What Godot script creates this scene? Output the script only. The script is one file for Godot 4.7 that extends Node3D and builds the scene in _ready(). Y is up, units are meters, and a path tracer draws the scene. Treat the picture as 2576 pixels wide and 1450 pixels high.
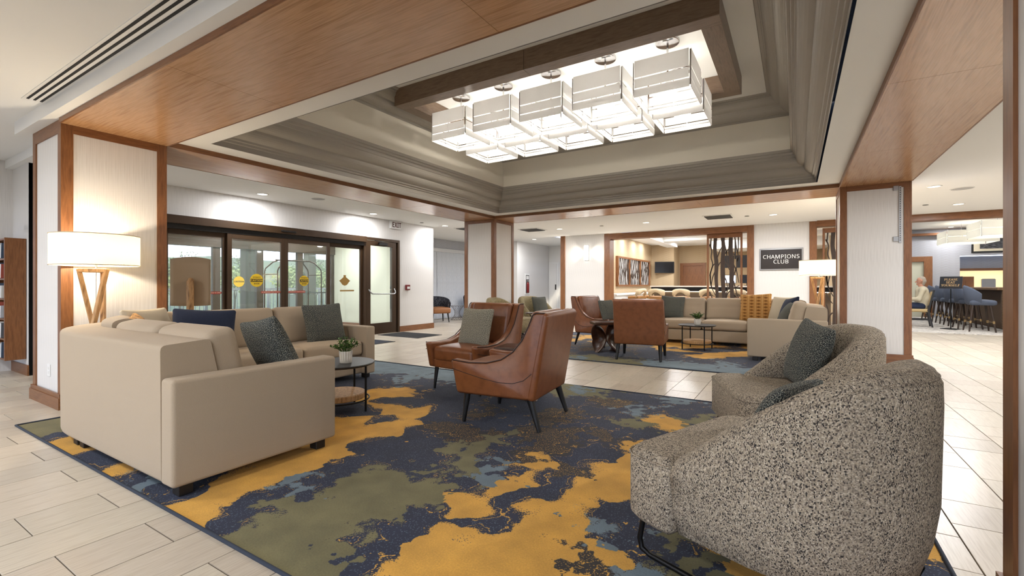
extends Node3D

# ---------------------------------------------------------------- materials
var M := {}
var rng := RandomNumberGenerator.new()
var used := {}

func noise_tex(size: int, freq: float, ramp: Array, sd := 1, octaves := 4, kind := FastNoiseLite.TYPE_SIMPLEX_SMOOTH, normal := false, bump := 1.0) -> NoiseTexture2D:
	var n := FastNoiseLite.new()
	n.seed = sd
	n.frequency = freq
	n.noise_type = kind
	n.fractal_octaves = octaves
	var t := NoiseTexture2D.new()
	t.width = size
	t.height = size
	t.seamless = true
	t.noise = n
	t.as_normal_map = normal
	t.bump_strength = bump
	if ramp.size() > 0:
		var g := Gradient.new()
		var offs := PackedFloat32Array()
		var cols := PackedColorArray()
		for r in ramp:
			offs.append(r[0])
			cols.append(r[1])
		g.offsets = offs
		g.colors = cols
		t.color_ramp = g
	return t

func mat(color: Color, rough := 0.6, metal := 0.0) -> StandardMaterial3D:
	var m := StandardMaterial3D.new()
	m.albedo_color = color
	m.roughness = rough
	m.metallic = metal
	return m

func tri(m: StandardMaterial3D, tex: Texture2D, sc: Vector3, world := true) -> StandardMaterial3D:
	m.albedo_texture = tex
	m.uv1_triplanar = true
	m.uv1_world_triplanar = world
	m.uv1_scale = sc
	m.uv1_triplanar_sharpness = 8.0
	return m

func relief(m: StandardMaterial3D, tex: Texture2D, cm: float) -> StandardMaterial3D:
	m.heightmap_enabled = true
	m.heightmap_texture = tex
	m.heightmap_scale = cm
	return m

func glow(color: Color, energy: float) -> StandardMaterial3D:
	var m := mat(color, 0.5)
	m.emission_enabled = true
	m.emission = color
	m.emission_energy_multiplier = energy
	return m

# ---------------------------------------------------------------- names, things
func numbered(called: String) -> String:
	if not used.has(called):
		used[called] = 0
		return called
	used[called] += 1
	return "%s_%03d" % [called, used[called]]

func tag(o: Node, label: String, category := "", group := "", kind := "") -> Node:
	if label != "":
		o.set_meta("label", label)
	if category != "":
		o.set_meta("category", category)
	if group != "":
		o.set_meta("group", group)
	if kind != "":
		o.set_meta("kind", kind)
	return o

func thing(called: String, label: String, category: String, at := Vector3.ZERO, turn := 0.0, group := "") -> Node3D:
	var o := Node3D.new()
	o.name = numbered(called)
	add_child(o)
	o.position = at
	o.rotation_degrees.y = turn
	tag(o, label, category, group)
	return o

func struct_root(called: String, label := "") -> Node3D:
	var o := Node3D.new()
	o.name = called
	add_child(o, true)
	tag(o, label, "", "", "structure")
	return o

func copy(o: Node3D, at: Vector3, turn := 0.0, label := "") -> Node3D:
	var c: Node3D = o.duplicate()
	var base := String(o.name)
	if base.length() > 4 and base.substr(base.length() - 4, 1) == "_" and base.substr(base.length() - 3).is_valid_int():
		base = base.substr(0, base.length() - 4)
	c.name = numbered(base)
	add_child(c)
	c.position = at
	c.rotation_degrees.y = turn
	if label != "":
		c.set_meta("label", label)
	return c

# ---------------------------------------------------------------- mesh building
class MB:
	var st := SurfaceTool.new()
	var any := false
	func _init():
		st.begin(Mesh.PRIMITIVE_TRIANGLES)
	func smooth(on: bool):
		st.set_smooth_group(0 if on else -1)
	# counter-clockwise seen from outside
	func tri3(a: Vector3, b: Vector3, c: Vector3):
		any = true
		st.add_vertex(a); st.add_vertex(c); st.add_vertex(b)
	func quad(a: Vector3, b: Vector3, c: Vector3, d: Vector3):
		tri3(a, b, c)
		tri3(a, c, d)
	func quv(a: Vector3, b: Vector3, c: Vector3, d: Vector3, ua: Vector2, ub: Vector2, uc: Vector2, ud: Vector2):
		any = true
		var P := [a, c, b, a, d, c]
		var U := [ua, uc, ub, ua, ud, uc]
		for i in 6:
			st.set_uv(U[i]); st.add_vertex(P[i])
	func box(lo: Vector3, hi: Vector3, bev := 0.0):
		boxt(Transform3D(Basis(), (lo + hi) / 2), hi - lo, bev)
	func boxt(t: Transform3D, size: Vector3, bev := 0.0):
		smooth(false)
		var h := size / 2
		var b: float = minf(bev, minf(h.x, minf(h.y, h.z)) * 0.98)
		if b <= 0.0:
			var v := []
			for i in 8:
				v.append(t * Vector3(h.x * (1 if i & 1 else -1), h.y * (1 if i & 2 else -1), h.z * (1 if i & 4 else -1)))
			quad(v[1], v[3], v[7], v[5])
			quad(v[0], v[4], v[6], v[2])
			quad(v[2], v[6], v[7], v[3])
			quad(v[0], v[1], v[5], v[4])
			quad(v[4], v[5], v[7], v[6])
			quad(v[0], v[2], v[3], v[1])
			return
		# chamfered
		var P := {}
		for ax in 3:
			for i in 8:
				var s := Vector3(1 if i & 1 else -1, 1 if i & 2 else -1, 1 if i & 4 else -1)
				var q := Vector3(s.x * (h.x - b), s.y * (h.y - b), s.z * (h.z - b))
				q[ax] = s[ax] * h[ax]
				P[ax * 8 + i] = t * q
		var F := [[1, 3, 7, 5, 0], [0, 4, 6, 2, 0], [2, 6, 7, 3, 1], [0, 1, 5, 4, 1], [4, 5, 7, 6, 2], [0, 2, 3, 1, 2]]
		for f in F:
			var o: int = f[4] * 8
			quad(P[o + f[0]], P[o + f[1]], P[o + f[2]], P[o + f[3]])
		var c := t.origin
		# edges: pairs of corners differing in one axis
		for ax in 3:
			var a1 := (ax + 1) % 3
			var a2 := (ax + 2) % 3
			for k in 4:
				var i0 := 0
				if k & 1: i0 |= 1 << a1
				if k & 2: i0 |= 1 << a2
				var i1 := i0 | (1 << ax)
				oquad(P[a1 * 8 + i0], P[a1 * 8 + i1], P[a2 * 8 + i1], P[a2 * 8 + i0], c)
		for i in 8:
			otri(P[i], P[8 + i], P[16 + i], c)
	func oquad(a: Vector3, b: Vector3, c: Vector3, d: Vector3, away: Vector3):
		if (b - a).cross(c - a).dot((a + c) / 2 - away) >= 0:
			quad(a, b, c, d)
		else:
			quad(a, d, c, b)
	func otri(a: Vector3, b: Vector3, c: Vector3, away: Vector3):
		if (b - a).cross(c - a).dot((a + b + c) / 3 - away) >= 0:
			tri3(a, b, c)
		else:
			tri3(a, c, b)
	# grid of points g[i][j]; outside is on the left of i x j ; flip turns it
	func grid(g: Array, close_i := false, close_j := false, flip := false, sm := true):
		smooth(sm)
		var ni := g.size()
		var nj: int = g[0].size()
		for i in (ni if close_i else ni - 1):
			var r0 = g[i]
			var r1 = g[(i + 1) % ni]
			for j in (nj if close_j else nj - 1):
				var j1 := (j + 1) % nj
				if flip:
					quad(r0[j], r0[j1], r1[j1], r1[j])
				else:
					quad(r0[j], r1[j], r1[j1], r0[j1])
	# lathe round y; profile of Vector2(radius, y), from bottom to top (outside)
	func lathe(prof: Array, seg := 24, c := Vector3.ZERO, sm := true, turn := TAU, t := Transform3D()):
		var g := []
		var n := seg if turn >= TAU - 0.001 else seg + 1
		for p in prof:
			var row := []
			for s in n:
				var a := turn * s / seg
				row.append(t * (c + Vector3(p.x * sin(a), p.y, p.x * cos(a))))
			g.append(row)
		grid(g, false, turn >= TAU - 0.001, true, sm)
	func disc(c: Vector3, r: float, up := true, seg := 24):
		smooth(false)
		for s in seg:
			var a := TAU * s / seg
			var b := TAU * (s + 1) / seg
			var p := c + Vector3(r * sin(a), 0, r * cos(a))
			var q := c + Vector3(r * sin(b), 0, r * cos(b))
			if up:
				tri3(c, p, q)
			else:
				tri3(c, q, p)
	func cyl(a: Vector3, b: Vector3, ra: float, rb: float = -1.0, seg := 12, caps := true):
		if rb < 0: rb = ra
		tube([a, b], [ra, rb], seg, caps)
	func tube(path: Array, radii, seg := 10, caps := true, closed := false):
		var n := path.size()
		var g := []
		var up := Vector3.UP
		var prev := Vector3.ZERO
		for i in n:
			var d: Vector3
			if closed:
				d = (path[(i + 1) % n] - path[(i - 1 + n) % n]).normalized()
			else:
				d = (path[mini(i + 1, n - 1)] - path[maxi(i - 1, 0)]).normalized()
			if i == 0:
				up = Vector3.UP if absf(d.y) < 0.9 else Vector3.RIGHT
			var x := up.cross(d).normalized()
			var y := d.cross(x).normalized()
			up = y
			var r: float = radii[i] if radii is Array else radii
			var row := []
			for s in seg:
				var a := TAU * s / seg
				row.append(path[i] + (x * cos(a) + y * sin(a)) * r)
			g.append(row)
		grid(g, closed, true, true, true)
		if caps and not closed:
			smooth(false)
			for s in seg:
				var s1 := (s + 1) % seg
				tri3(path[0], g[0][s1], g[0][s])
				tri3(path[n - 1], g[n - 1][s], g[n - 1][s1])
	# square bar between two points
	func bar(a: Vector3, b: Vector3, w: float, h: float, upv := Vector3.UP, bev := 0.0):
		var d := (b - a)
		var l := d.length()
		d = d / l
		var u := upv if absf(d.dot(upv)) < 0.98 else Vector3.RIGHT
		var x := u.cross(d).normalized()
		var y := d.cross(x).normalized()
		boxt(Transform3D(Basis(x, y, d), (a + b) / 2), Vector3(w, h, l), bev)
	# extrude a polygon in a plane: pts 2D (counter-clockwise seen from +n), base frame, depth along n both ways from 0 to d
	func extrude(pts: PackedVector2Array, t: Transform3D, d: float, sm_side := false):
		if Geometry2D.is_polygon_clockwise(pts):
			pts = pts.duplicate()
			pts.reverse()
		var idx := Geometry2D.triangulate_polygon(pts)
		smooth(false)
		for i in range(0, idx.size(), 3):
			var a := pts[idx[i]]
			var b := pts[idx[i + 1]]
			var c := pts[idx[i + 2]]
			if (b - a).cross(c - a) < 0:
				var q := b
				b = c
				c = q
			tri3(t * Vector3(a.x, a.y, d), t * Vector3(b.x, b.y, d), t * Vector3(c.x, c.y, d))
			tri3(t * Vector3(a.x, a.y, 0), t * Vector3(c.x, c.y, 0), t * Vector3(b.x, b.y, 0))
		smooth(sm_side)
		for i in pts.size():
			var p := pts[i]
			var q := pts[(i + 1) % pts.size()]
			quad(t * Vector3(p.x, p.y, 0), t * Vector3(q.x, q.y, 0), t * Vector3(q.x, q.y, d), t * Vector3(p.x, p.y, d))
	# ways to swell a rounded box
	func bend(p: Vector3, h: Vector3, mode: int, amt: float) -> Vector3:
		var q := p / h
		if mode == 1:    # seat cushion: crowned top, slightly swollen sides
			var k := (1.0 - q.x * q.x) * (1.0 - q.z * q.z)
			p.y += amt * k * (0.5 + 0.5 * q.y)
			p.x *= 1.0 + 0.35 * amt * (1.0 - q.y * q.y) * (1.0 - q.z * q.z)
			p.z *= 1.0 + 0.35 * amt * (1.0 - q.y * q.y) * (1.0 - q.x * q.x)
		elif mode == 2:  # throw pillow (thin in z): thin seams, fat middle, drawn-in sides
			var u := absf(q.x)
			var v := absf(q.y)
			var f := pow(maxf(0.0, 1.0 - pow(u, 2.4)), 0.55) * pow(maxf(0.0, 1.0 - pow(v, 2.4)), 0.55)
			p.z *= 0.10 + 0.9 * f
			p.x *= 1.0 - amt * (1.0 - v * v)
			p.y *= 1.0 - amt * (1.0 - u * u)
		elif mode == 3:  # back cushion: both faces belly out (z), stitched dent across
			var k2 := (1.0 - q.x * q.x) * (1.0 - q.y * q.y)
			p.z += amt * k2 * q.z
			if q.z > 0.2:
				p.z -= 0.012 * exp(-pow((p.y - 0.02) / 0.016, 2.0)) * (1.0 if absf(q.x) < 0.72 else 0.0)
		return p
	# soft rounded box
	func rbox(t: Transform3D, size: Vector3, r: float, n := 6, mode := 0, amt := 0.0, rs := 3):
		smooth(true)
		var h := size / 2
		r = minf(r, minf(h.x, minf(h.y, h.z)) * 0.999)
		for f in 6:
			var ax := f / 2
			var sg := 1.0 if f % 2 == 0 else -1.0
			var a1 := (ax + 1) % 3
			var a2 := (ax + 2) % 3
			var us := coords(h[a1], r, n, rs)
			var vs := coords(h[a2], r, n, rs)
			var g := []
			for u in us:
				var row := []
				for v in vs:
					var p := Vector3.ZERO
					p[ax] = sg * h[ax]
					p[a1] = u
					p[a2] = v
					var q := Vector3(clampf(p.x, -h.x + r, h.x - r), clampf(p.y, -h.y + r, h.y - r), clampf(p.z, -h.z + r, h.z - r))
					var w := q + (p - q).normalized() * r
					if mode > 0:
						w = bend(w, h, mode, amt)
					row.append(t * w)
				g.append(row)
			grid(g, false, false, sg < 0, true)
	func coords(h: float, r: float, n: int, rs: int) -> Array:
		var o := []
		for k in rs:
			o.append(-h + r - r * tan(PI / 4 * (1.0 - float(k) / rs)))
		for k in n + 1:
			o.append(lerpf(-h + r, h - r, float(k) / n))
		for k in rs:
			o.append(h - r + r * tan(PI / 4 * float(k + 1) / rs))
		return o
	func done(m: Material) -> ArrayMesh:
		st.generate_normals()
		var me := st.commit()
		if me.get_surface_count() > 0:
			me.surface_set_material(0, m)
		return me

func put(b: MB, called: String, m: Material, parent: Node = null) -> MeshInstance3D:
	return put_mesh(b.done(m), called, null, parent)

func put_mesh(me: Mesh, called: String, m: Material, parent: Node = null) -> MeshInstance3D:
	var o := MeshInstance3D.new()
	o.mesh = me
	if m:
		o.material_override = m
	if parent:
		o.name = called
		parent.add_child(o, true)
	else:
		o.name = numbered(called)
		add_child(o)
	return o

func bx(called: String, lo: Vector3, hi: Vector3, m: Material, parent: Node = null, bev := 0.0) -> MeshInstance3D:
	var b := MB.new()
	b.box(Vector3(minf(lo.x, hi.x), minf(lo.y, hi.y), minf(lo.z, hi.z)), Vector3(maxf(lo.x, hi.x), maxf(lo.y, hi.y), maxf(lo.z, hi.z)), bev)
	return put(b, called, m, parent)

func sbx(called: String, lo: Vector3, hi: Vector3, m: Material, bev := 0.0, label := "") -> MeshInstance3D:
	var o := bx(called, lo, hi, m, null, bev)
	tag(o, label, "", "", "structure")
	return o

func text_mesh(s: String, height: float, m: Material, depth := 0.004, font := "Droid Sans", bold := 400, spacing := 0.0) -> TextMesh:
	var f := SystemFont.new()
	f.font_names = PackedStringArray([font])
	f.font_weight = bold
	var t := TextMesh.new()
	t.text = s
	t.font = f
	t.font_size = 64
	t.pixel_size = height / 64.0 / 0.73
	t.depth = depth
	t.horizontal_alignment = HORIZONTAL_ALIGNMENT_CENTER
	t.material = m
	t.curve_step = 2.0
	return t

# ---------------------------------------------------------------- main
const CE := 2.64      # main ceiling
const WD := 2.58      # underside of the wood soffits
const XL := -5.62     # inner edges of the four wood soffits
const XR := 0.57
const ZN := -2.22
const ZF := -8.40
const CW := 0.82      # column width

func _ready():
	rng.seed = 7
	# camera
	var cam := Camera3D.new()
	cam.name = "camera"
	cam.projection = Camera3D.PROJECTION_FRUSTUM
	cam.near = 0.05
	cam.far = 400.0
	cam.size = 2.0 * 0.05 * 725.0 / 1158.0
	cam.frustum_offset = Vector2(0, -0.05 * 7.0 / 1158.0)
	add_child(cam)
	cam.position = Vector3(0, 1.12, 0)
	cam.rotation.y = atan(712.0 / 1158.0)
	cam.current = true
	# sky and exposure
	var we := WorldEnvironment.new()
	we.name = "environment"
	var env := Environment.new()
	var sky := Sky.new()
	var sm := ProceduralSkyMaterial.new()
	sm.sky_top_color = Color(0.45, 0.58, 0.82)
	sm.sky_horizon_color = Color(0.86, 0.90, 0.97)
	sm.sky_curve = 0.25
	sm.ground_bottom_color = Color(0.42, 0.41, 0.38)
	sm.ground_horizon_color = Color(0.62, 0.62, 0.60)
	sm.sky_energy_multiplier = 1.25
	sm.ground_energy_multiplier = 1.0
	sm.sun_angle_max = 1.0
	sky.sky_material = sm
	env.background_mode = Environment.BG_SKY
	env.sky = sky
	env.background_energy_multiplier = 1.9
	env.tonemap_mode = Environment.TONE_MAPPER_LINEAR
	env.tonemap_exposure = 1.85
	env.sdfgi_enabled = true
	env.ssao_enabled = true
	env.ssil_enabled = true
	we.environment = env
	add_child(we)
	# low hazy sun outdoors
	var sun := DirectionalLight3D.new()
	sun.name = "sun"
	sun.light_energy = 0.9
	sun.light_color = Color(1.0, 0.95, 0.86)
	sun.light_angular_distance = 6.0
	sun.shadow_enabled = true
	sun.rotation_degrees = Vector3(-48, 60, 0)
	add_child(sun)

	make_materials()
	build_floor()
	build_shell()
	build_coffer()
	build_columns()
	build_entrance()
	build_rear()
	build_bar()
	build_restaurant()
	build_outside()
	build_lights()
	build_furniture()
	build_details()

func make_materials():
	var white := Color(0.86, 0.855, 0.84)
	M.ceiling = mat(Color(0.90, 0.90, 0.89), 0.9)
	M.white = mat(white, 0.8)
	M.trimwhite = mat(Color(0.88, 0.88, 0.87), 0.5)
	# wallpaper with fine upright threads
	var wp := noise_tex(512, 0.02, [[0.0, Color(0.90, 0.895, 0.885)], [0.4, Color(0.955, 0.95, 0.945)], [0.6, Color(0.97, 0.965, 0.96)], [1.0, Color(1, 1, 1)]], 3, 3)
	M.wallpaper = tri(mat(Color(0.87, 0.865, 0.855), 0.75), wp, Vector3(14, 0.22, 14))
	var wb := noise_tex(512, 0.02, [[0.0, Color(0.86, 0.84, 0.80)], [0.5, Color(0.96, 0.95, 0.93)], [1.0, Color(1, 1, 1)]], 5, 3)
	M.beigepaper = tri(mat(Color(0.74, 0.66, 0.54), 0.8), wb, Vector3(0.4, 12, 0.4))
	M.bluegrey = tri(mat(Color(0.66, 0.67, 0.70), 0.8), wb, Vector3(0.5, 12, 0.5))
	# walnut veneer
	var wg := noise_tex(512, 0.012, [[0.0, Color(0.78, 0.74, 0.70)], [0.35, Color(0.92, 0.90, 0.88)], [0.55, Color(1, 1, 1)], [0.75, Color(0.90, 0.88, 0.86)], [1.0, Color(0.97, 0.96, 0.95)]], 11, 5)
	var wood := Color(0.51, 0.335, 0.195)
	M.wood_y = tri(mat(wood, 0.38), wg, Vector3(4.2, 0.45, 4.2))
	M.wood_x = tri(mat(wood, 0.38), wg, Vector3(0.45, 4.2, 4.2))
	M.wood_z = tri(mat(wood, 0.38), wg, Vector3(4.2, 4.2, 0.45))
	var soff := Color(0.75, 0.58, 0.42)
	M.soffit_x = tri(mat(soff, 0.24), wg, Vector3(0.22, 5, 5.0))
	M.soffit_z = tri(mat(soff, 0.24), wg, Vector3(5.0, 5, 0.22))
	M.soffit_x.metallic_specular = 0.7
	M.soffit_z.metallic_specular = 0.7
	M.ring_x = tri(mat(Color(0.46, 0.385, 0.32), 0.33), wg, Vector3(0.45, 4, 4))
	M.ring_z = tri(mat(Color(0.46, 0.385, 0.32), 0.33), wg, Vector3(4, 4, 0.45))
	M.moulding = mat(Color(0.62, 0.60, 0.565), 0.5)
	M.cream = mat(Color(0.87, 0.85, 0.80), 0.8)
	# floor planks
	var fl := noise_tex(512, 0.013, [[0.0, Color(0.90, 0.885, 0.87)], [0.4, Color(0.965, 0.96, 0.95)], [0.6, Color(1, 1, 1)], [1.0, Color(0.95, 0.94, 0.93)]], 21, 5)
	M.tiles = []
	for c in [Color(0.765, 0.73, 0.665), Color(0.74, 0.70, 0.64), Color(0.79, 0.75, 0.685), Color(0.755, 0.72, 0.66), Color(0.725, 0.685, 0.625)]:
		var m := tri(mat(c, 0.30), fl, Vector3(9, 5, 0.6))
		M.tiles.append(m)
	M.grout = mat(Color(0.33, 0.29, 0.24), 0.9)
	# bronze door metal
	var bz := noise_tex(256, 0.3, [[0.0, Color(0.45, 0.42, 0.38)], [0.5, Color(0.8, 0.78, 0.75)], [1.0, Color(1, 1, 1)]], 8, 2)
	M.bronze = tri(mat(Color(0.33, 0.245, 0.16), 0.45, 0.35), bz, Vector3(6, 6, 6))
	M.glass = mat(Color(0.9, 1.0, 0.95, 0.04), 0.02)
	M.glass.transparency = BaseMaterial3D.TRANSPARENCY_ALPHA
	M.black = mat(Color(0.06, 0.058, 0.055), 0.45)
	M.blackmetal = mat(Color(0.055, 0.055, 0.06), 0.4, 0.5)
	M.chrome = mat(Color(0.82, 0.82, 0.83), 0.18, 1.0)
	M.steel = mat(Color(0.62, 0.62, 0.62), 0.35, 0.9)
	M.slot = mat(Color(0.03, 0.03, 0.035), 0.8)
	M.dim = mat(Color(0.5, 0.5, 0.5), 0.7)
	M.lamp = glow(Color(1.0, 0.95, 0.87), 4.0)
	# tonal curtain
	var cu := noise_tex(256, 0.06, [[0.0, Color(0.86, 0.86, 0.86)], [1.0, Color(1, 1, 1)]], 17, 3)
	M.sheer = tri(mat(Color(0.90, 0.90, 0.90), 0.9), cu, Vector3(9, 0.4, 9))
	M.sheer.backlight_enabled = true
	M.sheer.backlight = Color(0.93, 0.93, 0.93)
	M.shade_grey = mat(Color(0.72, 0.72, 0.72), 0.8)

# ---------------------------------------------------------------- floor
func build_floor():
	var root := struct_root("floor", "pale wood-look porcelain plank floor with dark joints")
	var X0 := -11.0
	var slab := bx("slab", Vector3(-11.5, -0.25, -23), Vector3(9, -0.004, 6), M.grout, root)
	tag(slab, "dark grout bed between the planks")
	var px := 0.2935
	var gap := 0.005
	var per := 0.92
	var list := []
	var shapes := {}
	for k in range(-29, 38):
		var x0 := -2.604 + k * px
		var x1 := x0 + px
		if x0 < -11.3 or x1 > 8.6:
			continue
		var off := -0.63 if posmod(k, 2) == 0 else -0.63 + per / 2.0
		for j in range(-7, 26):
			var z1 := off - (j - 1) * per
			for part in 2:
				var a := z1 if part == 0 else z1 - 0.31
				var b := z1 - 0.31 if part == 0 else z1 - per
				if a > 5.8 or b < -20.5:
					continue
				var c := Vector3((x0 + x1) / 2, 0, (a + b) / 2)
				list.append([c, px - gap, (a - b) - gap, part])
	var cam := Vector3(0, 1.12, 0)
	var fw := Vector3(-sin(atan(712.0 / 1158.0)), 0, -cos(atan(712.0 / 1158.0)))
	var rt := Vector3(-fw.z, 0, fw.x)
	var near := []
	var far := []
	for e in list:
		var d: float = (e[0] - cam).dot(fw)
		var u := 9.9
		if d > 0.3:
			u = absf((e[0] - cam).dot(rt) / d)
		var onrug: bool = (e[0].x > -5.1 and e[0].x < 0.35 and e[0].z < -1.2 and e[0].z > -4.55) or (e[0].x > -5.0 and e[0].x < 0.3 and e[0].z < -6.6 and e[0].z > -9.9)
		if d > 1.2 and u < 1.2 and not onrug:
			near.append([d, e])
		else:
			far.append(e)
	near.sort_custom(func(p, q): return p[0] < q[0])
	for i in range(300, near.size()):
		far.append(near[i][1])
	near = near.slice(0, 300)
	for part in 2:
		var b := MB.new()
		var l := (0.31 if part == 0 else per - 0.31) - gap
		b.boxt(Transform3D(Basis(), Vector3(0, -0.006, 0)), Vector3(px - gap, 0.012, l), 0.0012)
		shapes[part] = b.done(M.tiles[0])
	for n in near:
		var e = n[1]
		var o := put_mesh(shapes[e[3]], "plank", M.tiles[rng.randi() % 5], root)
		o.position = e[0] + Vector3(0, rng.randf_range(-0.0004, 0.0004), 0)
	var mbs := []
	for i in 5:
		var b2 := MB.new()
		b2.smooth(false)
		mbs.append(b2)
	for e in far:
		var b3: MB = mbs[rng.randi() % 5]
		var c: Vector3 = e[0]
		var hx: float = e[1] / 2
		var hz: float = e[2] / 2
		b3.quad(c + Vector3(-hx, 0, hz), c + Vector3(hx, 0, hz), c + Vector3(hx, 0, -hz), c + Vector3(-hx, 0, -hz))
		for s in [[Vector3(-hx, 0, hz), Vector3(hx, 0, hz)], [Vector3(hx, 0, hz), Vector3(hx, 0, -hz)], [Vector3(hx, 0, -hz), Vector3(-hx, 0, -hz)], [Vector3(-hx, 0, -hz), Vector3(-hx, 0, hz)]]:
			var dn := Vector3(0, -0.006, 0)
			b3.quad(c + s[0] + dn, c + s[1] + dn, c + s[1], c + s[0])
	for i in 5:
		var o2 := put(mbs[i], "further_planks", M.tiles[i], root)
		o2.set_meta("kind", "stuff")

# ---------------------------------------------------------------- ceilings and walls
func build_shell():
	var T := 3.2
	# main ceiling, cut out round the soffit square (which build_coffer fills)
	var xo := XL - CW
	var xr := XR + CW
	var zn := ZN + CW
	var zf := ZF - CW
	sbx("ceiling", Vector3(-10.4, CE, -20.5), Vector3(xo, 3.0, zn - 0.25), M.ceiling)
	sbx("ceiling", Vector3(xo, CE, -13.0), Vector3(xr, 3.0, zf), M.ceiling)
	sbx("ceiling", Vector3(xr, CE, -13.4), Vector3(9, 3.0, 6), M.ceiling)
	# front-left zone is a little higher, with a bulkhead along the soffit
	sbx("ceiling", Vector3(-9.2, 2.745, -1.70), Vector3(xr, 3.0, 6.0), M.ceiling)
	sbx("trim_1", Vector3(-6.62, CE - 0.02, -1.42), Vector3(xr, 2.80, -1.31), M.ceiling)
	sbx("trim_1", Vector3(-6.62, CE - 0.02, -2.2), Vector3(-6.44, 2.80, -1.42), M.ceiling)
	# linear slot diffuser beside the bulkhead
	var dif := thing("slot_diffuser", "long white linear slot diffuser beside the wood soffit", "air vent", Vector3(-3.0, 2.745, -1.24))
	bx("frame", Vector3(-2.72, -0.006, -0.07), Vector3(3.4, 0.0, 0.07), M.trimwhite, dif)
	for k in 3:
		var zc := -0.042 + 0.042 * k
		bx("slot", Vector3(-2.66, -0.010, zc - 0.008), Vector3(3.3, -0.006, zc + 0.008), M.slot, dif)
	# far-left window wall (x = -8.77) with the corner by the bookcase
	var wl := struct_root("wall_left")
	bx("pier", Vector3(-9.0, 0, -1.72), Vector3(-8.77, 2.745, -1.45), M.wallpaper, wl)
	bx("header", Vector3(-9.0, 2.22, -1.45), Vector3(-8.77, 2.745, 5.6), M.wallpaper, wl)
	bx("low_wall", Vector3(-9.0, 0, -1.45), Vector3(-8.77, 0.12, 5.6), M.wallpaper, wl)
	bx("pier", Vector3(-9.0, 0, 5.4), Vector3(-8.77, 2.745, 6.0), M.wallpaper, wl)
	var w1 := struct_root("window_1")
	for i in 5:
		bx("mullion", Vector3(-8.92, 0.12, -1.45 + i * 1.70), Vector3(-8.84, 2.22, -1.39 + i * 1.70), M.bronze, w1)
	bx("pane", Vector3(-8.886, 0.12, -1.45), Vector3(-8.880, 2.22, 5.4), M.glass, w1)
	# walls that close the room out of the frame
	var wk := struct_root("wall_back")
	bx("wall_panel", Vector3(-9.0, 2.35, 5.8), Vector3(9, 2.9, 6.0), M.wallpaper, wk)
	bx("wall_panel", Vector3(-9.0, 0, 5.8), Vector3(9, 0.15, 6.0), M.wallpaper, wk)
	for x in [-9.0, -3.2, 2.6, 8.6]:
		bx("pier", Vector3(x, 0.15, 5.8), Vector3(x + 0.4, 2.35, 6.0), M.wallpaper, wk)
	var w3 := struct_root("window_3")
	bx("pane", Vector3(-9.0, 0.15, 5.897), Vector3(9, 2.35, 5.903), M.glass, w3)
	for k in 11:
		bx("mullion", Vector3(-7.2 + k * 1.5, 0.15, 5.86), Vector3(-7.14 + k * 1.5, 2.35, 5.94), M.bronze, w3)
	sbx("ground_terrace", Vector3(-20, -0.3, 6.0), Vector3(20, -0.1, 30), M.grout)
	sbx("wall_right", Vector3(8.8, 0, -20), Vector3(9.0, 2.9, 6.0), M.wallpaper)
	# wall beside the bookcase, end of the vestibule block
	sbx("wall_vestibule", Vector3(-8.77, 0, -1.92), Vector3(-8.08, CE, -1.72), M.wallpaper)
	sbx("baseboard_vestibule", Vector3(-8.77, 0, -1.72), Vector3(-8.06, 0.13, -1.705), M.wood_x)

# square ring swept from a profile of Vector2(inward, y)
func square_ring(b: MB, x0: float, x1: float, z0: float, z1: float, prof: Array):
	# z0 near (large), z1 far (small)
	for s in 4:
		var g := []
		for p in prof:
			var i: float = p.x
			var c := [Vector3(x0 + i, p.y, z0 - i), Vector3(x0 + i, p.y, z1 + i), Vector3(x1 - i, p.y, z1 + i), Vector3(x1 - i, p.y, z0 - i)]
			g.append([c[s], c[(s + 1) % 4]])
		b.grid(g, false, false, true, false)

func round_prof(a: Vector2, b: Vector2, bulge: float, n := 6) -> Array:
	var o := []
	var d := b - a
	var nn := Vector2(d.y, -d.x).normalized()
	for k in n + 1:
		var t := float(k) / n
		o.append(a + d * t + nn * bulge * 4.0 * t * (1.0 - t))
	return o

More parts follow.
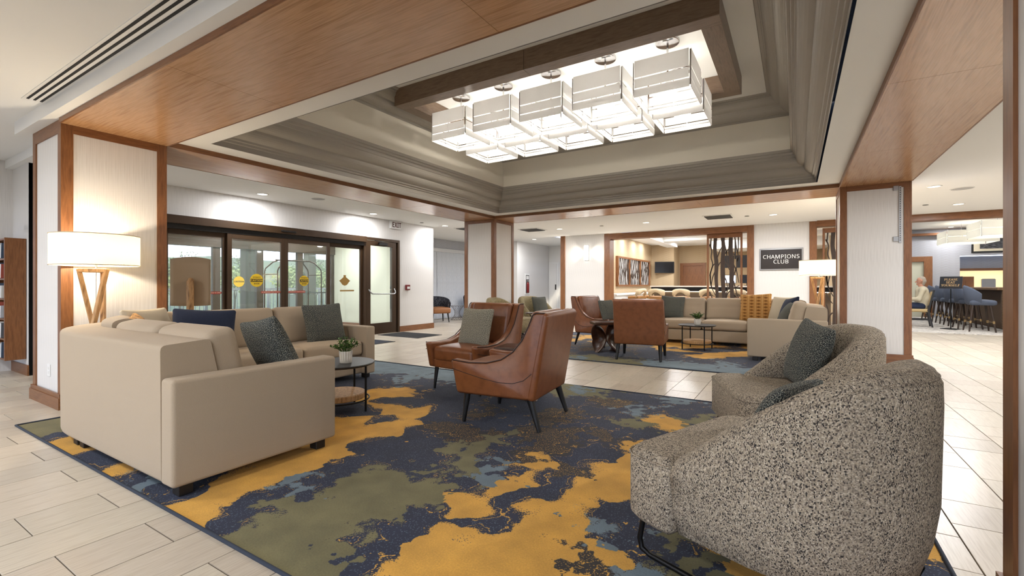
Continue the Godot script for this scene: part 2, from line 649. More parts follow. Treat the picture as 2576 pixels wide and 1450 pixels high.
func build_coffer():
	# white soffit ring
	var b := MB.new()
	var cx0 := -5.33
	var cx1 := 0.26
	var cz0 := -2.52
	var cz1 := -8.13
	var yo := 2.635
	square_ring(b, XL, XR, ZN, ZF, [Vector2(0, yo), Vector2(0.29, yo)])
	var root := struct_root("ceiling_coffer", "square coffered ceiling recess with grey stepped mouldings")
	put(b, "white_soffit", M.ceiling, root)
	# lower moulding
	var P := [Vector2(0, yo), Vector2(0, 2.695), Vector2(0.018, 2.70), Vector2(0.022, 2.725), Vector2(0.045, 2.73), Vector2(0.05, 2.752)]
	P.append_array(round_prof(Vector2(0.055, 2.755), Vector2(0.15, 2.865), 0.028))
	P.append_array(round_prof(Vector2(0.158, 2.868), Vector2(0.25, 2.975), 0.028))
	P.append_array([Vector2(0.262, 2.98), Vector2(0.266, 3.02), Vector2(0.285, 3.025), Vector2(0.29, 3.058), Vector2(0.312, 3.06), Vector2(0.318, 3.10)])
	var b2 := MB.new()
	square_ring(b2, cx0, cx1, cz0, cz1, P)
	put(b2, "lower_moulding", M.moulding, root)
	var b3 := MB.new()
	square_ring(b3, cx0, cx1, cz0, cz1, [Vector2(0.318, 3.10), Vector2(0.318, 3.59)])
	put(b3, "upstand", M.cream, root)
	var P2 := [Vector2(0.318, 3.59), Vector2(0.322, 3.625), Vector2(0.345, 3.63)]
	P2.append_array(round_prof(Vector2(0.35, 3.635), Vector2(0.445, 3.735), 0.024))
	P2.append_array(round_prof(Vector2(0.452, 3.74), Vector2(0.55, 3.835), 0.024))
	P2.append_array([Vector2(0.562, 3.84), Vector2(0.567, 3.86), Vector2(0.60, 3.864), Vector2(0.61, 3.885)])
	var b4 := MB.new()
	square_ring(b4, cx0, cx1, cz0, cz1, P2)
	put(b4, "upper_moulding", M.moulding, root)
	bx("upper_ceiling", Vector3(cx0 - 0.3, 3.885, cz1 - 0.3), Vector3(cx1 + 0.3, 4.05, cz0 + 0.3), M.ceiling, root)
	# outer box that closes the recess
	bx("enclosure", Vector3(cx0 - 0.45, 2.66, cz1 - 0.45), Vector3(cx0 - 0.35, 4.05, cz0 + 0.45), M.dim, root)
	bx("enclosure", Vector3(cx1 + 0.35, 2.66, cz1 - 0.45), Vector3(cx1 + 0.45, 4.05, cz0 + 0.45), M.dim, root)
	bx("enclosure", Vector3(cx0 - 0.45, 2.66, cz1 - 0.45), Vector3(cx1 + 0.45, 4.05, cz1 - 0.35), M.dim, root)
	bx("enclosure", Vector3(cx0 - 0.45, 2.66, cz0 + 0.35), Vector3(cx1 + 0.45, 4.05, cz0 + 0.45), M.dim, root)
	# wood frame hung under the upper ceiling, round the chandelier
	var fr := struct_root("trim_2", "dark walnut frame under the coffer round the chandelier")
	var rx0 := -4.81
	var rx1 := -0.60
	var rz0 := -4.66
	var rz1 := -6.77
	var w := 0.19
	for k in 2:
		var a := rx0 if k == 0 else -2.705
		var c := -2.709 if k == 0 else rx1
		bx("beam", Vector3(a, 3.645, rz0 - w), Vector3(c, 3.885, rz0), M.ring_x, fr, 0.002)
		bx("beam", Vector3(a, 3.645, rz1), Vector3(c, 3.885, rz1 + w), M.ring_x, fr, 0.002)
	bx("beam", Vector3(rx0, 3.645, rz1 + w), Vector3(rx0 + w, 3.885, rz0 - w), M.ring_z, fr, 0.002)
	bx("beam", Vector3(rx1 - w, 3.645, rz1 + w), Vector3(rx1, 3.885, rz0 - w), M.ring_z, fr, 0.002)
	# wood soffit beams: panels with fine joints
	var so := struct_root("trim_3", "wide walnut veneer soffit panels between the four columns")
	var g := 0.0015
	var xs := [XL, -3.555, -1.455, XR]
	for i in 3:
		for zz in [[ZN, ZN + CW], [ZF - CW, ZF]]:
			bx("panel", Vector3(xs[i] + g, WD, zz[0]), Vector3(xs[i + 1] - g, CE + 0.02, zz[1]), M.soffit_x, so)
	var zs := [ZN, -4.28, -6.36, ZF]
	for i in 3:
		for xx in [[XL - CW, XL], [XR, XR + CW]]:
			bx("panel", Vector3(xx[0], WD, zs[i + 1] + g), Vector3(xx[1], CE + 0.02, zs[i] - g), M.soffit_z, so)
	# darker edge strips on the faces of the beams
	var e := 0.012
	for xx in [[XL - CW - e, XL - CW], [XL, XL + e], [XR - e, XR], [XR + CW, XR + CW + e]]:
		bx("edge_strip", Vector3(xx[0], WD - 0.002, ZF), Vector3(xx[1], CE + 0.0, ZN), M.wood_z, so)
	for zz in [[ZN + CW, ZN + CW + e], [ZN - e, ZN], [ZF, ZF + e], [ZF - CW - e, ZF - CW]]:
		bx("edge_strip", Vector3(XL, WD - 0.002, zz[0]), Vector3(XR, CE + 0.0, zz[1]), M.wood_x, so)

# a square clad column: white paper panels in a walnut frame
func column(called: String, x0: float, x1: float, z0: float, z1: float, label: String, base := true):
	var r := struct_root(called, label)
	var in_ := 0.012
	bx("core", Vector3(x0 + in_, 0, z0 + in_), Vector3(x1 - in_, CE, z1 - in_), M.wallpaper, r)
	var s := 0.085
	var t := in_ + 0.002
	for cx in [[x0, x0 + s], [x1 - s, x1]]:
		for zz in [[z0, z0 + t], [z1 - t, z1]]:
			bx("stile", Vector3(cx[0], 0.0, zz[0]), Vector3(cx[1], CE, zz[1]), M.wood_y, r)
	for cz in [[z0 + t, z0 + s], [z1 - s, z1 - t]]:
		for xx in [[x0, x0 + t], [x1 - t, x1]]:
			bx("stile", Vector3(xx[0], 0.0, cz[0]), Vector3(xx[1], CE, cz[1]), M.wood_y, r)
	# top rails
	for zz in [[z0, z0 + t], [z1 - t, z1]]:
		bx("rail", Vector3(x0 + s, WD - 0.075, zz[0]), Vector3(x1 - s, CE, zz[1]), M.wood_x, r)
	for xx in [[x0, x0 + t], [x1 - t, x1]]:
		bx("rail", Vector3(xx[0], WD - 0.075, z0 + s), Vector3(xx[1], CE, z1 - s), M.wood_z, r)
	# two-step base
	if base:
		for st in [[0.0, 0.105, 0.022], [0.105, 0.14, 0.014]]:
			var o: float = st[2]
			bx("base_board", Vector3(x0 - o, st[0], z1), Vector3(x1 + o, st[1], z1 + o), M.wood_x, r)
			bx("base_board", Vector3(x0 - o, st[0], z0 - o), Vector3(x1 + o, st[1], z0), M.wood_x, r)
			bx("base_board", Vector3(x0 - o, st[0], z0), Vector3(x0, st[1], z1), M.wood_z, r)
			bx("base_board", Vector3(x1, st[0], z0), Vector3(x1 + o, st[1], z1), M.wood_z, r)
	return r

func build_columns():
	column("column_front_left", XL - CW, XL, ZN, ZN + CW, "white papered column framed in walnut behind the tan sectional")
	column("column_far_left", XL - CW, XL, ZF - CW, ZF, "white papered column framed in walnut between entrance and rear lounge")
	column("column_far_right", XR, XR + CW, ZF - CW, ZF, "white papered column framed in walnut beside the second sectional")
	column("column_front_right", XR + 0.03, XR + CW, ZN + 0.02, ZN + CW, "white papered column framed in walnut beside the restaurant passage")

# ---------------------------------------------------------------- entrance wall, doors, vestibule
const XD := -8.08

func pane_x(root: Node, x: float, z0: float, z1: float, y0: float, y1: float, m: Material = null):
	bx("pane", Vector3(x - 0.003, y0, z0), Vector3(x + 0.003, y1, z1), m if m else M.glass, root)

func leaf_x(root: Node, x: float, z0: float, z1: float, y0: float, y1: float, st: float, top: float, bot: float, th := 0.045):
	# framed glass leaf in a plane x = const; z0 < z1
	var h := th / 2
	bx("stile", Vector3(x - h, y0, z0), Vector3(x + h, y1, z0 + st), M.bronze, root, 0.002)
	bx("stile", Vector3(x - h, y0, z1 - st), Vector3(x + h, y1, z1), M.bronze, root, 0.002)
	bx("rail", Vector3(x - h, y1 - top, z0 + st), Vector3(x + h, y1, z1 - st), M.bronze, root, 0.002)
	bx("rail", Vector3(x - h, y0, z0 + st), Vector3(x + h, y0 + bot, z1 - st), M.bronze, root, 0.002)
	pane_x(root, x, z0 + st, z1 - st, y0 + bot, y1 - top)

func build_entrance():
	var H := 2.19
	# wall with the opening z -7.96 .. -3.10
	var w := struct_root("wall_entrance", "white papered wall over the bronze entrance doors")
	bx("wall_panel", Vector3(XD - 0.2, 0, -3.10), Vector3(XD, CE, -1.72), M.wallpaper, w)
	bx("wall_panel", Vector3(XD - 0.2, H, -7.97), Vector3(XD, CE, -3.10), M.wallpaper, w)
	bx("wall_panel", Vector3(XD - 0.2, 0, -9.20), Vector3(XD, CE, -7.97), M.wallpaper, w)
	sbx("baseboard_entrance", Vector3(XD, 0, -9.215), Vector3(XD + 0.016, 0.135, -7.98), M.wood_z)
	sbx("baseboard_entrance", Vector3(XD - 0.2, 0, -9.216), Vector3(XD, 0.135, -9.20), M.wood_x)
	# return wall beyond the corner
	sbx("wall_alcove", Vector3(-10.0, 0, -9.20), Vector3(XD - 0.2, CE, -9.0), M.wallpaper)
	# sliding door package
	var d := struct_root("door_1", "bronze automatic sliding glass doors with yellow and red stickers")
	bx("header", Vector3(XD - 0.10, 2.065, -6.93), Vector3(XD + 0.09, H, -3.10), M.bronze, d, 0.004)
	bx("sensor", Vector3(XD + 0.09, 2.10, -5.24), Vector3(XD + 0.115, 2.13, -4.95), M.black, d, 0.004)
	bx("header_track", Vector3(XD - 0.06, 1.99, -6.93), Vector3(XD + 0.03, 2.065, -3.10), M.black, d)
	bx("jamb", Vector3(XD - 0.10, 0, -3.16), Vector3(XD + 0.02, 2.065, -3.10), M.bronze, d)
	bx("jamb", Vector3(XD - 0.10, 0, -6.97), Vector3(XD + 0.03, H, -6.90), M.bronze, d)
	leaf_x(d, XD - 0.05, -4.06, -3.16, 0.02, 2.0, 0.06, 0.09, 0.12)
	leaf_x(d, XD, -5.068, -4.05, 0.02, 2.0, 0.075, 0.09, 0.12)
	leaf_x(d, XD, -6.03, -5.072, 0.02, 2.0, 0.06, 0.09, 0.12)
	leaf_x(d, XD - 0.05, -6.91, -6.02, 0.02, 2.0, 0.06, 0.09, 0.12)
	# swing door
	var s := struct_root("door_2", "bronze framed glass swing door with push bar")
	bx("frame", Vector3(XD - 0.12, 2.13, -7.97), Vector3(XD + 0.03, H, -6.97), M.bronze, s)
	bx("frame", Vector3(XD - 0.12, 0, -7.97), Vector3(XD + 0.03, 2.13, -7.915), M.bronze, s)
	bx("frame", Vector3(XD - 0.12, 0, -7.90), Vector3(XD - 0.06, 2.13, -7.80), M.black, s)
	leaf_x(s, XD, -7.86, -6.98, 0.01, 2.12, 0.11, 0.11, 0.25)
	var pb := MB.new()
	pb.tube([Vector3(XD + 0.02, 1.02, -7.04), Vector3(XD + 0.075, 0.96, -7.05), Vector3(XD + 0.085, 0.93, -7.08), Vector3(XD + 0.085, 0.92, -7.40), Vector3(XD + 0.085, 0.92, -7.74), Vector3(XD + 0.075, 0.95, -7.79), Vector3(XD + 0.02, 1.04, -7.80)], 0.014, 8)
	var pbo := put(pb, "push_bar", M.steel, s)
	tag(pbo, "dull metal push bar")
	var cl := MB.new()
	cl.box(Vector3(XD + 0.022, 2.03, -7.55), Vector3(XD + 0.075, 2.09, -7.30), 0.004)
	cl.bar(Vector3(XD + 0.06, 2.10, -7.45), Vector3(XD + 0.10, 2.12, -7.15), 0.02, 0.012)
	put(cl, "door_closer", M.black, s)
	# stickers and marks on the glass
	var yel := mat(Color(0.82, 0.68, 0.10), 0.5)
	var ink := mat(Color(0.08, 0.07, 0.05), 0.6)
	var red := mat(Color(0.62, 0.12, 0.08), 0.5)
	var amber := mat(Color(0.55, 0.42, 0.18), 0.5)
	var cream := mat(Color(0.85, 0.80, 0.70), 0.6)
	for st in [[-4.55, 1.205, XD + 0.004, 0.115], [-5.47, 1.205, XD + 0.004, 0.10]]:
		var b := MB.new()
		b.lathe([Vector2(st[3], -0.001), Vector2(st[3], 0.001)], 28, Vector3.ZERO, false, TAU, Transform3D(Basis(Vector3(0, 0, 1), -PI / 2), Vector3(st[2], st[1], st[0])))
		for k in 28:
			var a0 := TAU * k / 28
			var a1 := TAU * (k + 1) / 28
			b.tri3(Vector3(st[2] + 0.001, st[1], st[0]), Vector3(st[2] + 0.001, st[1] + st[3] * sin(a1), st[0] + st[3] * cos(a1)), Vector3(st[2] + 0.001, st[1] + st[3] * sin(a0), st[0] + st[3] * cos(a0)))
		var so := put(b, "caution_sticker", yel, d)
		var bk := MB.new()
		bk.box(Vector3(st[2] + 0.0012, st[1] - 0.027, st[0] - st[3] * 0.93), Vector3(st[2] + 0.0018, st[1] + 0.027, st[0] + st[3] * 0.93))
		put(bk, "band", ink, so)
		for tx in [["CAUTION", 0.034, yel, 0.0, 0.0022], ["AUTOMATIC", 0.018, ink, 0.055, 0.0014], ["DOOR", 0.026, ink, -0.058, 0.0014]]:
			var tm := put_mesh(text_mesh(tx[0], tx[1], tx[2], 0.0006, "Droid Sans", 700), "lettering", null, so)
			tm.position = Vector3(st[2] + tx[4], st[1] + tx[3], st[0])
			tm.rotation_degrees.y = 90
	# smaller sticker further left, red push strips
	for r in [[-4.98, -4.50, 0.995, XD + 0.005, "IN EMERGENCY PUSH TO OPEN"], [-5.86, -5.16, 1.0, XD + 0.005, "IN EMERGENCY PUSH TO OPEN"]]:
		pass
	for r in [[-5.0, -4.62], [-5.50, -5.12], [-4.0, -3.62]]:
		var xx: float = XD + 0.005 if r[0] < -4.1 else XD - 0.045
		var zc: float = (r[0] + r[1]) / 2
		var L: float = r[1] - r[0]
		var pts := PackedVector2Array([Vector2(-L / 2, 0), Vector2(-L / 2 + 0.02, -0.02), Vector2(L / 2 - 0.02, -0.02), Vector2(L / 2, 0), Vector2(L / 2 - 0.02, 0.02), Vector2(-L / 2 + 0.02, 0.02)])
		var b := MB.new()
		b.extrude(pts, Transform3D(Basis(Vector3(0, 0, -1), Vector3(0, 1, 0), Vector3(1, 0, 0)), Vector3(xx - 0.001, 0.995, zc)), 0.0015)
		var so := put(b, "push_strip", red, d)
		var tm := put_mesh(text_mesh("IN EMERGENCY PUSH TO OPEN", 0.017, cream, 0.0005, "Droid Sans", 700), "lettering", null, so)
		tm.position = Vector3(xx + 0.001, 0.995, zc)
		tm.rotation_degrees.y = 90
	# etched bottle-shaped badge and bar on the fixed leaf, and on the vestibule door behind
	for e in [[XD - 0.045, -6.45, 1.215, 1.0, 0.93], [XD - 0.045, -5.29, 0, 0, 0]]:
		if e[3] == 0:
			continue
		var pts := PackedVector2Array([Vector2(-0.03, 0.12), Vector2(0.03, 0.12), Vector2(0.03, 0.075), Vector2(0.07, 0.05), Vector2(0.105, 0.02), Vector2(0.14, 0.0), Vector2(0.105, -0.03), Vector2(0.06, -0.085), Vector2(0.0, -0.105), Vector2(-0.06, -0.085), Vector2(-0.105, -0.03), Vector2(-0.14, 0.0), Vector2(-0.105, 0.02), Vector2(-0.07, 0.05), Vector2(-0.03, 0.075)])
		var b := MB.new()
		b.extrude(pts, Transform3D(Basis(Vector3(0, 0, -1), Vector3(0, 1, 0), Vector3(1, 0, 0)), Vector3(e[0], e[2], e[1])), 0.0012)
		put(b, "badge", amber, d)
		bx("push_strip", Vector3(e[0], 0.99, e[1] - 0.24), Vector3(e[0] + 0.0012, 1.02, e[1] + 0.12), amber, d)
	# vestibule
	var v := struct_root("wall_vestibule_side", "pale green vestibule side wall behind the glass")
	var vg := mat(Color(0.80, 0.82, 0.74), 0.7)
	bx("wall_panel", Vector3(-10.5, 0, -8.2), Vector3(XD - 0.2, 2.6, -8.0), vg, v)
	bx("base_board", Vector3(-10.5, 0, -8.0), Vector3(XD - 0.2, 0.15, -7.985), M.wood_x, v)
	bx("wall_panel", Vector3(-10.5, 0, -2.6), Vector3(XD - 0.2, 2.6, -2.4), vg, v)
	sbx("ceiling_vestibule", Vector3(-10.7, 2.42, -8.2), Vector3(XD - 0.2, 2.5, -2.4), M.ceiling)
	for z in [-3.8, -5.5, -7.2]:
		downlight(Vector3(-9.4, 2.42, z), 2.4)
	# outer doors
	var o := struct_root("door_3", "outer bronze sliding glass doors of the vestibule")
	bx("header", Vector3(-10.66, 1.93, -8.2), Vector3(-10.46, 2.45, -2.4), M.bronze, o)
	for z in [-8.0, -7.02, -6.01, -5.07, -4.05, -3.0]:
		bx("stile", Vector3(-10.6, 0, z - 0.075), Vector3(-10.52, 1.93, z + 0.075), M.bronze, o)
	for z in [[-8.0, -7.02], [-7.02, -6.01], [-6.01, -5.07], [-5.07, -4.05], [-4.05, -3.0]]:
		bx("rail", Vector3(-10.6, 0, z[0]), Vector3(-10.52, 0.1, z[1]), M.bronze, o)
		pane_x(o, -10.56, z[0] + 0.075, z[1] - 0.075, 0.1, 1.93)
	for st in [[-5.55, 1.20, 0.12, yel], [-6.60, 1.22, 0.13, mat(Color(0.50, 0.52, 0.48), 0.6)]]:
		var b := MB.new()
		b.disc(Vector3.ZERO, st[2], true, 24)
		var so := put(b, "sticker", st[3], o)
		so.position = Vector3(-10.55, st[1], st[0])
		so.rotation_degrees.z = -90
	var tmo := put_mesh(text_mesh("CAUTION", 0.036, ink, 0.0006, "Droid Sans", 700), "lettering", null, o)
	tmo.position = Vector3(-10.548, 1.20, -5.55)
	tmo.rotation_degrees.y = 90

	# exit sign on the ceiling edge
	var ex := thing("exit_sign", "white exit sign with dark red letters over the swing door", "sign", Vector3(XD + 0.02, 2.47, -7.83))
	bx("housing", Vector3(-0.02, -0.02, -0.17), Vector3(0.03, 0.165, 0.17), M.trimwhite, ex, 0.006)
	var exm := mat(Color(0.28, 0.10, 0.08), 0.6)
	var et := put_mesh(text_mesh("EXIT", 0.125, exm, 0.003, "Droid Sans", 700), "lettering", null, ex)
	et.position = Vector3(0.031, 0.072, -0.02)
	et.rotation_degrees.y = 90
	et.scale = Vector3(0.8, 1, 1)
	# fire alarm pull station
	var fa := thing("fire_alarm", "small dark red fire alarm pull station on the white wall", "fire alarm", Vector3(XD, 1.0, -8.24))
	bx("housing", Vector3(0, 0, -0.065), Vector3(0.05, 0.13, 0.065), mat(Color(0.42, 0.07, 0.07), 0.4), fa, 0.006)
	bx("handle", Vector3(0.05, 0.03, -0.045), Vector3(0.058, 0.085, 0.045), M.trimwhite, fa, 0.002)

# ---------------------------------------------------------------- the club bar behind the rear wall
func bar_stool(label: String, at: Vector3, turn: float) -> Node3D:
	var t := thing("bar_stool", label, "stool", at, turn, "cream bar stools at the club bar")
	var cream := mat(Color(0.78, 0.70, 0.57), 0.6)
	var tan := mat(Color(0.60, 0.42, 0.22), 0.5)
	# seat faces -z; back shell towards +z with a low arched opening
	var b := MB.new()
	b.rbox(Transform3D(Basis(), Vector3(0, 0.72, -0.02)), Vector3(0.46, 0.09, 0.44), 0.04, 4, 1, 0.02)
	put(b, "seat", tan, t)
	var g := []
	for i in 15:
		var a := lerpf(-1.15, 1.15, i / 14.0)
		var row := []
		var side := absf(a) / 1.15
		var low := 0.80 + 0.10 * maxf(0.0, 1.0 - pow(side * 1.7, 2.0))
		for q in [[low, 0.0], [1.0 - 0.05 * side * side, 0.0], [1.015 - 0.05 * side * side, 0.02], [1.0 - 0.05 * side * side, 0.045], [low, 0.045]]:
			var rr: float = 0.22 + q[1]
			row.append(Vector3(rr * sin(a) * 1.08, q[0], rr * cos(a)))
		row.append(row[0])
		g.append(row)
	var b2 := MB.new()
	b2.grid(g, false, false, true, true)
	put(b2, "backrest", cream, t)
	for s in [-1, 1]:
		bx("back_post", Vector3(s * 0.205 - 0.025, 0.72, 0.06), Vector3(s * 0.205 + 0.025, 0.86, 0.12), cream, t, 0.01)
	for sx in [-1, 1]:
		for sz in [-1, 1]:
			var l := MB.new()
			l.cyl(Vector3(sx * 0.21, 0, sz * 0.20), Vector3(sx * 0.17, 0.69, sz * 0.16), 0.014, 0.02, 8)
			put(l, "leg", M.black, t)
	var r := MB.new()
	r.tube([Vector3(-0.2, 0.25, -0.19), Vector3(0.2, 0.25, -0.19), Vector3(0.2, 0.25, 0.19), Vector3(-0.2, 0.25, 0.19)], 0.008, 6, false, true)
	put(r, "foot_ring", M.steel, t)
	return t

func build_bar():
	var X0 := -5.1
	var Z1 := -20.4
	var wall := struct_root("wall_bar", "beige papered walls of the club bar")
	bx("wall_panel", Vector3(X0 - 0.2, 0, Z1), Vector3(X0, 3.0, ZB - 0.2), M.beigepaper, wall)
	bx("wall_panel", Vector3(X0 - 0.2, 0, Z1 - 0.2), Vector3(1.0, 3.0, Z1), M.beigepaper, wall)
	bx("wall_panel", Vector3(0.95, 0, Z1), Vector3(1.1, 3.0, -15.2), M.beigepaper, wall)
	bx("wall_panel", Vector3(X0, 0, -19.4), Vector3(-4.2, 3.0, Z1), M.beigepaper, wall)
	sbx("ceiling_bar", Vector3(X0 - 0.2, 2.78, Z1 - 0.2), Vector3(1.0, 2.9, ZB - 0.2), M.ceiling)
	sbx("ceiling_bar_step", Vector3(-4.35, 2.62, -18.9), Vector3(-3.95, 2.78, ZB - 0.2), M.ceiling)
	sbx("ceiling_bar_step", Vector3(-3.95, 2.66, -17.2), Vector3(0.95, 2.78, -16.6), M.ceiling)
	sbx("ceiling_bar_step", Vector3(-2.6, 2.45, -20.2), Vector3(0.95, 2.78, -18.2), M.ceiling)
	# niche with a lattice of dark twigs on the left wall, lit from behind
	var n := thing("lattice_panel", "walnut framed lattice of dark twigs on the bar side wall", "wall panel", Vector3(X0, 1.12, -16.9))
	bx("lamp_backing", Vector3(0.0, 0.02, -1.95), Vector3(0.012, 0.92, 1.95), glow(Color(0.93, 0.92, 0.90), 0.55), n)
	bx("frame_rail", Vector3(0, 0.92, -2.0), Vector3(0.09, 0.98, 2.0), M.wood_z, n)
	bx("frame_rail", Vector3(0, -0.04, -2.0), Vector3(0.09, 0.02, 2.0), M.wood_z, n)
	for z in [-2.0, -0.67, 0.67, 1.94]:
		bx("frame_post", Vector3(0, 0.02, z), Vector3(0.09, 0.92, z + 0.06), M.wood_y, n)
	var r := RandomNumberGenerator.new()
	r.seed = 5
	var t := Transform3D(Basis(Vector3(0, 0, -1), Vector3(0, 1, 0), Vector3(1, 0, 0)), Vector3(0.05, 0, 0))
	for k in 46:
		var x := lerpf(-1.9, 1.9, (k + 0.5) / 46.0)
		var b := MB.new()
		var p := []
		var ws := []
		for j in 5:
			p.append(Vector2(x + r.randf_range(-0.035, 0.035), 0.02 + 0.9 * j / 4.0))
			ws.append(r.randf_range(0.018, 0.036))
		ribbon(b, p, ws, t, 0.012)
		if r.randf() < 0.8:
			var y0 := r.randf_range(0.1, 0.6)
			ribbon(b, [Vector2(x, y0), Vector2(x + 0.05, y0 + 0.12), Vector2(x + 0.09, y0 + 0.25)], [0.016, 0.014, 0.012], t, 0.012)
		put(b, "twig", M.darkwood, n)
	# ledge under the niche
	sbx("trim_7", Vector3(X0, 0.0, -18.9), Vector3(X0 + 0.35, 0.80, ZB - 0.34), M.beigepaper)
	var lg := struct_root("trim_9", "white stone ledge under the twig lattice")
	lg.position = Vector3(X0 + 0.2, 0.80, -16.3)
	bx("slab", Vector3(-0.2, 0, -2.6), Vector3(0.25, 0.05, 2.6), M.trimwhite, lg, 0.006)
	bx("apron", Vector3(-0.2, -0.12, -2.6), Vector3(0.2, 0, 2.6), M.trimwhite, lg)
	# wood door opening and TV on the back wall
	var wd := struct_root("door_5", "walnut door at the back of the club bar")
	bx("frame", Vector3(-4.15, 0, Z1), Vector3(-4.03, 2.05, Z1 + 0.06), M.wood_y, wd)
	bx("frame", Vector3(-3.25, 0, Z1), Vector3(-3.13, 2.05, Z1 + 0.06), M.wood_y, wd)
	bx("frame", Vector3(-4.03, 1.93, Z1), Vector3(-3.25, 2.05, Z1 + 0.06), M.wood_x, wd)
	bx("leaf", Vector3(-4.03, 0, Z1), Vector3(-3.25, 1.93, Z1 + 0.02), M.wood_y, wd)
	var tv := thing("wall_television", "dark wall-mounted television in the club bar beside the walnut door", "television", Vector3(-4.55, 1.62, -19.3), 18)
	bx("bezel", Vector3(-0.38, 0, 0), Vector3(0.38, 0.46, 0.05), M.black, tv, 0.006)
	bx("screen", Vector3(-0.36, 0.02, 0.05), Vector3(0.36, 0.44, 0.052), mat(Color(0.05, 0.05, 0.055), 0.15), tv)
	bx("bracket", Vector3(-0.05, 0.18, -0.12), Vector3(0.05, 0.28, 0), M.black, tv)
	# bar counter
	var c := thing("bar_counter", "long dark bar counter with a pale stone top in the club", "counter", Vector3(-1.7, 0, -15.55))
	bx("front_panel", Vector3(-2.3, 0, -0.25), Vector3(2.55, 0.90, 0.0), mat(Color(0.42, 0.36, 0.29), 0.5), c)
	bx("fascia", Vector3(-2.35, 0.93, -0.3), Vector3(2.6, 1.06, 0.18), M.blackmetal, c, 0.004)
	bx("top", Vector3(-2.38, 1.06, -0.6), Vector3(2.6, 1.10, 0.22), mat(Color(0.80, 0.77, 0.72), 0.25), c, 0.005)
	bx("lamp_strip", Vector3(-2.25, 0.905, 0.0), Vector3(2.5, 0.925, 0.03), glow(Color(1.0, 0.93, 0.80), 3.0), c)
	var st := bar_stool("cream bar stool with its back turned, first along the counter from the lattice", Vector3(-3.72, 0, -14.85), 0)
	copy(st, Vector3(-2.98, 0, -14.85), 0, "cream bar stool with its back turned, second along the counter from the lattice")
	copy(st, Vector3(-2.20, 0, -14.85), 0, "cream bar stool with its back turned, third along the counter from the lattice")
	copy(st, Vector3(-1.45, 0, -14.85), 0, "cream bar stool half hidden behind the tree screen")
	copy(st, Vector3(-4.36, 0, -14.9), 70, "cream bar stool turned sideways by the white ledge")
	copy(st, Vector3(-4.2, 0, -16.15), 75, "cream bar stool turned sideways behind the first sideways stool")
	# monitors on the bar
	for q in [[-1.75, "bright till screen on the bar behind the tree screen", 0.75], [-1.25, "dark till screen on the bar behind the tree screen", 0.0]]:
		var m := thing("till_screen", q[1], "screen", Vector3(q[0], 1.10, -15.8))
		bx("foot", Vector3(-0.08, 0, -0.06), Vector3(0.08, 0.015, 0.06), M.black, m)
		bx("neck", Vector3(-0.02, 0.015, -0.02), Vector3(0.02, 0.1, 0.02), M.black, m)
		bx("bezel", Vector3(-0.2, 0.08, 0), Vector3(0.2, 0.34, 0.03), M.black, m, 0.004)
		bx("screen", Vector3(-0.185, 0.095, 0.03), Vector3(0.185, 0.325, 0.032), glow(Color(0.8, 0.86, 0.95), q[2]) if q[2] > 0 else mat(Color(0.1, 0.1, 0.11), 0.2), m)
	# hanging TV seen between the trunks
	var tv2 := thing("ceiling_television", "pair of dark televisions hung behind the tree screen", "television", Vector3(-1.75, 1.72, -17.5), 0)
	bx("mount", Vector3(-0.02, 0.3, -0.02), Vector3(0.02, 0.94, 0.02), M.black, tv2)
	bx("screen", Vector3(-0.42, 0, 0.02), Vector3(-0.03, 0.42, 0.08), M.black, tv2, 0.005)
	bx("screen", Vector3(0.03, 0, 0.02), Vector3(0.42, 0.42, 0.08), M.black, tv2, 0.005)
	# lamps
	for q in [[-4.75, -14.6], [-4.75, -15.6], [-4.75, -16.9], [-4.75, -17.9]]:
		downlight(Vector3(q[0], 2.78, q[1]), 0.9, 0.05)
	for q in [[-3.4, -14.4], [-1.7, -14.3], [-3.3, -16.1], [-2.2, -18.0], [-0.6, -17.6], [-3.4, -18.4], [-0.2, -14.4]]:
		downlight(Vector3(q[0], 2.78, q[1]), 2.6)

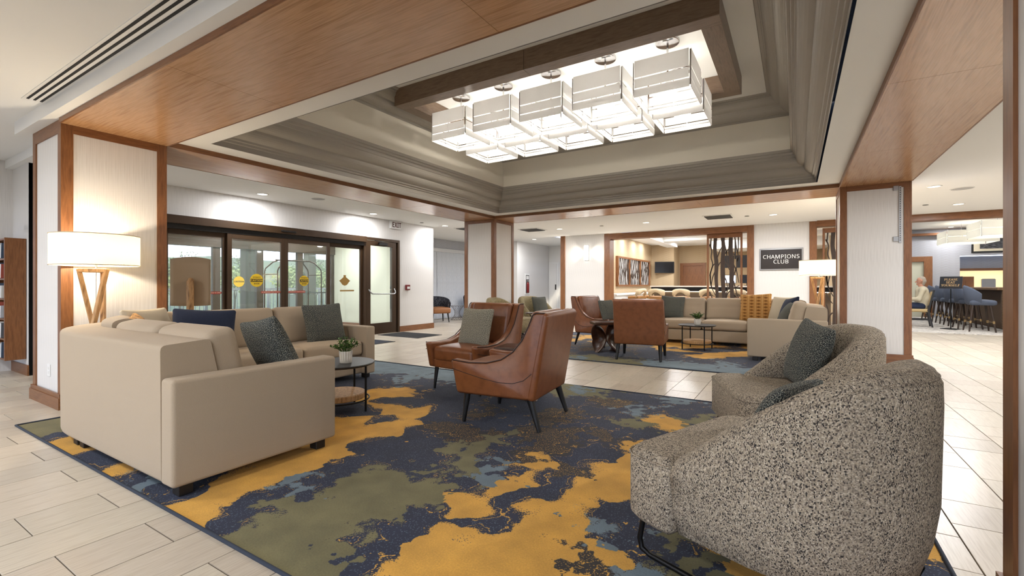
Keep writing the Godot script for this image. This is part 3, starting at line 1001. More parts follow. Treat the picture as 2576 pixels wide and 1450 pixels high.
# ---------------------------------------------------------------- rugs
# dye patches of the rug: across (0..1 along the long side), down (0..1 from the front edge), dye number
const DYE := [0.551, 0.036, 0, 0.574, 0.093, 0, 0.595, 0.019, 0, 0.56, 0.176, 0, 0.608, 0.222, 0, 0.544, 0.102, 0, 0.555, 0.221, 0, 0.614, 0.076, 0, 0.614, 0.144, 0, 0.621, 0.177, 0, 0.565, 0.009, 0, 0.618, 0.24, 0, 0.629, 0.022, 0, 0.597, 0.127, 0, 0.534, 0.066, 0, 0.487, 0.009, 2, 0.466, 0.054, 2, 0.467, 0.11, 2, 0.469, 0.174, 2, 0.466, 0.256, 2, 0.45, 0.371, 2, 0.419, 0.512, 2, 0.386, 0.405, 2, 0.367, 0.502, 2, 0.471, 0.139, 2, 0.46, 0.087, 2, 0.473, 0.208, 2, 0.44, 0.441, 2, 0.432, 0.325, 2, 0.275, 0.579, 2, 0.275, 0.635, 2, 0.323, 0.653, 2, 0.459, 0.014, 2, 0.505, 0.029, 1, 0.504, 0.066, 1, 0.504, 0.106, 1, 0.51, 0.151, 1, 0.512, 0.207, 1, 0.509, 0.243, 1, 0.508, 0.297, 1, 0.522, 0.334, 1, 0.509, 0.399, 1, 0.55, 0.272, 1, 0.567, 0.331, 1, 0.476, 0.314, 1, 0.507, 0.128, 3, 0.514, 0.463, 4, 0.546, 0.479, 4, 0.505, 0.596, 4, 0.468, 0.521, 1, 0.466, 0.598, 1, 0.543, 0.558, 1, 0.546, 0.635, 1, 0.671, 0.084, 2, 0.689, 0.119, 2, 0.734, 0.136, 2, 0.737, 0.217, 2, 0.739, 0.266, 2, 0.676, 0.205, 2, 0.655, 0.268, 2, 0.655, 0.223, 2, 0.693, 0.163, 2, 0.738, 0.167, 2, 0.763, 0.21, 2, 0.67, 0.057, 2, 0.696, 0.074, 2, 0.761, 0.24, 2, 0.719, 0.246, 2, 0.713, 0.107, 2, 0.761, 0.138, 2, 0.703, 0.2, 1, 0.694, 0.185, 1, 0.709, 0.218, 1, 0.655, 0.035, 1, 0.653, 0.075, 1, 0.651, 0.122, 1, 0.654, 0.159, 1, 0.658, 0.175, 1, 0.665, 0.346, 1, 0.69, 0.352, 1, 0.707, 0.446, 1, 0.715, 0.342, 1, 0.692, 0.288, 1, 0.719, 0.293, 1, 0.707, 0.538, 1, 0.663, 0.403, 4, 0.71, 0.389, 4, 0.709, 0.492, 1, 0.736, 0.518, 1, 0.691, 0.258, 1, 0.604, 0.325, 0, 0.593, 0.379, 0, 0.586, 0.433, 0, 0.639, 0.349, 3, 0.634, 0.315, 3, 0.613, 0.277, 1, 0.64, 0.261, 1, 0.621, 0.43, 1, 0.627, 0.389, 1, 0.663, 0.292, 2, 0.673, 0.336, 2, 0.676, 0.394, 2, 0.674, 0.373, 2, 0.654, 0.54, 4, 0.63, 0.679, 4, 0.665, 0.472, 4, 0.662, 0.673, 1, 0.642, 0.859, 4, 0.603, 0.822, 1, 0.687, 0.772, 1, 0.679, 0.945, 1, 0.715, 0.93, 1, 0.753, 0.877, 1, 0.752, 0.664, 1, 0.726, 0.639, 1, 0.72, 0.729, 0, 0.715, 0.819, 3, 0.714, 0.598, 4, 0.751, 0.361, 2, 0.755, 0.452, 2, 0.759, 0.517, 2, 0.745, 0.311, 2, 0.768, 0.32, 2, 0.766, 0.582, 2, 0.758, 0.766, 2, 0.784, 0.725, 2, 0.782, 0.664, 2, 0.764, 0.39, 2, 0.781, 0.36, 2, 0.762, 0.288, 2, 0.804, 0.729, 0, 0.805, 0.812, 0, 0.802, 0.656, 0, 0.8, 0.923, 1, 0.823, 0.732, 1, 0.814, 0.593, 1, 0.787, 0.268, 3, 0.798, 0.188, 3, 0.811, 0.186, 3, 0.82, 0.195, 3, 0.777, 0.195, 4, 0.782, 0.166, 4, 0.789, 0.216, 2, 0.801, 0.245, 1, 0.805, 0.272, 1, 0.787, 0.3, 1, 0.796, 0.321, 1, 0.827, 0.235, 1, 0.842, 0.217, 0, 0.836, 0.226, 0, 0.819, 0.228, 1, 0.789, 0.34, 1, 0.066, 0.019, 0, 0.04, 0.017, 0, 0.117, 0.024, 1, 0.189, 0.023, 2, 0.153, 0.027, 2, 0.243, 0.021, 1, 0.31, 0.02, 2, 0.279, 0.02, 1, 0.339, 0.021, 1, 0.346, 0.027, 3, 0.373, 0.027, 3, 0.402, 0.026, 1, 0.42, 0.025, 1, 0.996, 0.39, 2, 0.994, 0.406, 4, 0.991, 0.361, 1, 0.172, 0.767, 1, 0.141, 0.904, 3, 0.27, 0.789, 1, 0.278, 0.869, 3, 0.359, 0.688, 1, 0.236, 0.792, 3, 0.224, 0.677, 1, 0.352, 0.578, 1, 0.345, 0.46, 1, 0.407, 0.444, 1, 0.58, 0.931, 3, 0.611, 0.932, 0, 0.651, 0.944, 1, 0.556, 0.907, 0, 0.725, 0.829, 1, 0.743, 0.957, 3, 0.552, 0.822, 1, 0.549, 0.722, 1,
	0.80, 0.10, 1, 0.90, 0.25, 2, 0.95, 0.55, 1, 0.88, 0.75, 0, 0.97, 0.85, 2, 0.70, 0.05, 2, 0.45, 0.05, 2, 0.78, 0.85, 1]

func noise_bytes(w: int, h: int, freq: float, sd: int, oct := 3) -> PackedByteArray:
	var n := FastNoiseLite.new()
	n.seed = sd
	n.frequency = freq
	n.fractal_octaves = oct
	n.noise_type = FastNoiseLite.TYPE_SIMPLEX_SMOOTH
	var im := n.get_image(w, h, false, false, false)
	im.convert(Image.FORMAT_L8)
	return im.get_data()

func rug_image() -> ImageTexture:
	var W := 1720
	var H := 1090
	var lw := 215
	var lh := 136
	var n1 := FastNoiseLite.new()
	n1.seed = 4
	n1.frequency = 0.035
	n1.fractal_octaves = 4
	var S := []
	for c in 5:
		var a := PackedFloat32Array()
		a.resize(lw * lh)
		a.fill(-9.0)
		S.append(a)
	var np := DYE.size() / 3
	for j in lh:
		for i in lw:
			var x := i / float(lw - 1) * 5.79 + n1.get_noise_2d(i, j) * 0.16
			var y := j / float(lh - 1) * 3.67 + n1.get_noise_2d(i + 500, j) * 0.13
			var best := [-9.0, -9.0, -9.0, -9.0, -9.0]
			for k in np:
				var dx: float = x - DYE[k * 3] * 5.79
				var dy: float = y - DYE[k * 3 + 1] * 3.67
				var d := -(dx * dx * 0.85 + dy * dy)
				var c: int = DYE[k * 3 + 2]
				if d > best[c]:
					best[c] = d
			for c in 5:
				S[c][i + j * lw] = -sqrt(-best[c])
	var F := []
	for c in 5:
		var im := Image.create_from_data(lw, lh, false, Image.FORMAT_RF, S[c].to_byte_array())
		im.resize(W, H, Image.INTERPOLATE_CUBIC)
		F.append(im.get_data().to_float32_array())
	var f0: PackedFloat32Array = F[0]
	var f1: PackedFloat32Array = F[1]
	var f2: PackedFloat32Array = F[2]
	var f3: PackedFloat32Array = F[3]
	var f4: PackedFloat32Array = F[4]
	var na := noise_bytes(W, H, 0.022, 11, 4)
	var nb := noise_bytes(W, H, 0.022, 12, 4)
	var nc := noise_bytes(W, H, 0.35, 13, 2)
	var nd := noise_bytes(W, H, 0.012, 14, 3)
	# olive, navy, gold, grey-blue, charcoal
	var col := [[104, 99, 68], [30, 37, 58], [196, 148, 62], [98, 114, 124], [44, 40, 38]]
	var out := PackedByteArray()
	out.resize(W * H * 3)
	for p in W * H:
		var a := (na[p] - 128) * 0.0011
		var b := (nb[p] - 128) * 0.0011
		var s0 := f0[p] + a
		var s1 := f1[p] - a + b
		var s2 := f2[p] + b - a * 0.6
		var s3 := f3[p] - b * 1.2 - 0.03
		var s4 := f4[p] - a * 0.7 - b * 0.5 - 0.02
		var k := 0
		var m := s0
		var m2 := -9.0
		var k2 := 0
		if s1 > m:
			m2 = m; k2 = k; m = s1; k = 1
		else:
			m2 = s1; k2 = 1
		if s2 > m:
			m2 = m; k2 = k; m = s2; k = 2
		elif s2 > m2:
			m2 = s2; k2 = 2
		if s3 > m:
			m2 = m; k2 = k; m = s3; k = 3
		elif s3 > m2:
			m2 = s3; k2 = 3
		if s4 > m:
			m2 = m; k2 = k; m = s4; k = 4
		elif s4 > m2:
			m2 = s4; k2 = 4
		var e := m - m2
		var g := nc[p]
		# speckled fringe where two dyes meet, and a fine gold line along the navy
		var fr := 0.035 + (nd[p] - 128) * 0.0011
		if e < fr:
			if g > 150 + int(e / fr * 70.0):
				k = k2 if k2 != k else 4
			elif k != 2 and g < 98 - int(e / fr * 40.0):
				k = 4
		elif e < fr + 0.012 and (k == 1 or k == 4) and nd[p] > 118 and g > 88:
			k = 2
		elif k == 4 and g > 178:
			k = 2
		elif k == 1 and g > 192:
			k = 3
		var q: Array = col[k]
		var v := 0.90 + g * 0.0007
		v += (nd[p] - 128) * 0.0009
		out[p * 3] = clampi(int(q[0] * v), 0, 255)
		out[p * 3 + 1] = clampi(int(q[1] * v), 0, 255)
		out[p * 3 + 2] = clampi(int(q[2] * v), 0, 255)
	return ImageTexture.create_from_image(Image.create_from_data(W, H, false, Image.FORMAT_RGB8, out))

func rug(label: String, tex: Texture2D, x0: float, x1: float, zf: float, zb: float, turned: bool, sd: int):
	var t := thing("area_rug", label, "rug", Vector3((x0 + x1) / 2, 0, (zf + zb) / 2))
	var m := mat(Color(1, 1, 1), 0.92)
	m.albedo_texture = tex
	m.rim_enabled = true
	m.rim = 0.08
	relief(m, noise_tex(512, 0.25, [], 81, 2), 0.05)
	m.uv1_scale = Vector3(1, 1, 1)
	var nz := FastNoiseLite.new()
	nz.seed = sd
	nz.frequency = 0.55
	var hx := (x1 - x0) / 2
	var hz := (zf - zb) / 2
	var nx := 72
	var ny := 48
	var P := []
	for i in nx + 1:
		var row := []
		for j in ny + 1:
			var x := lerpf(-hx, hx, float(i) / nx)
			var z := lerpf(hz, -hz, float(j) / ny)
			var e := minf(minf(hx - absf(x), hz - absf(z)) / 0.05, 1.0)
			var y := 0.010 * sqrt(clampf(e, 0.15, 1.0)) + 0.003 * nz.get_noise_2d(x * 2.0, z * 2.0) * clampf(e, 0, 1)
			# ripples along the far edge
			if sd == 1:
				y += 0.012 * exp(-pow((z + hz) / 0.35, 2.0)) * maxf(0.0, sin(x * 5.6 + 0.6)) * exp(-pow((x - 0.3) / 0.9, 2.0))
			row.append(Vector3(x, y, z))
		P.append(row)
	var b := MB.new()
	b.smooth(true)
	for i in nx:
		for j in ny:
			var u0 := float(i) / nx
			var u1 := float(i + 1) / nx
			var v0 := float(j) / ny
			var v1 := float(j + 1) / ny
			if turned:
				u0 = 1 - u0; u1 = 1 - u1; v0 = 1 - v0; v1 = 1 - v1
			b.quv(P[i][j], P[i + 1][j], P[i + 1][j + 1], P[i][j + 1], Vector2(u0, v0), Vector2(u1, v0), Vector2(u1, v1), Vector2(u0, v1))
	put(b, "pile", m, t)
	var ring := []
	for c in [[-hx, hz, 1, 0], [hx, hz, 0, -1], [hx, -hz, -1, 0], [-hx, -hz, 0, 1]]:
		var l := hx * 2 if c[2] != 0 else hz * 2
		for k in 24:
			ring.append(Vector3(c[0] + c[2] * l * k / 24.0, 0.006, c[1] + c[3] * l * k / 24.0))
	var b2 := MB.new()
	b2.tube(ring, 0.0085, 6, false, true)
	put(b2, "binding", mat(Color(0.17, 0.20, 0.25), 0.9), t)

func build_rugs():
	var tex := rug_image()
	rug("large rug of gold, navy and olive patches under the leather chairs", tex, -5.27, 0.52, -1.05, -4.72, false, 1)
	rug("second rug of gold, navy and olive patches before the club sign", tex, -5.25, 0.50, -6.38, -10.05, true, 2)

# ---------------------------------------------------------------- chandelier of ten open boxes
func box_light(at: Vector3) -> Node3D:
	var t := thing("box_ceiling_light", "open box lamp of frosted white strips round a clear globe", "ceiling light", at, 0, "ten box lamps under the coffer")
	var h := 0.305
	var top := 3.885 - at.y
	var b := MB.new()
	b.lathe([Vector2(0, top - 0.03), Vector2(0.125, top - 0.03), Vector2(0.13, top - 0.024), Vector2(0.13, top)], 32)
	put(b, "canopy", M.chrome, t)
	b = MB.new()
	b.cyl(Vector3(0, top - 0.03, 0), Vector3(0, 0.24, 0), 0.012, 0.012, 8)
	put(b, "stem", M.chrome, t)
	b = MB.new()
	b.lathe([Vector2(0.0, 0.20), Vector2(0.035, 0.20), Vector2(0.04, 0.24), Vector2(0.0, 0.24)], 16)
	put(b, "socket", M.chrome, t)
	# strips
	for a in 4:
		var rt := Transform3D(Basis(Vector3.UP, a * PI / 2), Vector3.ZERO)
		for s in [[0.0, 0.085, 0.292], [0.10, 0.20, 0.285], [0.215, 0.40, 0.285]]:
			var c := MB.new()
			c.boxt(rt * Transform3D(Basis(), Vector3(0, (s[0] + s[1]) / 2, h)), Vector3(s[2] * 2, s[1] - s[0], 0.006))
			put(c, "strip", M.frost, t)
		# upright clips in the middle of the side and arms to the corners
		var e := MB.new()
		e.bar(rt * Vector3(0, 0.03, h - 0.008), rt * Vector3(0, 0.36, h - 0.008), 0.007, 0.007)
		put(e, "clip", M.chrome, t)
		var q := MB.new()
		q.bar(rt * Vector3(h - 0.006, 0.02, h - 0.006), rt * Vector3(h - 0.006, 0.385, h - 0.006), 0.012, 0.012, rt.basis * Vector3(1, 0, 1).normalized())
		put(q, "corner_bracket", M.chrome, t)
		var ar := MB.new()
		ar.bar(rt * Vector3(-h + 0.01, 0.055, h - 0.016), rt * Vector3(h - 0.01, 0.055, h - 0.016), 0.006, 0.006)
		put(ar, "rail", M.chrome, t)
	# globe and lamp
	b = MB.new()
	var prof := []
	for k in 17:
		var f := lerpf(-PI / 2, PI / 2 * 0.72, k / 16.0)
		prof.append(Vector2(0.105 * cos(f), 0.115 + 0.105 * sin(f)))
	b.lathe(prof, 28)
	put(b, "globe", M.clearglass, t)
	b = MB.new()
	b.lathe([Vector2(0, 0.06), Vector2(0.028, 0.065), Vector2(0.036, 0.09), Vector2(0.036, 0.16), Vector2(0.022, 0.20), Vector2(0, 0.20)], 16)
	put(b, "lamp_bulb", glow(Color(1.0, 0.97, 0.92), 7.0), t)
	lamp_in(t)
	return t

func lamp_in(t: Node3D):
	var l := OmniLight3D.new()
	l.name = "lamp_light"
	l.light_energy = 0.22
	l.light_color = Color(1.0, 0.965, 0.91)
	l.light_size = 0.03
	l.omni_range = 25
	l.omni_attenuation = 2
	l.shadow_enabled = true
	l.position = Vector3(0, 0.12, 0)
	t.add_child(l)

# ---------------------------------------------------------------- the rest
func build_details():
	M.frost = mat(Color(0.92, 0.92, 0.92), 0.55)
	M.frost.backlight_enabled = true
	M.frost.backlight = Color(0.85, 0.85, 0.85)
	M.clearglass = mat(Color(1, 1, 1, 0.06), 0.03)
	M.clearglass.transparency = BaseMaterial3D.TRANSPARENCY_ALPHA
	var first: Node3D = null
	for r in 2:
		for k in 5:
			var p := Vector3(-2.70 + (k - 2) * 0.735, 3.20, -5.36 - 0.81 * r)
			if first == null:
				first = box_light(p)
			else:
				copy(first, p)
	# floor mats at the doors
	for q in [[-7.36, -7.60, 0.60, 0.40, "black entrance mat before the swing door", Color(0.085, 0.09, 0.10)], [-7.38, -5.50, 0.64, 1.06, "dark blue entrance mat before the sliding doors", Color(0.12, 0.15, 0.22)]]:
		var t := thing("door_mat", q[4], "mat", Vector3(q[0], 0, q[1]))
		var b := MB.new()
		b.box(Vector3(-q[2], 0, -q[3]), Vector3(q[2], 0.008, q[3]), 0.004)
		put(b, "rubber_edge", M.black, t)
		var m := tri(mat(q[5], 0.95), noise_tex(256, 0.15, [[0, Color(0.6, 0.6, 0.6)], [1, Color(1, 1, 1)]], 82, 2), Vector3(4, 4, 4))
		bx("pile", Vector3(-q[2] + 0.04, 0.008, -q[3] + 0.04), Vector3(q[2] - 0.04, 0.011, q[3] - 0.04), m, t)
	# wall-hung bookcase by the far-left window
	var bc := thing("bookcase", "walnut wall-hung bookcase by the sheer curtain", "bookcase", Vector3(-8.44, 0.20, -1.57))
	bx("side_panel", Vector3(0.25, 0, -0.145), Vector3(0.28, 1.50, 0.04), M.wood_y, bc, 0.002)
	bx("side_panel", Vector3(-0.28, 0, -0.145), Vector3(-0.25, 1.50, 0.04), M.wood_y, bc, 0.002)
	bx("back_panel", Vector3(-0.25, 0, -0.145), Vector3(0.25, 1.50, -0.13), M.wood_y, bc)
	for k in 7:
		bx("shelf", Vector3(-0.25, k * 0.246, -0.13), Vector3(0.25, k * 0.246 + 0.02, 0.03), M.wood_x, bc)
	var bcol := [Color(0.80, 0.80, 0.78), Color(0.35, 0.36, 0.38), Color(0.62, 0.30, 0.24), Color(0.70, 0.72, 0.74), Color(0.26, 0.32, 0.40)]
	var cn := ["white", "grey", "rust", "pale grey", "blue"]
	var sh := ["lowest", "second", "third", "fourth", "fifth", "top"]
	for k in 6:
		var x := -0.23
		for j in 5:
			var w := rng.randf_range(0.03, 0.055)
			var hh := rng.randf_range(0.15, 0.20)
			var ci := (k * 2 + j) % 5
			var bo := thing("book", "%s book on the %s shelf of the wall-hung bookcase" % [cn[ci], sh[k]], "book", Vector3(-8.44 + x + w / 2 + 0.02, 0.20 + k * 0.246 + 0.02, -1.60), 0, "books in the wall-hung bookcase")
			var bb := MB.new()
			bb.boxt(Transform3D(Basis(Vector3(0, 0, 1), -0.12), Vector3(0.012, hh / 2 + 0.003, 0)), Vector3(w, hh, 0.13), 0.002)
			put(bb, "cover", mat(bcol[ci], 0.6), bo)
			var bp := MB.new()
			bp.boxt(Transform3D(Basis(Vector3(0, 0, 1), -0.12), Vector3(0.012, hh / 2 + 0.004, 0.004)), Vector3(w * 0.8, hh * 0.98, 0.125))
			put(bp, "pages", M.trimwhite, bo)
			x += w + 0.022
	# fabric panel on an oak post behind the sofa
	var fp := thing("fabric_panel", "bowed beige fabric panel on an oak post before the glass doors", "panel", Vector3(-6.73, 0, -2.93), 50)
	var g := []
	for i in 13:
		var a := lerpf(-1, 1, i / 12.0)
		var row := []
		for j in 9:
			var y := lerpf(0.855, 1.46, j / 8.0) + 0.012 * (1 - a * a) * (1 if j == 8 else 0)
			row.append(Vector3(a * 0.225, y + (0.02 * (1 - a * a) if j > 4 else -0.01 * (1 - a * a)), -0.03 + 0.05 * a * a))
		g.append(row)
	var fb := MB.new()
	fb.grid(g, false, false, false, true)
	var gb := []
	for row in g:
		var r2 := []
		for p in row:
			r2.append(p + Vector3(0, 0, -0.018))
		gb.append(r2)
	fb.grid(gb, false, false, true, true)
	for j in 8:
		fb.oquad(g[0][j], g[0][j + 1], gb[0][j + 1], gb[0][j], Vector3(0, 1.1, 0))
		fb.oquad(g[12][j], g[12][j + 1], gb[12][j + 1], gb[12][j], Vector3(0, 1.1, 0))
	for i in 12:
		fb.oquad(g[i][8], g[i + 1][8], gb[i + 1][8], gb[i][8], Vector3(0, 1.1, 0))
		fb.oquad(g[i][0], g[i + 1][0], gb[i + 1][0], gb[i][0], Vector3(0, 1.1, 0))
	var tanm := tri(mat(Color(0.74, 0.65, 0.53), 0.95), noise_tex(256, 0.2, [[0, Color(0.8, 0.8, 0.8)], [1, Color(1, 1, 1)]], 83, 2), Vector3(5, 5, 5), false)
	put(fb, "panel", tanm, fp)
	var po := MB.new()
	po.tube([Vector3(0, 0, 0.03), Vector3(0, 0.9, 0.03), Vector3(0, 1.17, 0.03), Vector3(0, 1.20, 0.01)], [0.042, 0.042, 0.042, 0.03], 14)
	put(po, "post", M.oak, fp)
	bx("foot", Vector3(-0.16, 0, -0.12), Vector3(0.16, 0.03, 0.16), M.oak, fp, 0.006)
	# dark patterned tub chairs by the curtain, wire table between them
	var tan := mat(Color(0.56, 0.36, 0.20), 0.45)
	tub_chair("dark patterned tub chair with a tan seat next to the entrance wall", Vector3(-9.25, 0, -10.75), 62, tan)
	tub_chair("dark patterned tub chair by the curtain past the wire table", Vector3(-9.35, 0, -12.75), 150, tan)
	var wt := thing("wire_table", "small hourglass wire table between the dark tub chairs", "side table", Vector3(-9.3, 0, -11.75))
	var wm := mat(Color(0.40, 0.37, 0.34), 0.35, 0.8)
	for k in 14:
		var a := TAU * k / 14
		var p := []
		for j in 9:
			var f := j / 8.0
			var tw := a + f * 2.2
			var rr := 0.22 - 0.14 * sin(f * PI)
			p.append(Vector3(rr * cos(tw), f * 0.46, rr * sin(tw)))
		var b := MB.new()
		b.tube(p, 0.004, 4, false)
		put(b, "wire", wm, wt)
	for y in [0.004, 0.46]:
		var ring := []
		for k in 28:
			ring.append(Vector3(0.22 * cos(TAU * k / 28), y, 0.22 * sin(TAU * k / 28)))
		var b := MB.new()
		b.tube(ring, 0.006, 5, false, true)
		put(b, "hoop", wm, wt)
	var gt := MB.new()
	gt.lathe([Vector2(0, 0.462), Vector2(0.235, 0.462), Vector2(0.235, 0.472), Vector2(0, 0.472)], 28, Vector3.ZERO, false)
	put(gt, "glass_top", M.clearglass, wt)
	# little side table between the far barrel chairs
	var st := thing("side_table", "small round wood-topped side table between the pale barrel chairs", "side table", Vector3(-4.72, 0.014, -8.62))
	var b3 := MB.new()
	b3.lathe([Vector2(0, 0.50), Vector2(0.21, 0.50), Vector2(0.215, 0.51), Vector2(0.21, 0.525), Vector2(0, 0.525)], 28, Vector3.ZERO, false)
	put(b3, "table_top", M.teak, st)
	for k in 3:
		var a := TAU * k / 3
		var b := MB.new()
		b.cyl(Vector3(0.17 * cos(a), 0, 0.17 * sin(a)), Vector3(-0.14 * cos(a), 0.50, -0.14 * sin(a)), 0.008, 0.008, 8)
		put(b, "leg", M.blackmetal, st)
	# outlet on the front left column, bracket strip on the far right one
	var ol := thing("wall_outlet", "white outlet low on the column next to the lamp", "outlet", Vector3(-5.985, 0.262, ZN + CW))
	bx("plate", Vector3(-0.038, 0, -0.012), Vector3(0.038, 0.115, -0.004), M.trimwhite, ol, 0.002)
	for y in [0.025, 0.066]:
		bx("socket", Vector3(-0.017, y, -0.004), Vector3(0.017, y + 0.026, -0.002), M.white, ol, 0.001)
	var br := thing("bracket_strip", "steel slotted bracket strip near the top of the far right column", "bracket", Vector3(1.262, 1.72, ZF))
	bx("strip", Vector3(-0.012, 0, -0.012), Vector3(0.016, 0.80, 0.004), M.steel, br)
	for k in 24:
		bx("slot", Vector3(-0.002, 0.03 + k * 0.032, 0.004), Vector3(0.006, 0.044 + k * 0.032, 0.005), M.slot, br)
	for y in [0.02, 0.74]:
		bx("plate", Vector3(-0.075, y, -0.012), Vector3(-0.014, y + 0.07, 0.006), M.steel, br, 0.004)

func tub_chair(label: String, at: Vector3, turn: float, seat: Material):
	var t := thing("tub_chair", label, "armchair", at, turn, "dark patterned tub chairs by the curtain")
	var g := []
	for i in 31:
		var a := lerpf(-2.05, 2.05, i / 30.0)
		var s := absf(a) / 2.05
		var top := 0.78 - 0.17 * pow(s, 2.2)
		var row := []
		for q in [[0.28, 0.30], [0.32, 0.345], [top - 0.06, 0.385], [top, 0.36], [top - 0.02, 0.325], [0.40, 0.28]]:
			row.append(Vector3(q[1] * sin(a), q[0], -q[1] * cos(a)))
		row.append(row[0])
		g.append(row)
	var b := MB.new()
	b.grid(g, false, false, false, true)
	for e in [0, 30]:
		var c := Vector3.ZERO
		for p in g[e]:
			c += p
		c /= g[e].size()
		for j in 6:
			b.otri(c, g[e][j], g[e][j + 1], c - Vector3(0, 0, 1))
	put(b, "shell", M.darkpattern, t)
	b = MB.new()
	b.rbox(Transform3D(Basis(), Vector3(0, 0.36, 0.06)), Vector3(0.56, 0.17, 0.60), 0.05, 4, 1, 0.03)
	put(b, "seat", seat, t)
	for sx in [-1, 1]:
		for sz in [-1, 1]:
			var l := MB.new()
			l.cyl(Vector3(sx * 0.26, 0, sz * 0.24), Vector3(sx * 0.23, 0.30, sz * 0.20), 0.015, 0.026, 8)
			put(l, "leg", M.black, t)

# ---------------------------------------------------------------- furniture
func round_poly(pts: Array, r: float, n := 4) -> Array:
	var o := []
	for i in pts.size():
		var p: Vector2 = pts[i]
		var a: Vector2 = pts[(i - 1 + pts.size()) % pts.size()]
		var c: Vector2 = pts[(i + 1) % pts.size()]
		var q := minf(r, minf(p.distance_to(a), p.distance_to(c)) * 0.45)
		var s := p + (a - p).normalized() * q
		var e := p + (c - p).normalized() * q
		for k in n + 1:
			var t := float(k) / n
			o.append(s.lerp(p, t).lerp(p.lerp(e, t), t))
	return o

# closed profile of Vector2(r, y) carried along a list of frames; each frame is [origin, out direction]
func sweep(b: MB, prof: Array, frames: Array, sm := true):
	var g := []
	for f in frames:
		var row := []
		for p in prof:
			row.append(f[0] + f[1] * p.x + Vector3.UP * p.y)
		g.append(row)
	var c := Vector2.ZERO
	for p in prof:
		c += p
	c /= prof.size()
	var fwd: Vector3 = frames[1][0] + frames[1][1] * c.x - frames[0][0] - frames[0][1] * c.x
	var area := 0.0
	for i in prof.size():
		area += prof[i].cross(prof[(i + 1) % prof.size()])
	# right-handed test of (out, up, forward)
	var hand: float = frames[0][1].cross(Vector3.UP).dot(fwd)
	var flip: bool = (area > 0) == (hand > 0)
	b.grid(g, false, true, flip, sm)
	var idx := Geometry2D.triangulate_polygon(PackedVector2Array(prof))
	b.smooth(false)
	for e in 2:
		var row: Array = g[0] if e == 0 else g[g.size() - 1]
		var o: Vector3 = frames[0][0] + frames[0][1] * c.x + Vector3.UP * c.y
		var l = frames[frames.size() - 1]
		var o2: Vector3 = l[0] + l[1] * c.x + Vector3.UP * c.y
		var prev = frames[frames.size() - 2]
		var away: Vector3 = o + fwd if e == 0 else prev[0] + prev[1] * c.x + Vector3.UP * c.y
		for i in range(0, idx.size(), 3):
			b.otri(row[idx[i]], row[idx[i + 1]], row[idx[i + 2]], away)

func frames_a(x0: float, x1: float, n := 2) -> Array:
	var o := []
	for i in n:
		o.append([Vector3(lerpf(x0, x1, float(i) / (n - 1)), 0, 0), Vector3(0, 0, 1)])
	return o

func frames_arc(a0: float, a1: float, n := 14) -> Array:
	var o := []
	for i in n:
		var a := lerpf(a0, a1, float(i) / (n - 1))
		o.append([Vector3.ZERO, Vector3(-sin(a), 0, cos(a))])
	return o

func frames_b(z0: float, z1: float, n := 2) -> Array:
	var o := []
	for i in n:
		o.append([Vector3(0, 0, lerpf(z0, z1, float(i) / (n - 1))), Vector3(-1, 0, 0)])
	return o

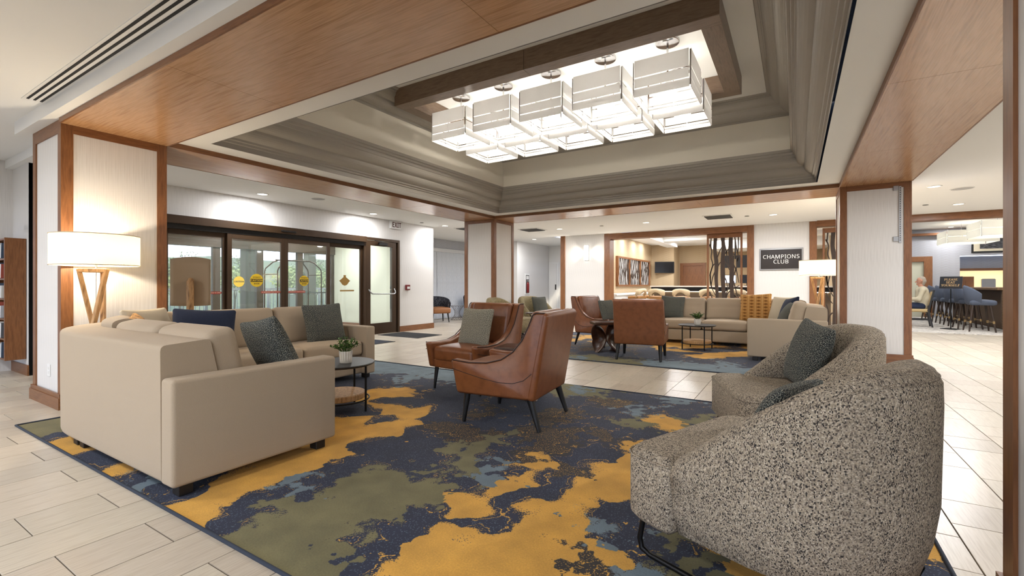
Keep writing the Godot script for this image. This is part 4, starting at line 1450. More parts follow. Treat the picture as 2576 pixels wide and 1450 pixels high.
func sectional(label: String, at: Vector3, turn: float, la: float, lb: float) -> Node3D:
	# corner centre at the origin; run A along +x with its back at z = 1; run B along -z with its back at x = -1
	var t := thing("sectional_sofa", label, "sofa", at, turn, "tan corner sectionals")
	var aw := 0.135
	var f: Material = M.sofa
	var body := round_poly([Vector2(0.10, 0.055), Vector2(1.0, 0.055), Vector2(1.005, 0.785), Vector2(0.76, 0.80), Vector2(0.655, 0.28), Vector2(0.10, 0.27)], 0.03, 4)
	var seat := round_poly([Vector2(0.07, 0.275), Vector2(0.74, 0.275), Vector2(0.70, 0.445), Vector2(0.35, 0.462), Vector2(0.06, 0.445)], 0.045, 4)
	var bcur := round_poly([Vector2(0.50, 0.45), Vector2(0.69, 0.45), Vector2(0.79, 0.84), Vector2(0.68, 0.865), Vector2(0.60, 0.83)], 0.05, 4)
	var runs := [[0.0, la - aw], [0.0, lb - aw]]
	# bodies
	var b := MB.new()
	sweep(b, body, frames_a(0.10, la - aw))
	put(b, "body", f, t)
	b = MB.new()
	sweep(b, body, frames_arc(0.0, PI / 2) if false else corner_frames(0.10))
	put(b, "corner_body", f, t)
	b = MB.new()
	sweep(b, body, frames_b(-0.10, -(lb - aw)))
	put(b, "body", f, t)
	# dark slits between the modules
	# seats: two cushions on each run and one in the corner
	var g := 0.006
	for k in 2:
		var x0 := lerpf(0.10, la - aw, k / 2.0) + g
		var x1 := lerpf(0.10, la - aw, (k + 1) / 2.0) - g
		b = MB.new()
		b.rbox(Transform3D(Basis(), Vector3((x0 + x1) / 2, 0.363, 0.39)), Vector3(x1 - x0, 0.175, 0.66), 0.045, 5, 1, 0.022)
		put(b, "seat_cushion", f, t)
		var z0 := -lerpf(0.10, lb - aw, k / 2.0) - g
		var z1 := -lerpf(0.10, lb - aw, (k + 1) / 2.0) + g
		b = MB.new()
		b.rbox(Transform3D(Basis(), Vector3(-0.39, 0.363, (z0 + z1) / 2)), Vector3(0.66, 0.175, z0 - z1), 0.045, 5, 1, 0.022)
		put(b, "seat_cushion", f, t)
		# back cushions, leaning
		b = MB.new()
		b.rbox(Transform3D(Basis(Vector3(1, 0, 0), 0.21) * Basis(Vector3.UP, PI), Vector3((x0 + x1) / 2, 0.645, 0.655)), Vector3(x1 - x0 - 0.004, 0.42, 0.17), 0.05, 10, 3, 0.03)
		put(b, "back_cushion", f, t)
		b = MB.new()
		b.rbox(Transform3D(Basis(Vector3.UP, PI / 2) * Basis(Vector3(1, 0, 0), -0.21), Vector3(-0.655, 0.645, (z0 + z1) / 2)), Vector3(z0 - z1 - 0.004, 0.42, 0.17), 0.05, 10, 3, 0.03)
		put(b, "back_cushion", f, t)
	b = MB.new()
	sweep(b, seat, corner_frames(0.094))
	put(b, "seat_cushion", f, t)
	b = MB.new()
	sweep(b, bcur, corner_frames(0.09))
	put(b, "back_cushion", f, t)
	# arms
	b = MB.new()
	b.rbox(Transform3D(Basis(), Vector3(la - aw / 2, 0.335, 0.51)), Vector3(aw, 0.56, 0.99), 0.022, 2)
	put(b, "arm", f, t)
	b = MB.new()
	b.rbox(Transform3D(Basis(), Vector3(-0.51, 0.335, -(lb - aw / 2))), Vector3(0.99, 0.56, aw), 0.022, 2)
	put(b, "arm", f, t)
	# feet
	for p in [Vector3(la - 0.06, 0, 0.93), Vector3(la - 0.06, 0, 0.12), Vector3(0.16, 0, 0.93), Vector3(0.04, 0, 0.93), Vector3(-0.93, 0, -0.16), Vector3(-0.12, 0, -(lb - 0.06)), Vector3(-0.93, 0, -(lb - 0.06)), Vector3(-0.66, 0, 0.66)]:
		bx("foot", p + Vector3(-0.035, 0, -0.035), p + Vector3(0.035, 0.06, 0.035), M.darkfoot, t, 0.003)
	return t

# path of the curved corner: a short straight piece on each side of a quarter turn
func corner_frames(s: float) -> Array:
	var o := [[Vector3(s, 0, 0), Vector3(0, 0, 1)]]
	for q in frames_arc(0.0, PI / 2, 15):
		o.append(q)
	o.append([Vector3(0, 0, -s), Vector3(-1, 0, 0)])
	return o

func pillow(called: String, label: String, m: Material, at: Vector3, yaw: float, tilt: float, roll := 0.0, s := Vector3(0.46, 0.46, 0.17), group := "") -> Node3D:
	# stands on its lower edge at the given point, its face turned to yaw
	var t := thing(called, label, "pillow", at, 0, group)
	var bs := Basis(Vector3.UP, deg_to_rad(yaw)) * Basis(Vector3(1, 0, 0), deg_to_rad(-tilt)) * Basis(Vector3(0, 0, 1), deg_to_rad(roll))
	var b := MB.new()
	b.rbox(Transform3D(bs, Vector3(0, s.y * 0.46, 0)), s, 0.03, 12, 2, 0.06)
	put(b, "cover", m, t)
	# corded edge
	var pts := []
	for i in 40:
		var a := TAU * i / 40.0
		var c := Vector2(cos(a), sin(a))
		var k := 1.0 / maxf(absf(c.x), absf(c.y))
		var q := c * minf(k, 1.33)
		var x := q.x * s.x * 0.5 * (1.0 - 0.06 * (1.0 - q.y * q.y))
		var y := q.y * s.y * 0.5 * (1.0 - 0.06 * (1.0 - q.x * q.x))
		pts.append(bs * Vector3(x, y, 0) * 0.985 + Vector3(0, s.y * 0.46, 0))
	var b2 := MB.new()
	b2.tube(pts, 0.006, 6, false, true)
	put(b2, "edge_cord", m, t)
	return t

func slab_poly(b: MB, pts: Array, t: Transform3D, d: float, bev: float):
	# polygon plate with softened edges; pts counter-clockwise in x,y; thickness along z from 0 to d
	var n := pts.size()
	var ins := []
	for i in n:
		var a: Vector2 = pts[(i - 1 + n) % n]
		var c: Vector2 = pts[(i + 1) % n]
		var nn := (c - a).normalized().orthogonal()
		ins.append(pts[i] + nn * bev)
	# make sure the inset goes inwards
	var ctr := Vector2.ZERO
	for p in pts:
		ctr += p
	ctr /= n
	var area := 0.0
	for i in n:
		area += pts[i].cross(pts[(i + 1) % n])
	if area > 0:
		for i in n:
			ins[i] = pts[i] * 2.0 - ins[i]
	var g := []
	for L in [[ins, 0.0], [pts, bev], [pts, d - bev], [ins, d]]:
		var row := []
		for p in L[0]:
			row.append(t * Vector3(p.x, p.y, L[1]))
		g.append(row)
	b.grid(g, false, true, area > 0, true)
	var idx := Geometry2D.triangulate_polygon(PackedVector2Array(pts))
	for i in range(0, idx.size(), 3):
		b.otri(g[0][idx[i]], g[0][idx[i + 1]], g[0][idx[i + 2]], t * Vector3(ctr.x, ctr.y, d / 2))
		b.otri(g[3][idx[i]], g[3][idx[i + 1]], g[3][idx[i + 2]], t * Vector3(ctr.x, ctr.y, d / 2))

func leather_chair(label: String, at: Vector3, turn: float) -> Node3D:
	# faces +z
	var t := thing("leather_armchair", label, "armchair", at, turn, "brown leather armchairs")
	var side := [Vector2(-0.31, 0.235)]
	# profile in (z, y): bottom back, bottom front, front up, arm top, swoop to the back
	var ctrl := [Vector2(0.335, 0.235), Vector2(0.375, 0.43), Vector2(0.39, 0.485), Vector2(0.375, 0.505), Vector2(0.22, 0.492), Vector2(0.06, 0.50), Vector2(-0.07, 0.535), Vector2(-0.17, 0.60), Vector2(-0.245, 0.69), Vector2(-0.30, 0.80), Vector2(-0.335, 0.885), Vector2(-0.36, 0.902), Vector2(-0.43, 0.902), Vector2(-0.44, 0.885)]
	side.append_array(ctrl)
	var pts := round_poly(side, 0.03, 3)
	for s in [-1, 1]:
		var b := MB.new()
		var tr := Transform3D(Basis(Vector3(0, 0, 1), Vector3(0, 1, 0), Vector3(-1, 0, 0)), Vector3(0.36 if s > 0 else -0.275, 0, 0))
		slab_poly(b, pts, tr, 0.085, 0.016)
		put(b, "side_panel", M.leather, t)
		# welt along the arm
		var path := []
		for k in range(3, 13):
			path.append(Vector3(s * 0.357, ctrl[k].y - 0.004, ctrl[k].x))
		var w := MB.new()
		w.tube(path, 0.005, 6)
		put(w, "welt", M.leather_dark, t)
		# lower seam curve on the outside
		var w2 := MB.new()
		w2.tube([Vector3(s * 0.3605, 0.43, 0.372), Vector3(s * 0.3605, 0.405, 0.26), Vector3(s * 0.3605, 0.372, 0.10), Vector3(s * 0.3605, 0.352, -0.05), Vector3(s * 0.3605, 0.355, -0.17), Vector3(s * 0.3605, 0.385, -0.26), Vector3(s * 0.3605, 0.44, -0.325)], 0.003, 5)
		put(w2, "seam", M.leather_dark, t)
	var b := MB.new()
	b.rbox(Transform3D(Basis(Vector3(1, 0, 0), -0.175), Vector3(0, 0.565, -0.365)), Vector3(0.715, 0.68, 0.075), 0.03, 4)
	put(b, "back_panel", M.leather, t)
	b = MB.new()
	b.rbox(Transform3D(Basis(Vector3(1, 0, 0), -0.20), Vector3(0, 0.66, -0.285)), Vector3(0.55, 0.50, 0.10), 0.045, 8, 3, 0.02)
	put(b, "back_cushion", M.leather, t)
	b = MB.new()
	b.rbox(Transform3D(Basis(), Vector3(0, 0.385, 0.045)), Vector3(0.555, 0.15, 0.63), 0.045, 6, 1, 0.03)
	put(b, "seat_cushion", M.leather, t)
	b = MB.new()
	b.rbox(Transform3D(Basis(), Vector3(0, 0.285, 0.01)), Vector3(0.56, 0.10, 0.66), 0.02, 3)
	put(b, "seat_base", M.leather, t)
	for sx in [-1, 1]:
		for sz in [-1, 1]:
			var l := MB.new()
			var a := Vector3(sx * 0.30, 0.27, sz * 0.27 - 0.01)
			var c := Vector3(sx * 0.315, 0, sz * (0.30 if sz > 0 else 0.36) - 0.01)
			l.tube([c, a], [0.017, 0.034], 4)
			put(l, "leg", M.black, t)
	return t

func barrel_chair(label: String, at: Vector3, turn: float, m: Material, group: String, called := "barrel_chair") -> Node3D:
	# faces +z
	var t := thing(called, label, "armchair", at, turn, group)
	var R := 0.375
	var g := []
	var n := 44
	for i in n + 1:
		var u := float(i) / n
		# path: side, half circle, side
		var ls := 0.24
		var la := PI * R
		var s := u * (2 * ls + la)
		var p: Vector3
		var out: Vector3
		if s < ls:
			p = Vector3(-R, 0, -0.04 + (ls - s))
			out = Vector3(-1, 0, 0)
		elif s < ls + la:
			var a := (s - ls) / R
			p = Vector3(-R * cos(a), 0, -0.04 - R * sin(a))
			out = Vector3(-cos(a), 0, -sin(a))
		else:
			p = Vector3(R, 0, -0.04 + (s - ls - la))
			out = Vector3(1, 0, 0)
		var v := absf(u - 0.5) * 2.0
		var k := clampf((1.0 - v) / 0.82, 0.0, 1.0)
		var top := lerpf(0.455, 0.85, sin(k * PI / 2) * 0.9 + (1.0 - cos(k * PI)) * 0.5 * 0.1)
		var th := lerpf(0.085, 0.125, k)
		var row := []
		for q in [[0.15, -0.045], [0.17, -0.005], [0.28, 0.028], [0.40, 0.045], [top - 0.13 if top > 0.55 else lerpf(0.40, top - 0.06, 0.5), 0.052], [top - 0.055, 0.050], [top - 0.018, 0.032], [top, 0.0], [top - 0.006, -0.035], [top - 0.035, -th * 0.72], [top - 0.085, -th * 0.86], [lerpf(top, 0.38, 0.6), -th * 0.80], [0.36, -th * 0.66]]:
			row.append(p + out * q[1] + Vector3.UP * q[0])
		g.append(row)
	var b := MB.new()
	b.grid(g, false, false, true, true)
	# close the two front ends
	for e in [0, n]:
		var row: Array = g[e]
		var c := Vector3.ZERO
		for q in row:
			c += q
		c /= row.size()
		for j in row.size() - 1:
			b.otri(c, row[j], row[j + 1], c + Vector3(0, 0, -1))
	put(b, "shell", m, t)
	# top welt
	var path := []
	for i in range(1, n):
		path.append(g[i][6] * 0.5 + g[i][5] * 0.5)
	var w := MB.new()
	w.tube(path, 0.004, 5)
	put(w, "welt", m, t)
	# seat: tongue inside the shell and a full-width rounded front
	b = MB.new()
	var plan := round_poly([Vector2(-0.30, -0.30), Vector2(0.30, -0.30), Vector2(0.315, 0.19), Vector2(0.425, 0.20), Vector2(0.41, 0.44), Vector2(-0.41, 0.44), Vector2(-0.425, 0.20), Vector2(-0.315, 0.19)], 0.11, 5)
	slab_poly(b, plan, Transform3D(Basis(Vector3(1, 0, 0), Vector3(0, 0, 1), Vector3(0, -1, 0)), Vector3(0, 0.45, 0)), 0.29, 0.03)
	put(b, "seat", m, t)
	b = MB.new()
	var rim := []
	for p in plan:
		rim.append(Vector3(p.x, 0.425, p.y) * Vector3(1.003, 1, 1.003))
	b.tube(rim, 0.004, 5, false, true)
	put(b, "seat_welt", m, t)
	bx("under_frame", Vector3(-0.31, 0.14, -0.32), Vector3(0.31, 0.17, 0.34), M.blackmetal, t)
	for s in [-1, 1]:
		var l := MB.new()
		l.tube([Vector3(s * 0.33, 0.17, 0.385), Vector3(s * 0.34, 0.06, 0.40), Vector3(s * 0.34, 0.022, 0.39), Vector3(s * 0.34, 0.011, 0.35), Vector3(s * 0.34, 0.011, 0.0), Vector3(s * 0.34, 0.011, -0.30), Vector3(s * 0.34, 0.022, -0.335), Vector3(s * 0.335, 0.06, -0.35), Vector3(s * 0.30, 0.17, -0.33)], 0.011, 8)
		put(l, "sled_leg", M.blackmetal, t)
	return t

func coffee_table(label: String, at: Vector3, turn: float) -> Node3D:
	var t := thing("coffee_table", label, "table", at, turn, "round black coffee tables")
	var b := MB.new()
	b.lathe([Vector2(0, 0.398), Vector2(0.285, 0.398), Vector2(0.305, 0.408), Vector2(0.31, 0.416), Vector2(0.306, 0.422), Vector2(0, 0.422)], 40, Vector3.ZERO, false)
	put(b, "table_top", M.blackwood, t)
	for k in 4:
		var a := TAU * k / 4
		var l := MB.new()
		l.cyl(Vector3(0.265 * cos(a), 0, 0.265 * sin(a)), Vector3(0.265 * cos(a), 0.40, 0.265 * sin(a)), 0.0095, 0.0095, 10)
		put(l, "leg", M.blackmetal, t)
	b = MB.new()
	b.lathe([Vector2(0, 0.105), Vector2(0.225, 0.105), Vector2(0.23, 0.112), Vector2(0.23, 0.148), Vector2(0.225, 0.155), Vector2(0, 0.155)], 36, Vector3.ZERO, false)
	put(b, "lower_shelf", M.oak, t)
	b = MB.new()
	var ring := []
	for k in 32:
		ring.append(Vector3(0.262 * cos(TAU * k / 32), 0.098, 0.262 * sin(TAU * k / 32)))
	b.tube(ring, 0.007, 6, false, true)
	put(b, "ring", M.blackmetal, t)
	return t

func potted_plant(label: String, at: Vector3, sd: int) -> Node3D:
	var t := thing("potted_plant", label, "plant", at)
	var prof := [Vector2(0.045, 0.0), Vector2(0.05, 0.004), Vector2(0.055, 0.105), Vector2(0.050, 0.105), Vector2(0.046, 0.085), Vector2(0.0, 0.085)]
	var b := MB.new()
	b.lathe(prof, 24)
	put(b, "pot", mat(Color(0.86, 0.83, 0.77), 0.6), t)
	for k in 30:
		var a := TAU * k / 30
		var rb := MB.new()
		rb.cyl(Vector3(0.0475 * cos(a), 0.006, 0.0475 * sin(a)), Vector3(0.0555 * cos(a), 0.103, 0.0555 * sin(a)), 0.0022, 0.0022, 5)
		put(rb, "rib", M.potrib if k % 2 else M.trimwhite, t)
	var r := RandomNumberGenerator.new()
	r.seed = sd
	var st := MB.new()
	var lf := [MB.new(), MB.new(), MB.new()]
	for k in 34:
		var a := r.randf() * TAU
		var el := r.randf_range(0.25, 1.45)
		var d := Vector3(cos(a) * cos(el), sin(el), sin(a) * cos(el))
		var p0 := Vector3(cos(a) * 0.018, 0.085, sin(a) * 0.018)
		var L := r.randf_range(0.085, 0.145)
		var p1 := p0 + (d + Vector3.UP * 0.3).normalized() * L
		st.tube([p0, p0.lerp(p1, 0.5) + Vector3.UP * 0.012, p1], [0.002, 0.0016, 0.001], 4, false)
		for j in 9:
			var f := lerpf(0.35, 1.0, j / 8.0)
			var c := p0.lerp(p1, f) + Vector3.UP * 0.012 * 4.0 * f * (1.0 - f)
			var o := Vector3(r.randf_range(-1, 1), r.randf_range(-0.2, 1.0), r.randf_range(-1, 1)).normalized()
			var tip := c + o * r.randf_range(0.022, 0.036)
			var w := o.cross(Vector3(r.randf_range(-1, 1), 1, r.randf_range(-1, 1))).normalized() * 0.007
			var m: MB = lf[r.randi() % 3]
			m.smooth(false)
			var md := c.lerp(tip, 0.5)
			var up := o.cross(w).normalized() * 0.003
			m.tri3(c, md + w, tip)
			m.tri3(c, tip, md - w)
			m.tri3(c, md + w + up * 0.3, md + up)
	put(st, "stems", M.leaf[0], t)
	for i in 3:
		var o := put(lf[i], "leaves", M.leaf[i], t)
		o.set_meta("kind", "stuff")
	return t

func tripod_lamp(label: String, at: Vector3, turn: float) -> Node3D:
	var t := thing("floor_lamp", label, "lamp", at, turn, "oak tripod floor lamps")
	var top := 1.265
	# three beams that lean past each other, joined by a triangle at the top
	var T := []
	var B := []
	for k in 3:
		var a := TAU * k / 3
		T.append(Vector3(0.115 * cos(a), top, 0.115 * sin(a)))
		B.append(Vector3(0.16 * cos(a + 2.45), 0.0, 0.16 * sin(a + 2.45)))
	for k in 3:
		var b := MB.new()
		b.bar(B[k], T[k], 0.034, 0.034, Vector3(cos(TAU * k / 3), 0, sin(TAU * k / 3)), 0.004)
		put(b, "leg", M.oak, t)
		var c := MB.new()
		c.bar(T[k] + Vector3(0, -0.015, 0), T[(k + 1) % 3] + Vector3(0, -0.015, 0), 0.034, 0.034, Vector3.UP, 0.004)
		put(c, "top_rail", M.oak, t)
	var st := MB.new()
	st.cyl(Vector3(0, top - 0.03, 0), Vector3(0, top + 0.12, 0), 0.009, 0.009, 8)
	for k in 3:
		st.cyl(Vector3(0, top - 0.02, 0), T[k] + Vector3(0, -0.02, 0), 0.004, 0.004, 6)
	put(st, "stem", M.chrome, t)
	var co := MB.new()
	co.tube([Vector3(0.0, top - 0.03, 0.0), Vector3(0.01, 0.9, 0.01), Vector3(0.03, 0.4, 0.03), Vector3(0.05, 0.02, 0.06)], 0.003, 5)
	put(co, "cord", mat(Color(0.6, 0.62, 0.62), 0.4), t)
	var y0 := 1.295
	var y1 := 1.56
	var R := 0.305
	var sh := MB.new()
	sh.lathe([Vector2(R, y0), Vector2(R, y1)], 48)
	put(sh, "lamp_shade", M.linen, t)
	for y in [y0, y1]:
		var ring := []
		for k in 40:
			ring.append(Vector3(R * cos(TAU * k / 40), y, R * sin(TAU * k / 40)))
		var rb := MB.new()
		rb.tube(ring, 0.004, 5, false, true)
		put(rb, "shade_ring", M.linen_edge, t)
	var sp := MB.new()
	for k in 3:
		var a := TAU * k / 3
		sp.cyl(Vector3(0, top + 0.04, 0), Vector3(R * cos(a), y0 + 0.005, R * sin(a)), 0.003, 0.003, 5)
	put(sp, "spider", M.chrome, t)
	var bu := MB.new()
	bu.lathe([Vector2(0.0, 0.0), Vector2(0.02, 0.01), Vector2(0.034, 0.06), Vector2(0.028, 0.10), Vector2(0, 0.115)], 14, Vector3(0, top + 0.10, 0))
	put(bu, "lamp_bulb", glow(Color(1.0, 0.93, 0.82), 6.0), t)
	var l := OmniLight3D.new()
	l.name = "lamp_light"
	l.light_energy = 0.42
	l.light_color = Color(1.0, 0.93, 0.82)
	l.light_size = 0.035
	l.omni_range = 20
	l.omni_attenuation = 2
	l.shadow_enabled = true
	l.position = Vector3(0, top + 0.155, 0)
	t.add_child(l)
	return t

func twist_table(label: String, at: Vector3, turn: float) -> Node3D:
	var t := thing("twisted_table", label, "side table", at, turn, "carved side tables")
	var b := MB.new()
	b.rbox(Transform3D(Basis(), Vector3(0, 0.475, 0)), Vector3(0.46, 0.05, 0.36), 0.016, 2)
	put(b, "table_top", M.teak, t)
	for s in [-1, 1]:
		var g := []
		for i in 25:
			var f := i / 24.0
			var y := lerpf(0.0, 0.46, f)
			var a := lerpf(-0.2, PI * 0.92, f)
			var wd := lerpf(0.17, 0.12, sin(f * PI)) * 1.0
			var c := Vector3(s * lerpf(0.10, 0.17, absf(f - 0.42) * 1.7), y, 0.0)
			var x := Vector3(cos(a) * s, 0, sin(a))
			var z := Vector3(-sin(a) * s, 0, cos(a))
			var row := []
			for k in 16:
				var q := TAU * k / 16
				var e := Vector2(signf(cos(q)) * pow(absf(cos(q)), 0.6), signf(sin(q)) * pow(absf(sin(q)), 0.6))
				row.append(c + z * e.x * wd + x * e.y * 0.034)
			g.append(row)
		var m := MB.new()
		m.grid(g, false, true, s < 0, true)
		put(m, "twisted_leg", M.teak, t)
	return t

func make_fabrics():
	M.darkfoot = mat(Color(0.10, 0.08, 0.065), 0.5)
	var wv := noise_tex(512, 0.22, [[0.0, Color(0.80, 0.79, 0.77)], [0.5, Color(0.95, 0.945, 0.94)], [1.0, Color(1, 1, 1)]], 61, 2)
	M.sofa = tri(mat(Color(0.705, 0.64, 0.55), 0.9), wv, Vector3(3.2, 3.2, 3.2), false)
	M.sofa.rim_enabled = true
	M.sofa.rim = 0.35
	relief(M.sofa, noise_tex(512, 0.25, [], 62, 2), 0.06)
	# leather
	var lt := noise_tex(512, 0.010, [[0.0, Color(0.84, 0.80, 0.77)], [0.5, Color(0.96, 0.95, 0.94)], [1.0, Color(1, 1, 1)]], 63, 4)
	M.leather = tri(mat(Color(0.50, 0.30, 0.17), 0.36), lt, Vector3(2, 2, 2), false)
	relief(M.leather, noise_tex(512, 0.09, [], 64, 3), 0.03)
	M.leather_dark = mat(Color(0.20, 0.105, 0.06), 0.5)
	# woven tweed: short upright dashes of black, brown and cream
	M.tweed = tri(mat(Color(1, 1, 1), 0.95), tweed_tex([Color(0.14, 0.13, 0.125), Color(0.36, 0.32, 0.28), Color(0.62, 0.57, 0.49), Color(0.74, 0.69, 0.61), Color(0.68, 0.62, 0.53), Color(0.56, 0.51, 0.45)], [0.10, 0.12, 0.28, 0.22, 0.15, 0.13], 1), Vector3(3.0, 3.0, 3.0), false)
	M.tweed_far = tri(mat(Color(0.98, 0.97, 0.84), 0.95), M.tweed.albedo_texture, Vector3(2.6, 2.6, 2.6), false)
	M.darkpattern = tri(mat(Color(1, 1, 1), 0.95), tweed_tex([Color(0.07, 0.07, 0.09), Color(0.12, 0.12, 0.16), Color(0.30, 0.31, 0.36), Color(0.50, 0.50, 0.52)], [0.42, 0.3, 0.18, 0.1], 2), Vector3(1.1, 1.1, 1.1), false)
	# knitted boucle
	M.boucle = tri(mat(Color(1, 1, 1), 1.0), noise_tex(512, 0.085, [[0.28, Color(0.06, 0.07, 0.07)], [0.42, Color(0.13, 0.15, 0.15)], [0.52, Color(0.27, 0.30, 0.30)], [0.62, Color(0.46, 0.47, 0.44)], [0.75, Color(0.70, 0.68, 0.60)]], 65, 3), Vector3(3.4, 3.4, 3.4), false)
	relief(M.boucle, noise_tex(512, 0.085, [], 65, 3), 0.5)
	M.boucle_pale = tri(mat(Color(1, 1, 1), 1.0), noise_tex(512, 0.10, [[0.30, Color(0.10, 0.10, 0.09)], [0.42, Color(0.25, 0.25, 0.21)], [0.52, Color(0.52, 0.50, 0.42)], [0.65, Color(0.82, 0.79, 0.70)]], 66, 3), Vector3(3.4, 3.4, 3.4), false)
	relief(M.boucle_pale, noise_tex(512, 0.10, [], 66, 3), 0.4)
	M.navy = tri(mat(Color(1, 1, 1), 0.95), noise_tex(512, 0.2, [[0.0, Color(0.06, 0.09, 0.16)], [0.6, Color(0.10, 0.14, 0.23)], [0.85, Color(0.20, 0.25, 0.35)], [1.0, Color(0.42, 0.46, 0.54)]], 67, 2), Vector3(3, 3, 3), false)
	relief(M.navy, noise_tex(512, 0.2, [], 67, 2), 0.15)
	M.creamcloth = tri(mat(Color(0.80, 0.755, 0.66), 0.95), wv, Vector3(4, 4, 4), false)
	# mustard cloth with rows of woven diamonds
	var im := Image.create(512, 512, false, Image.FORMAT_RGB8)
	im.fill(Color(0.72, 0.53, 0.29))
	for y in 512:
		for x in 512:
			var u := fposmod(x / 128.0, 1.0)
			var v := fposmod(y / 64.0, 1.0)
			if absf(u - 0.5) / 0.36 + absf(v - 0.5) / 0.30 < 1.0:
				im.set_pixel(x, y, Color(0.48, 0.31, 0.11))
			elif absf(u - 0.02) < 0.03:
				im.set_pixel(x, y, Color(0.80, 0.66, 0.44))
			elif (x + y) % 4 == 0:
				im.set_pixel(x, y, Color(0.66, 0.48, 0.25))
	M.diamonds = tri(mat(Color(1, 1, 1), 0.95), ImageTexture.create_from_image(im), Vector3(2.2, 2.2, 2.2), false)
	var wn := noise_tex(512, 0.012, [[0.0, Color(0.55, 0.5, 0.45)], [0.4, Color(0.9, 0.88, 0.85)], [0.6, Color(1, 1, 1)], [1.0, Color(0.85, 0.8, 0.76)]], 71, 5)
	M.oak = tri(mat(Color(0.74, 0.585, 0.40), 0.55), wn, Vector3(5, 0.8, 5), false)
	M.blackwood = tri(mat(Color(0.17, 0.17, 0.175), 0.45), noise_tex(512, 0.012, [[0.0, Color(0.5, 0.5, 0.5)], [0.45, Color(0.9, 0.9, 0.9)], [0.55, Color(1, 1, 1)], [0.65, Color(0.55, 0.55, 0.55)], [1.0, Color(0.9, 0.9, 0.9)]], 72, 5), Vector3(0.9, 4, 6), false)
	M.teak = tri(mat(Color(0.27, 0.165, 0.11), 0.28), wn, Vector3(5, 1.2, 5), false)
	M.potrib = mat(Color(0.58, 0.55, 0.50), 0.7)
	M.leaf = [mat(Color(0.22, 0.36, 0.08), 0.6), mat(Color(0.32, 0.46, 0.12), 0.6), mat(Color(0.13, 0.25, 0.06), 0.6)]
	var li := noise_tex(512, 0.15, [[0.0, Color(0.84, 0.81, 0.74)], [0.5, Color(0.96, 0.95, 0.93)], [1.0, Color(1, 1, 1)]], 73, 2)
	M.linen = tri(mat(Color(0.90, 0.87, 0.80), 0.95), li, Vector3(3, 8, 3), false)
	M.linen.backlight_enabled = true
	M.linen.backlight = Color(0.88, 0.85, 0.78)
	M.linen_edge = mat(Color(0.75, 0.71, 0.64), 0.9)

func tweed_tex(cols: Array, w: Array, sd: int) -> ImageTexture:
	var S := 512
	var im := Image.create(S, S, false, Image.FORMAT_RGB8)
	var r := RandomNumberGenerator.new()
	r.seed = sd
	var cw := 4
	for cx in S / cw:
		var y := 0
		while y < S:
			var l := r.randi_range(3, 9)
			var u := r.randf()
			var k := 0
			while k < cols.size() - 1 and u > w[k]:
				u -= w[k]
				k += 1
			var c: Color = cols[k] * r.randf_range(0.88, 1.08)
			c.a = 1
			im.fill_rect(Rect2i(cx * cw, y, cw, mini(l, S - y)), c)
			if l > 2:
				im.fill_rect(Rect2i(cx * cw, y, cw, 1), Color(c.r * 0.6, c.g * 0.6, c.b * 0.6))
			y += l
	return ImageTexture.create_from_image(im)

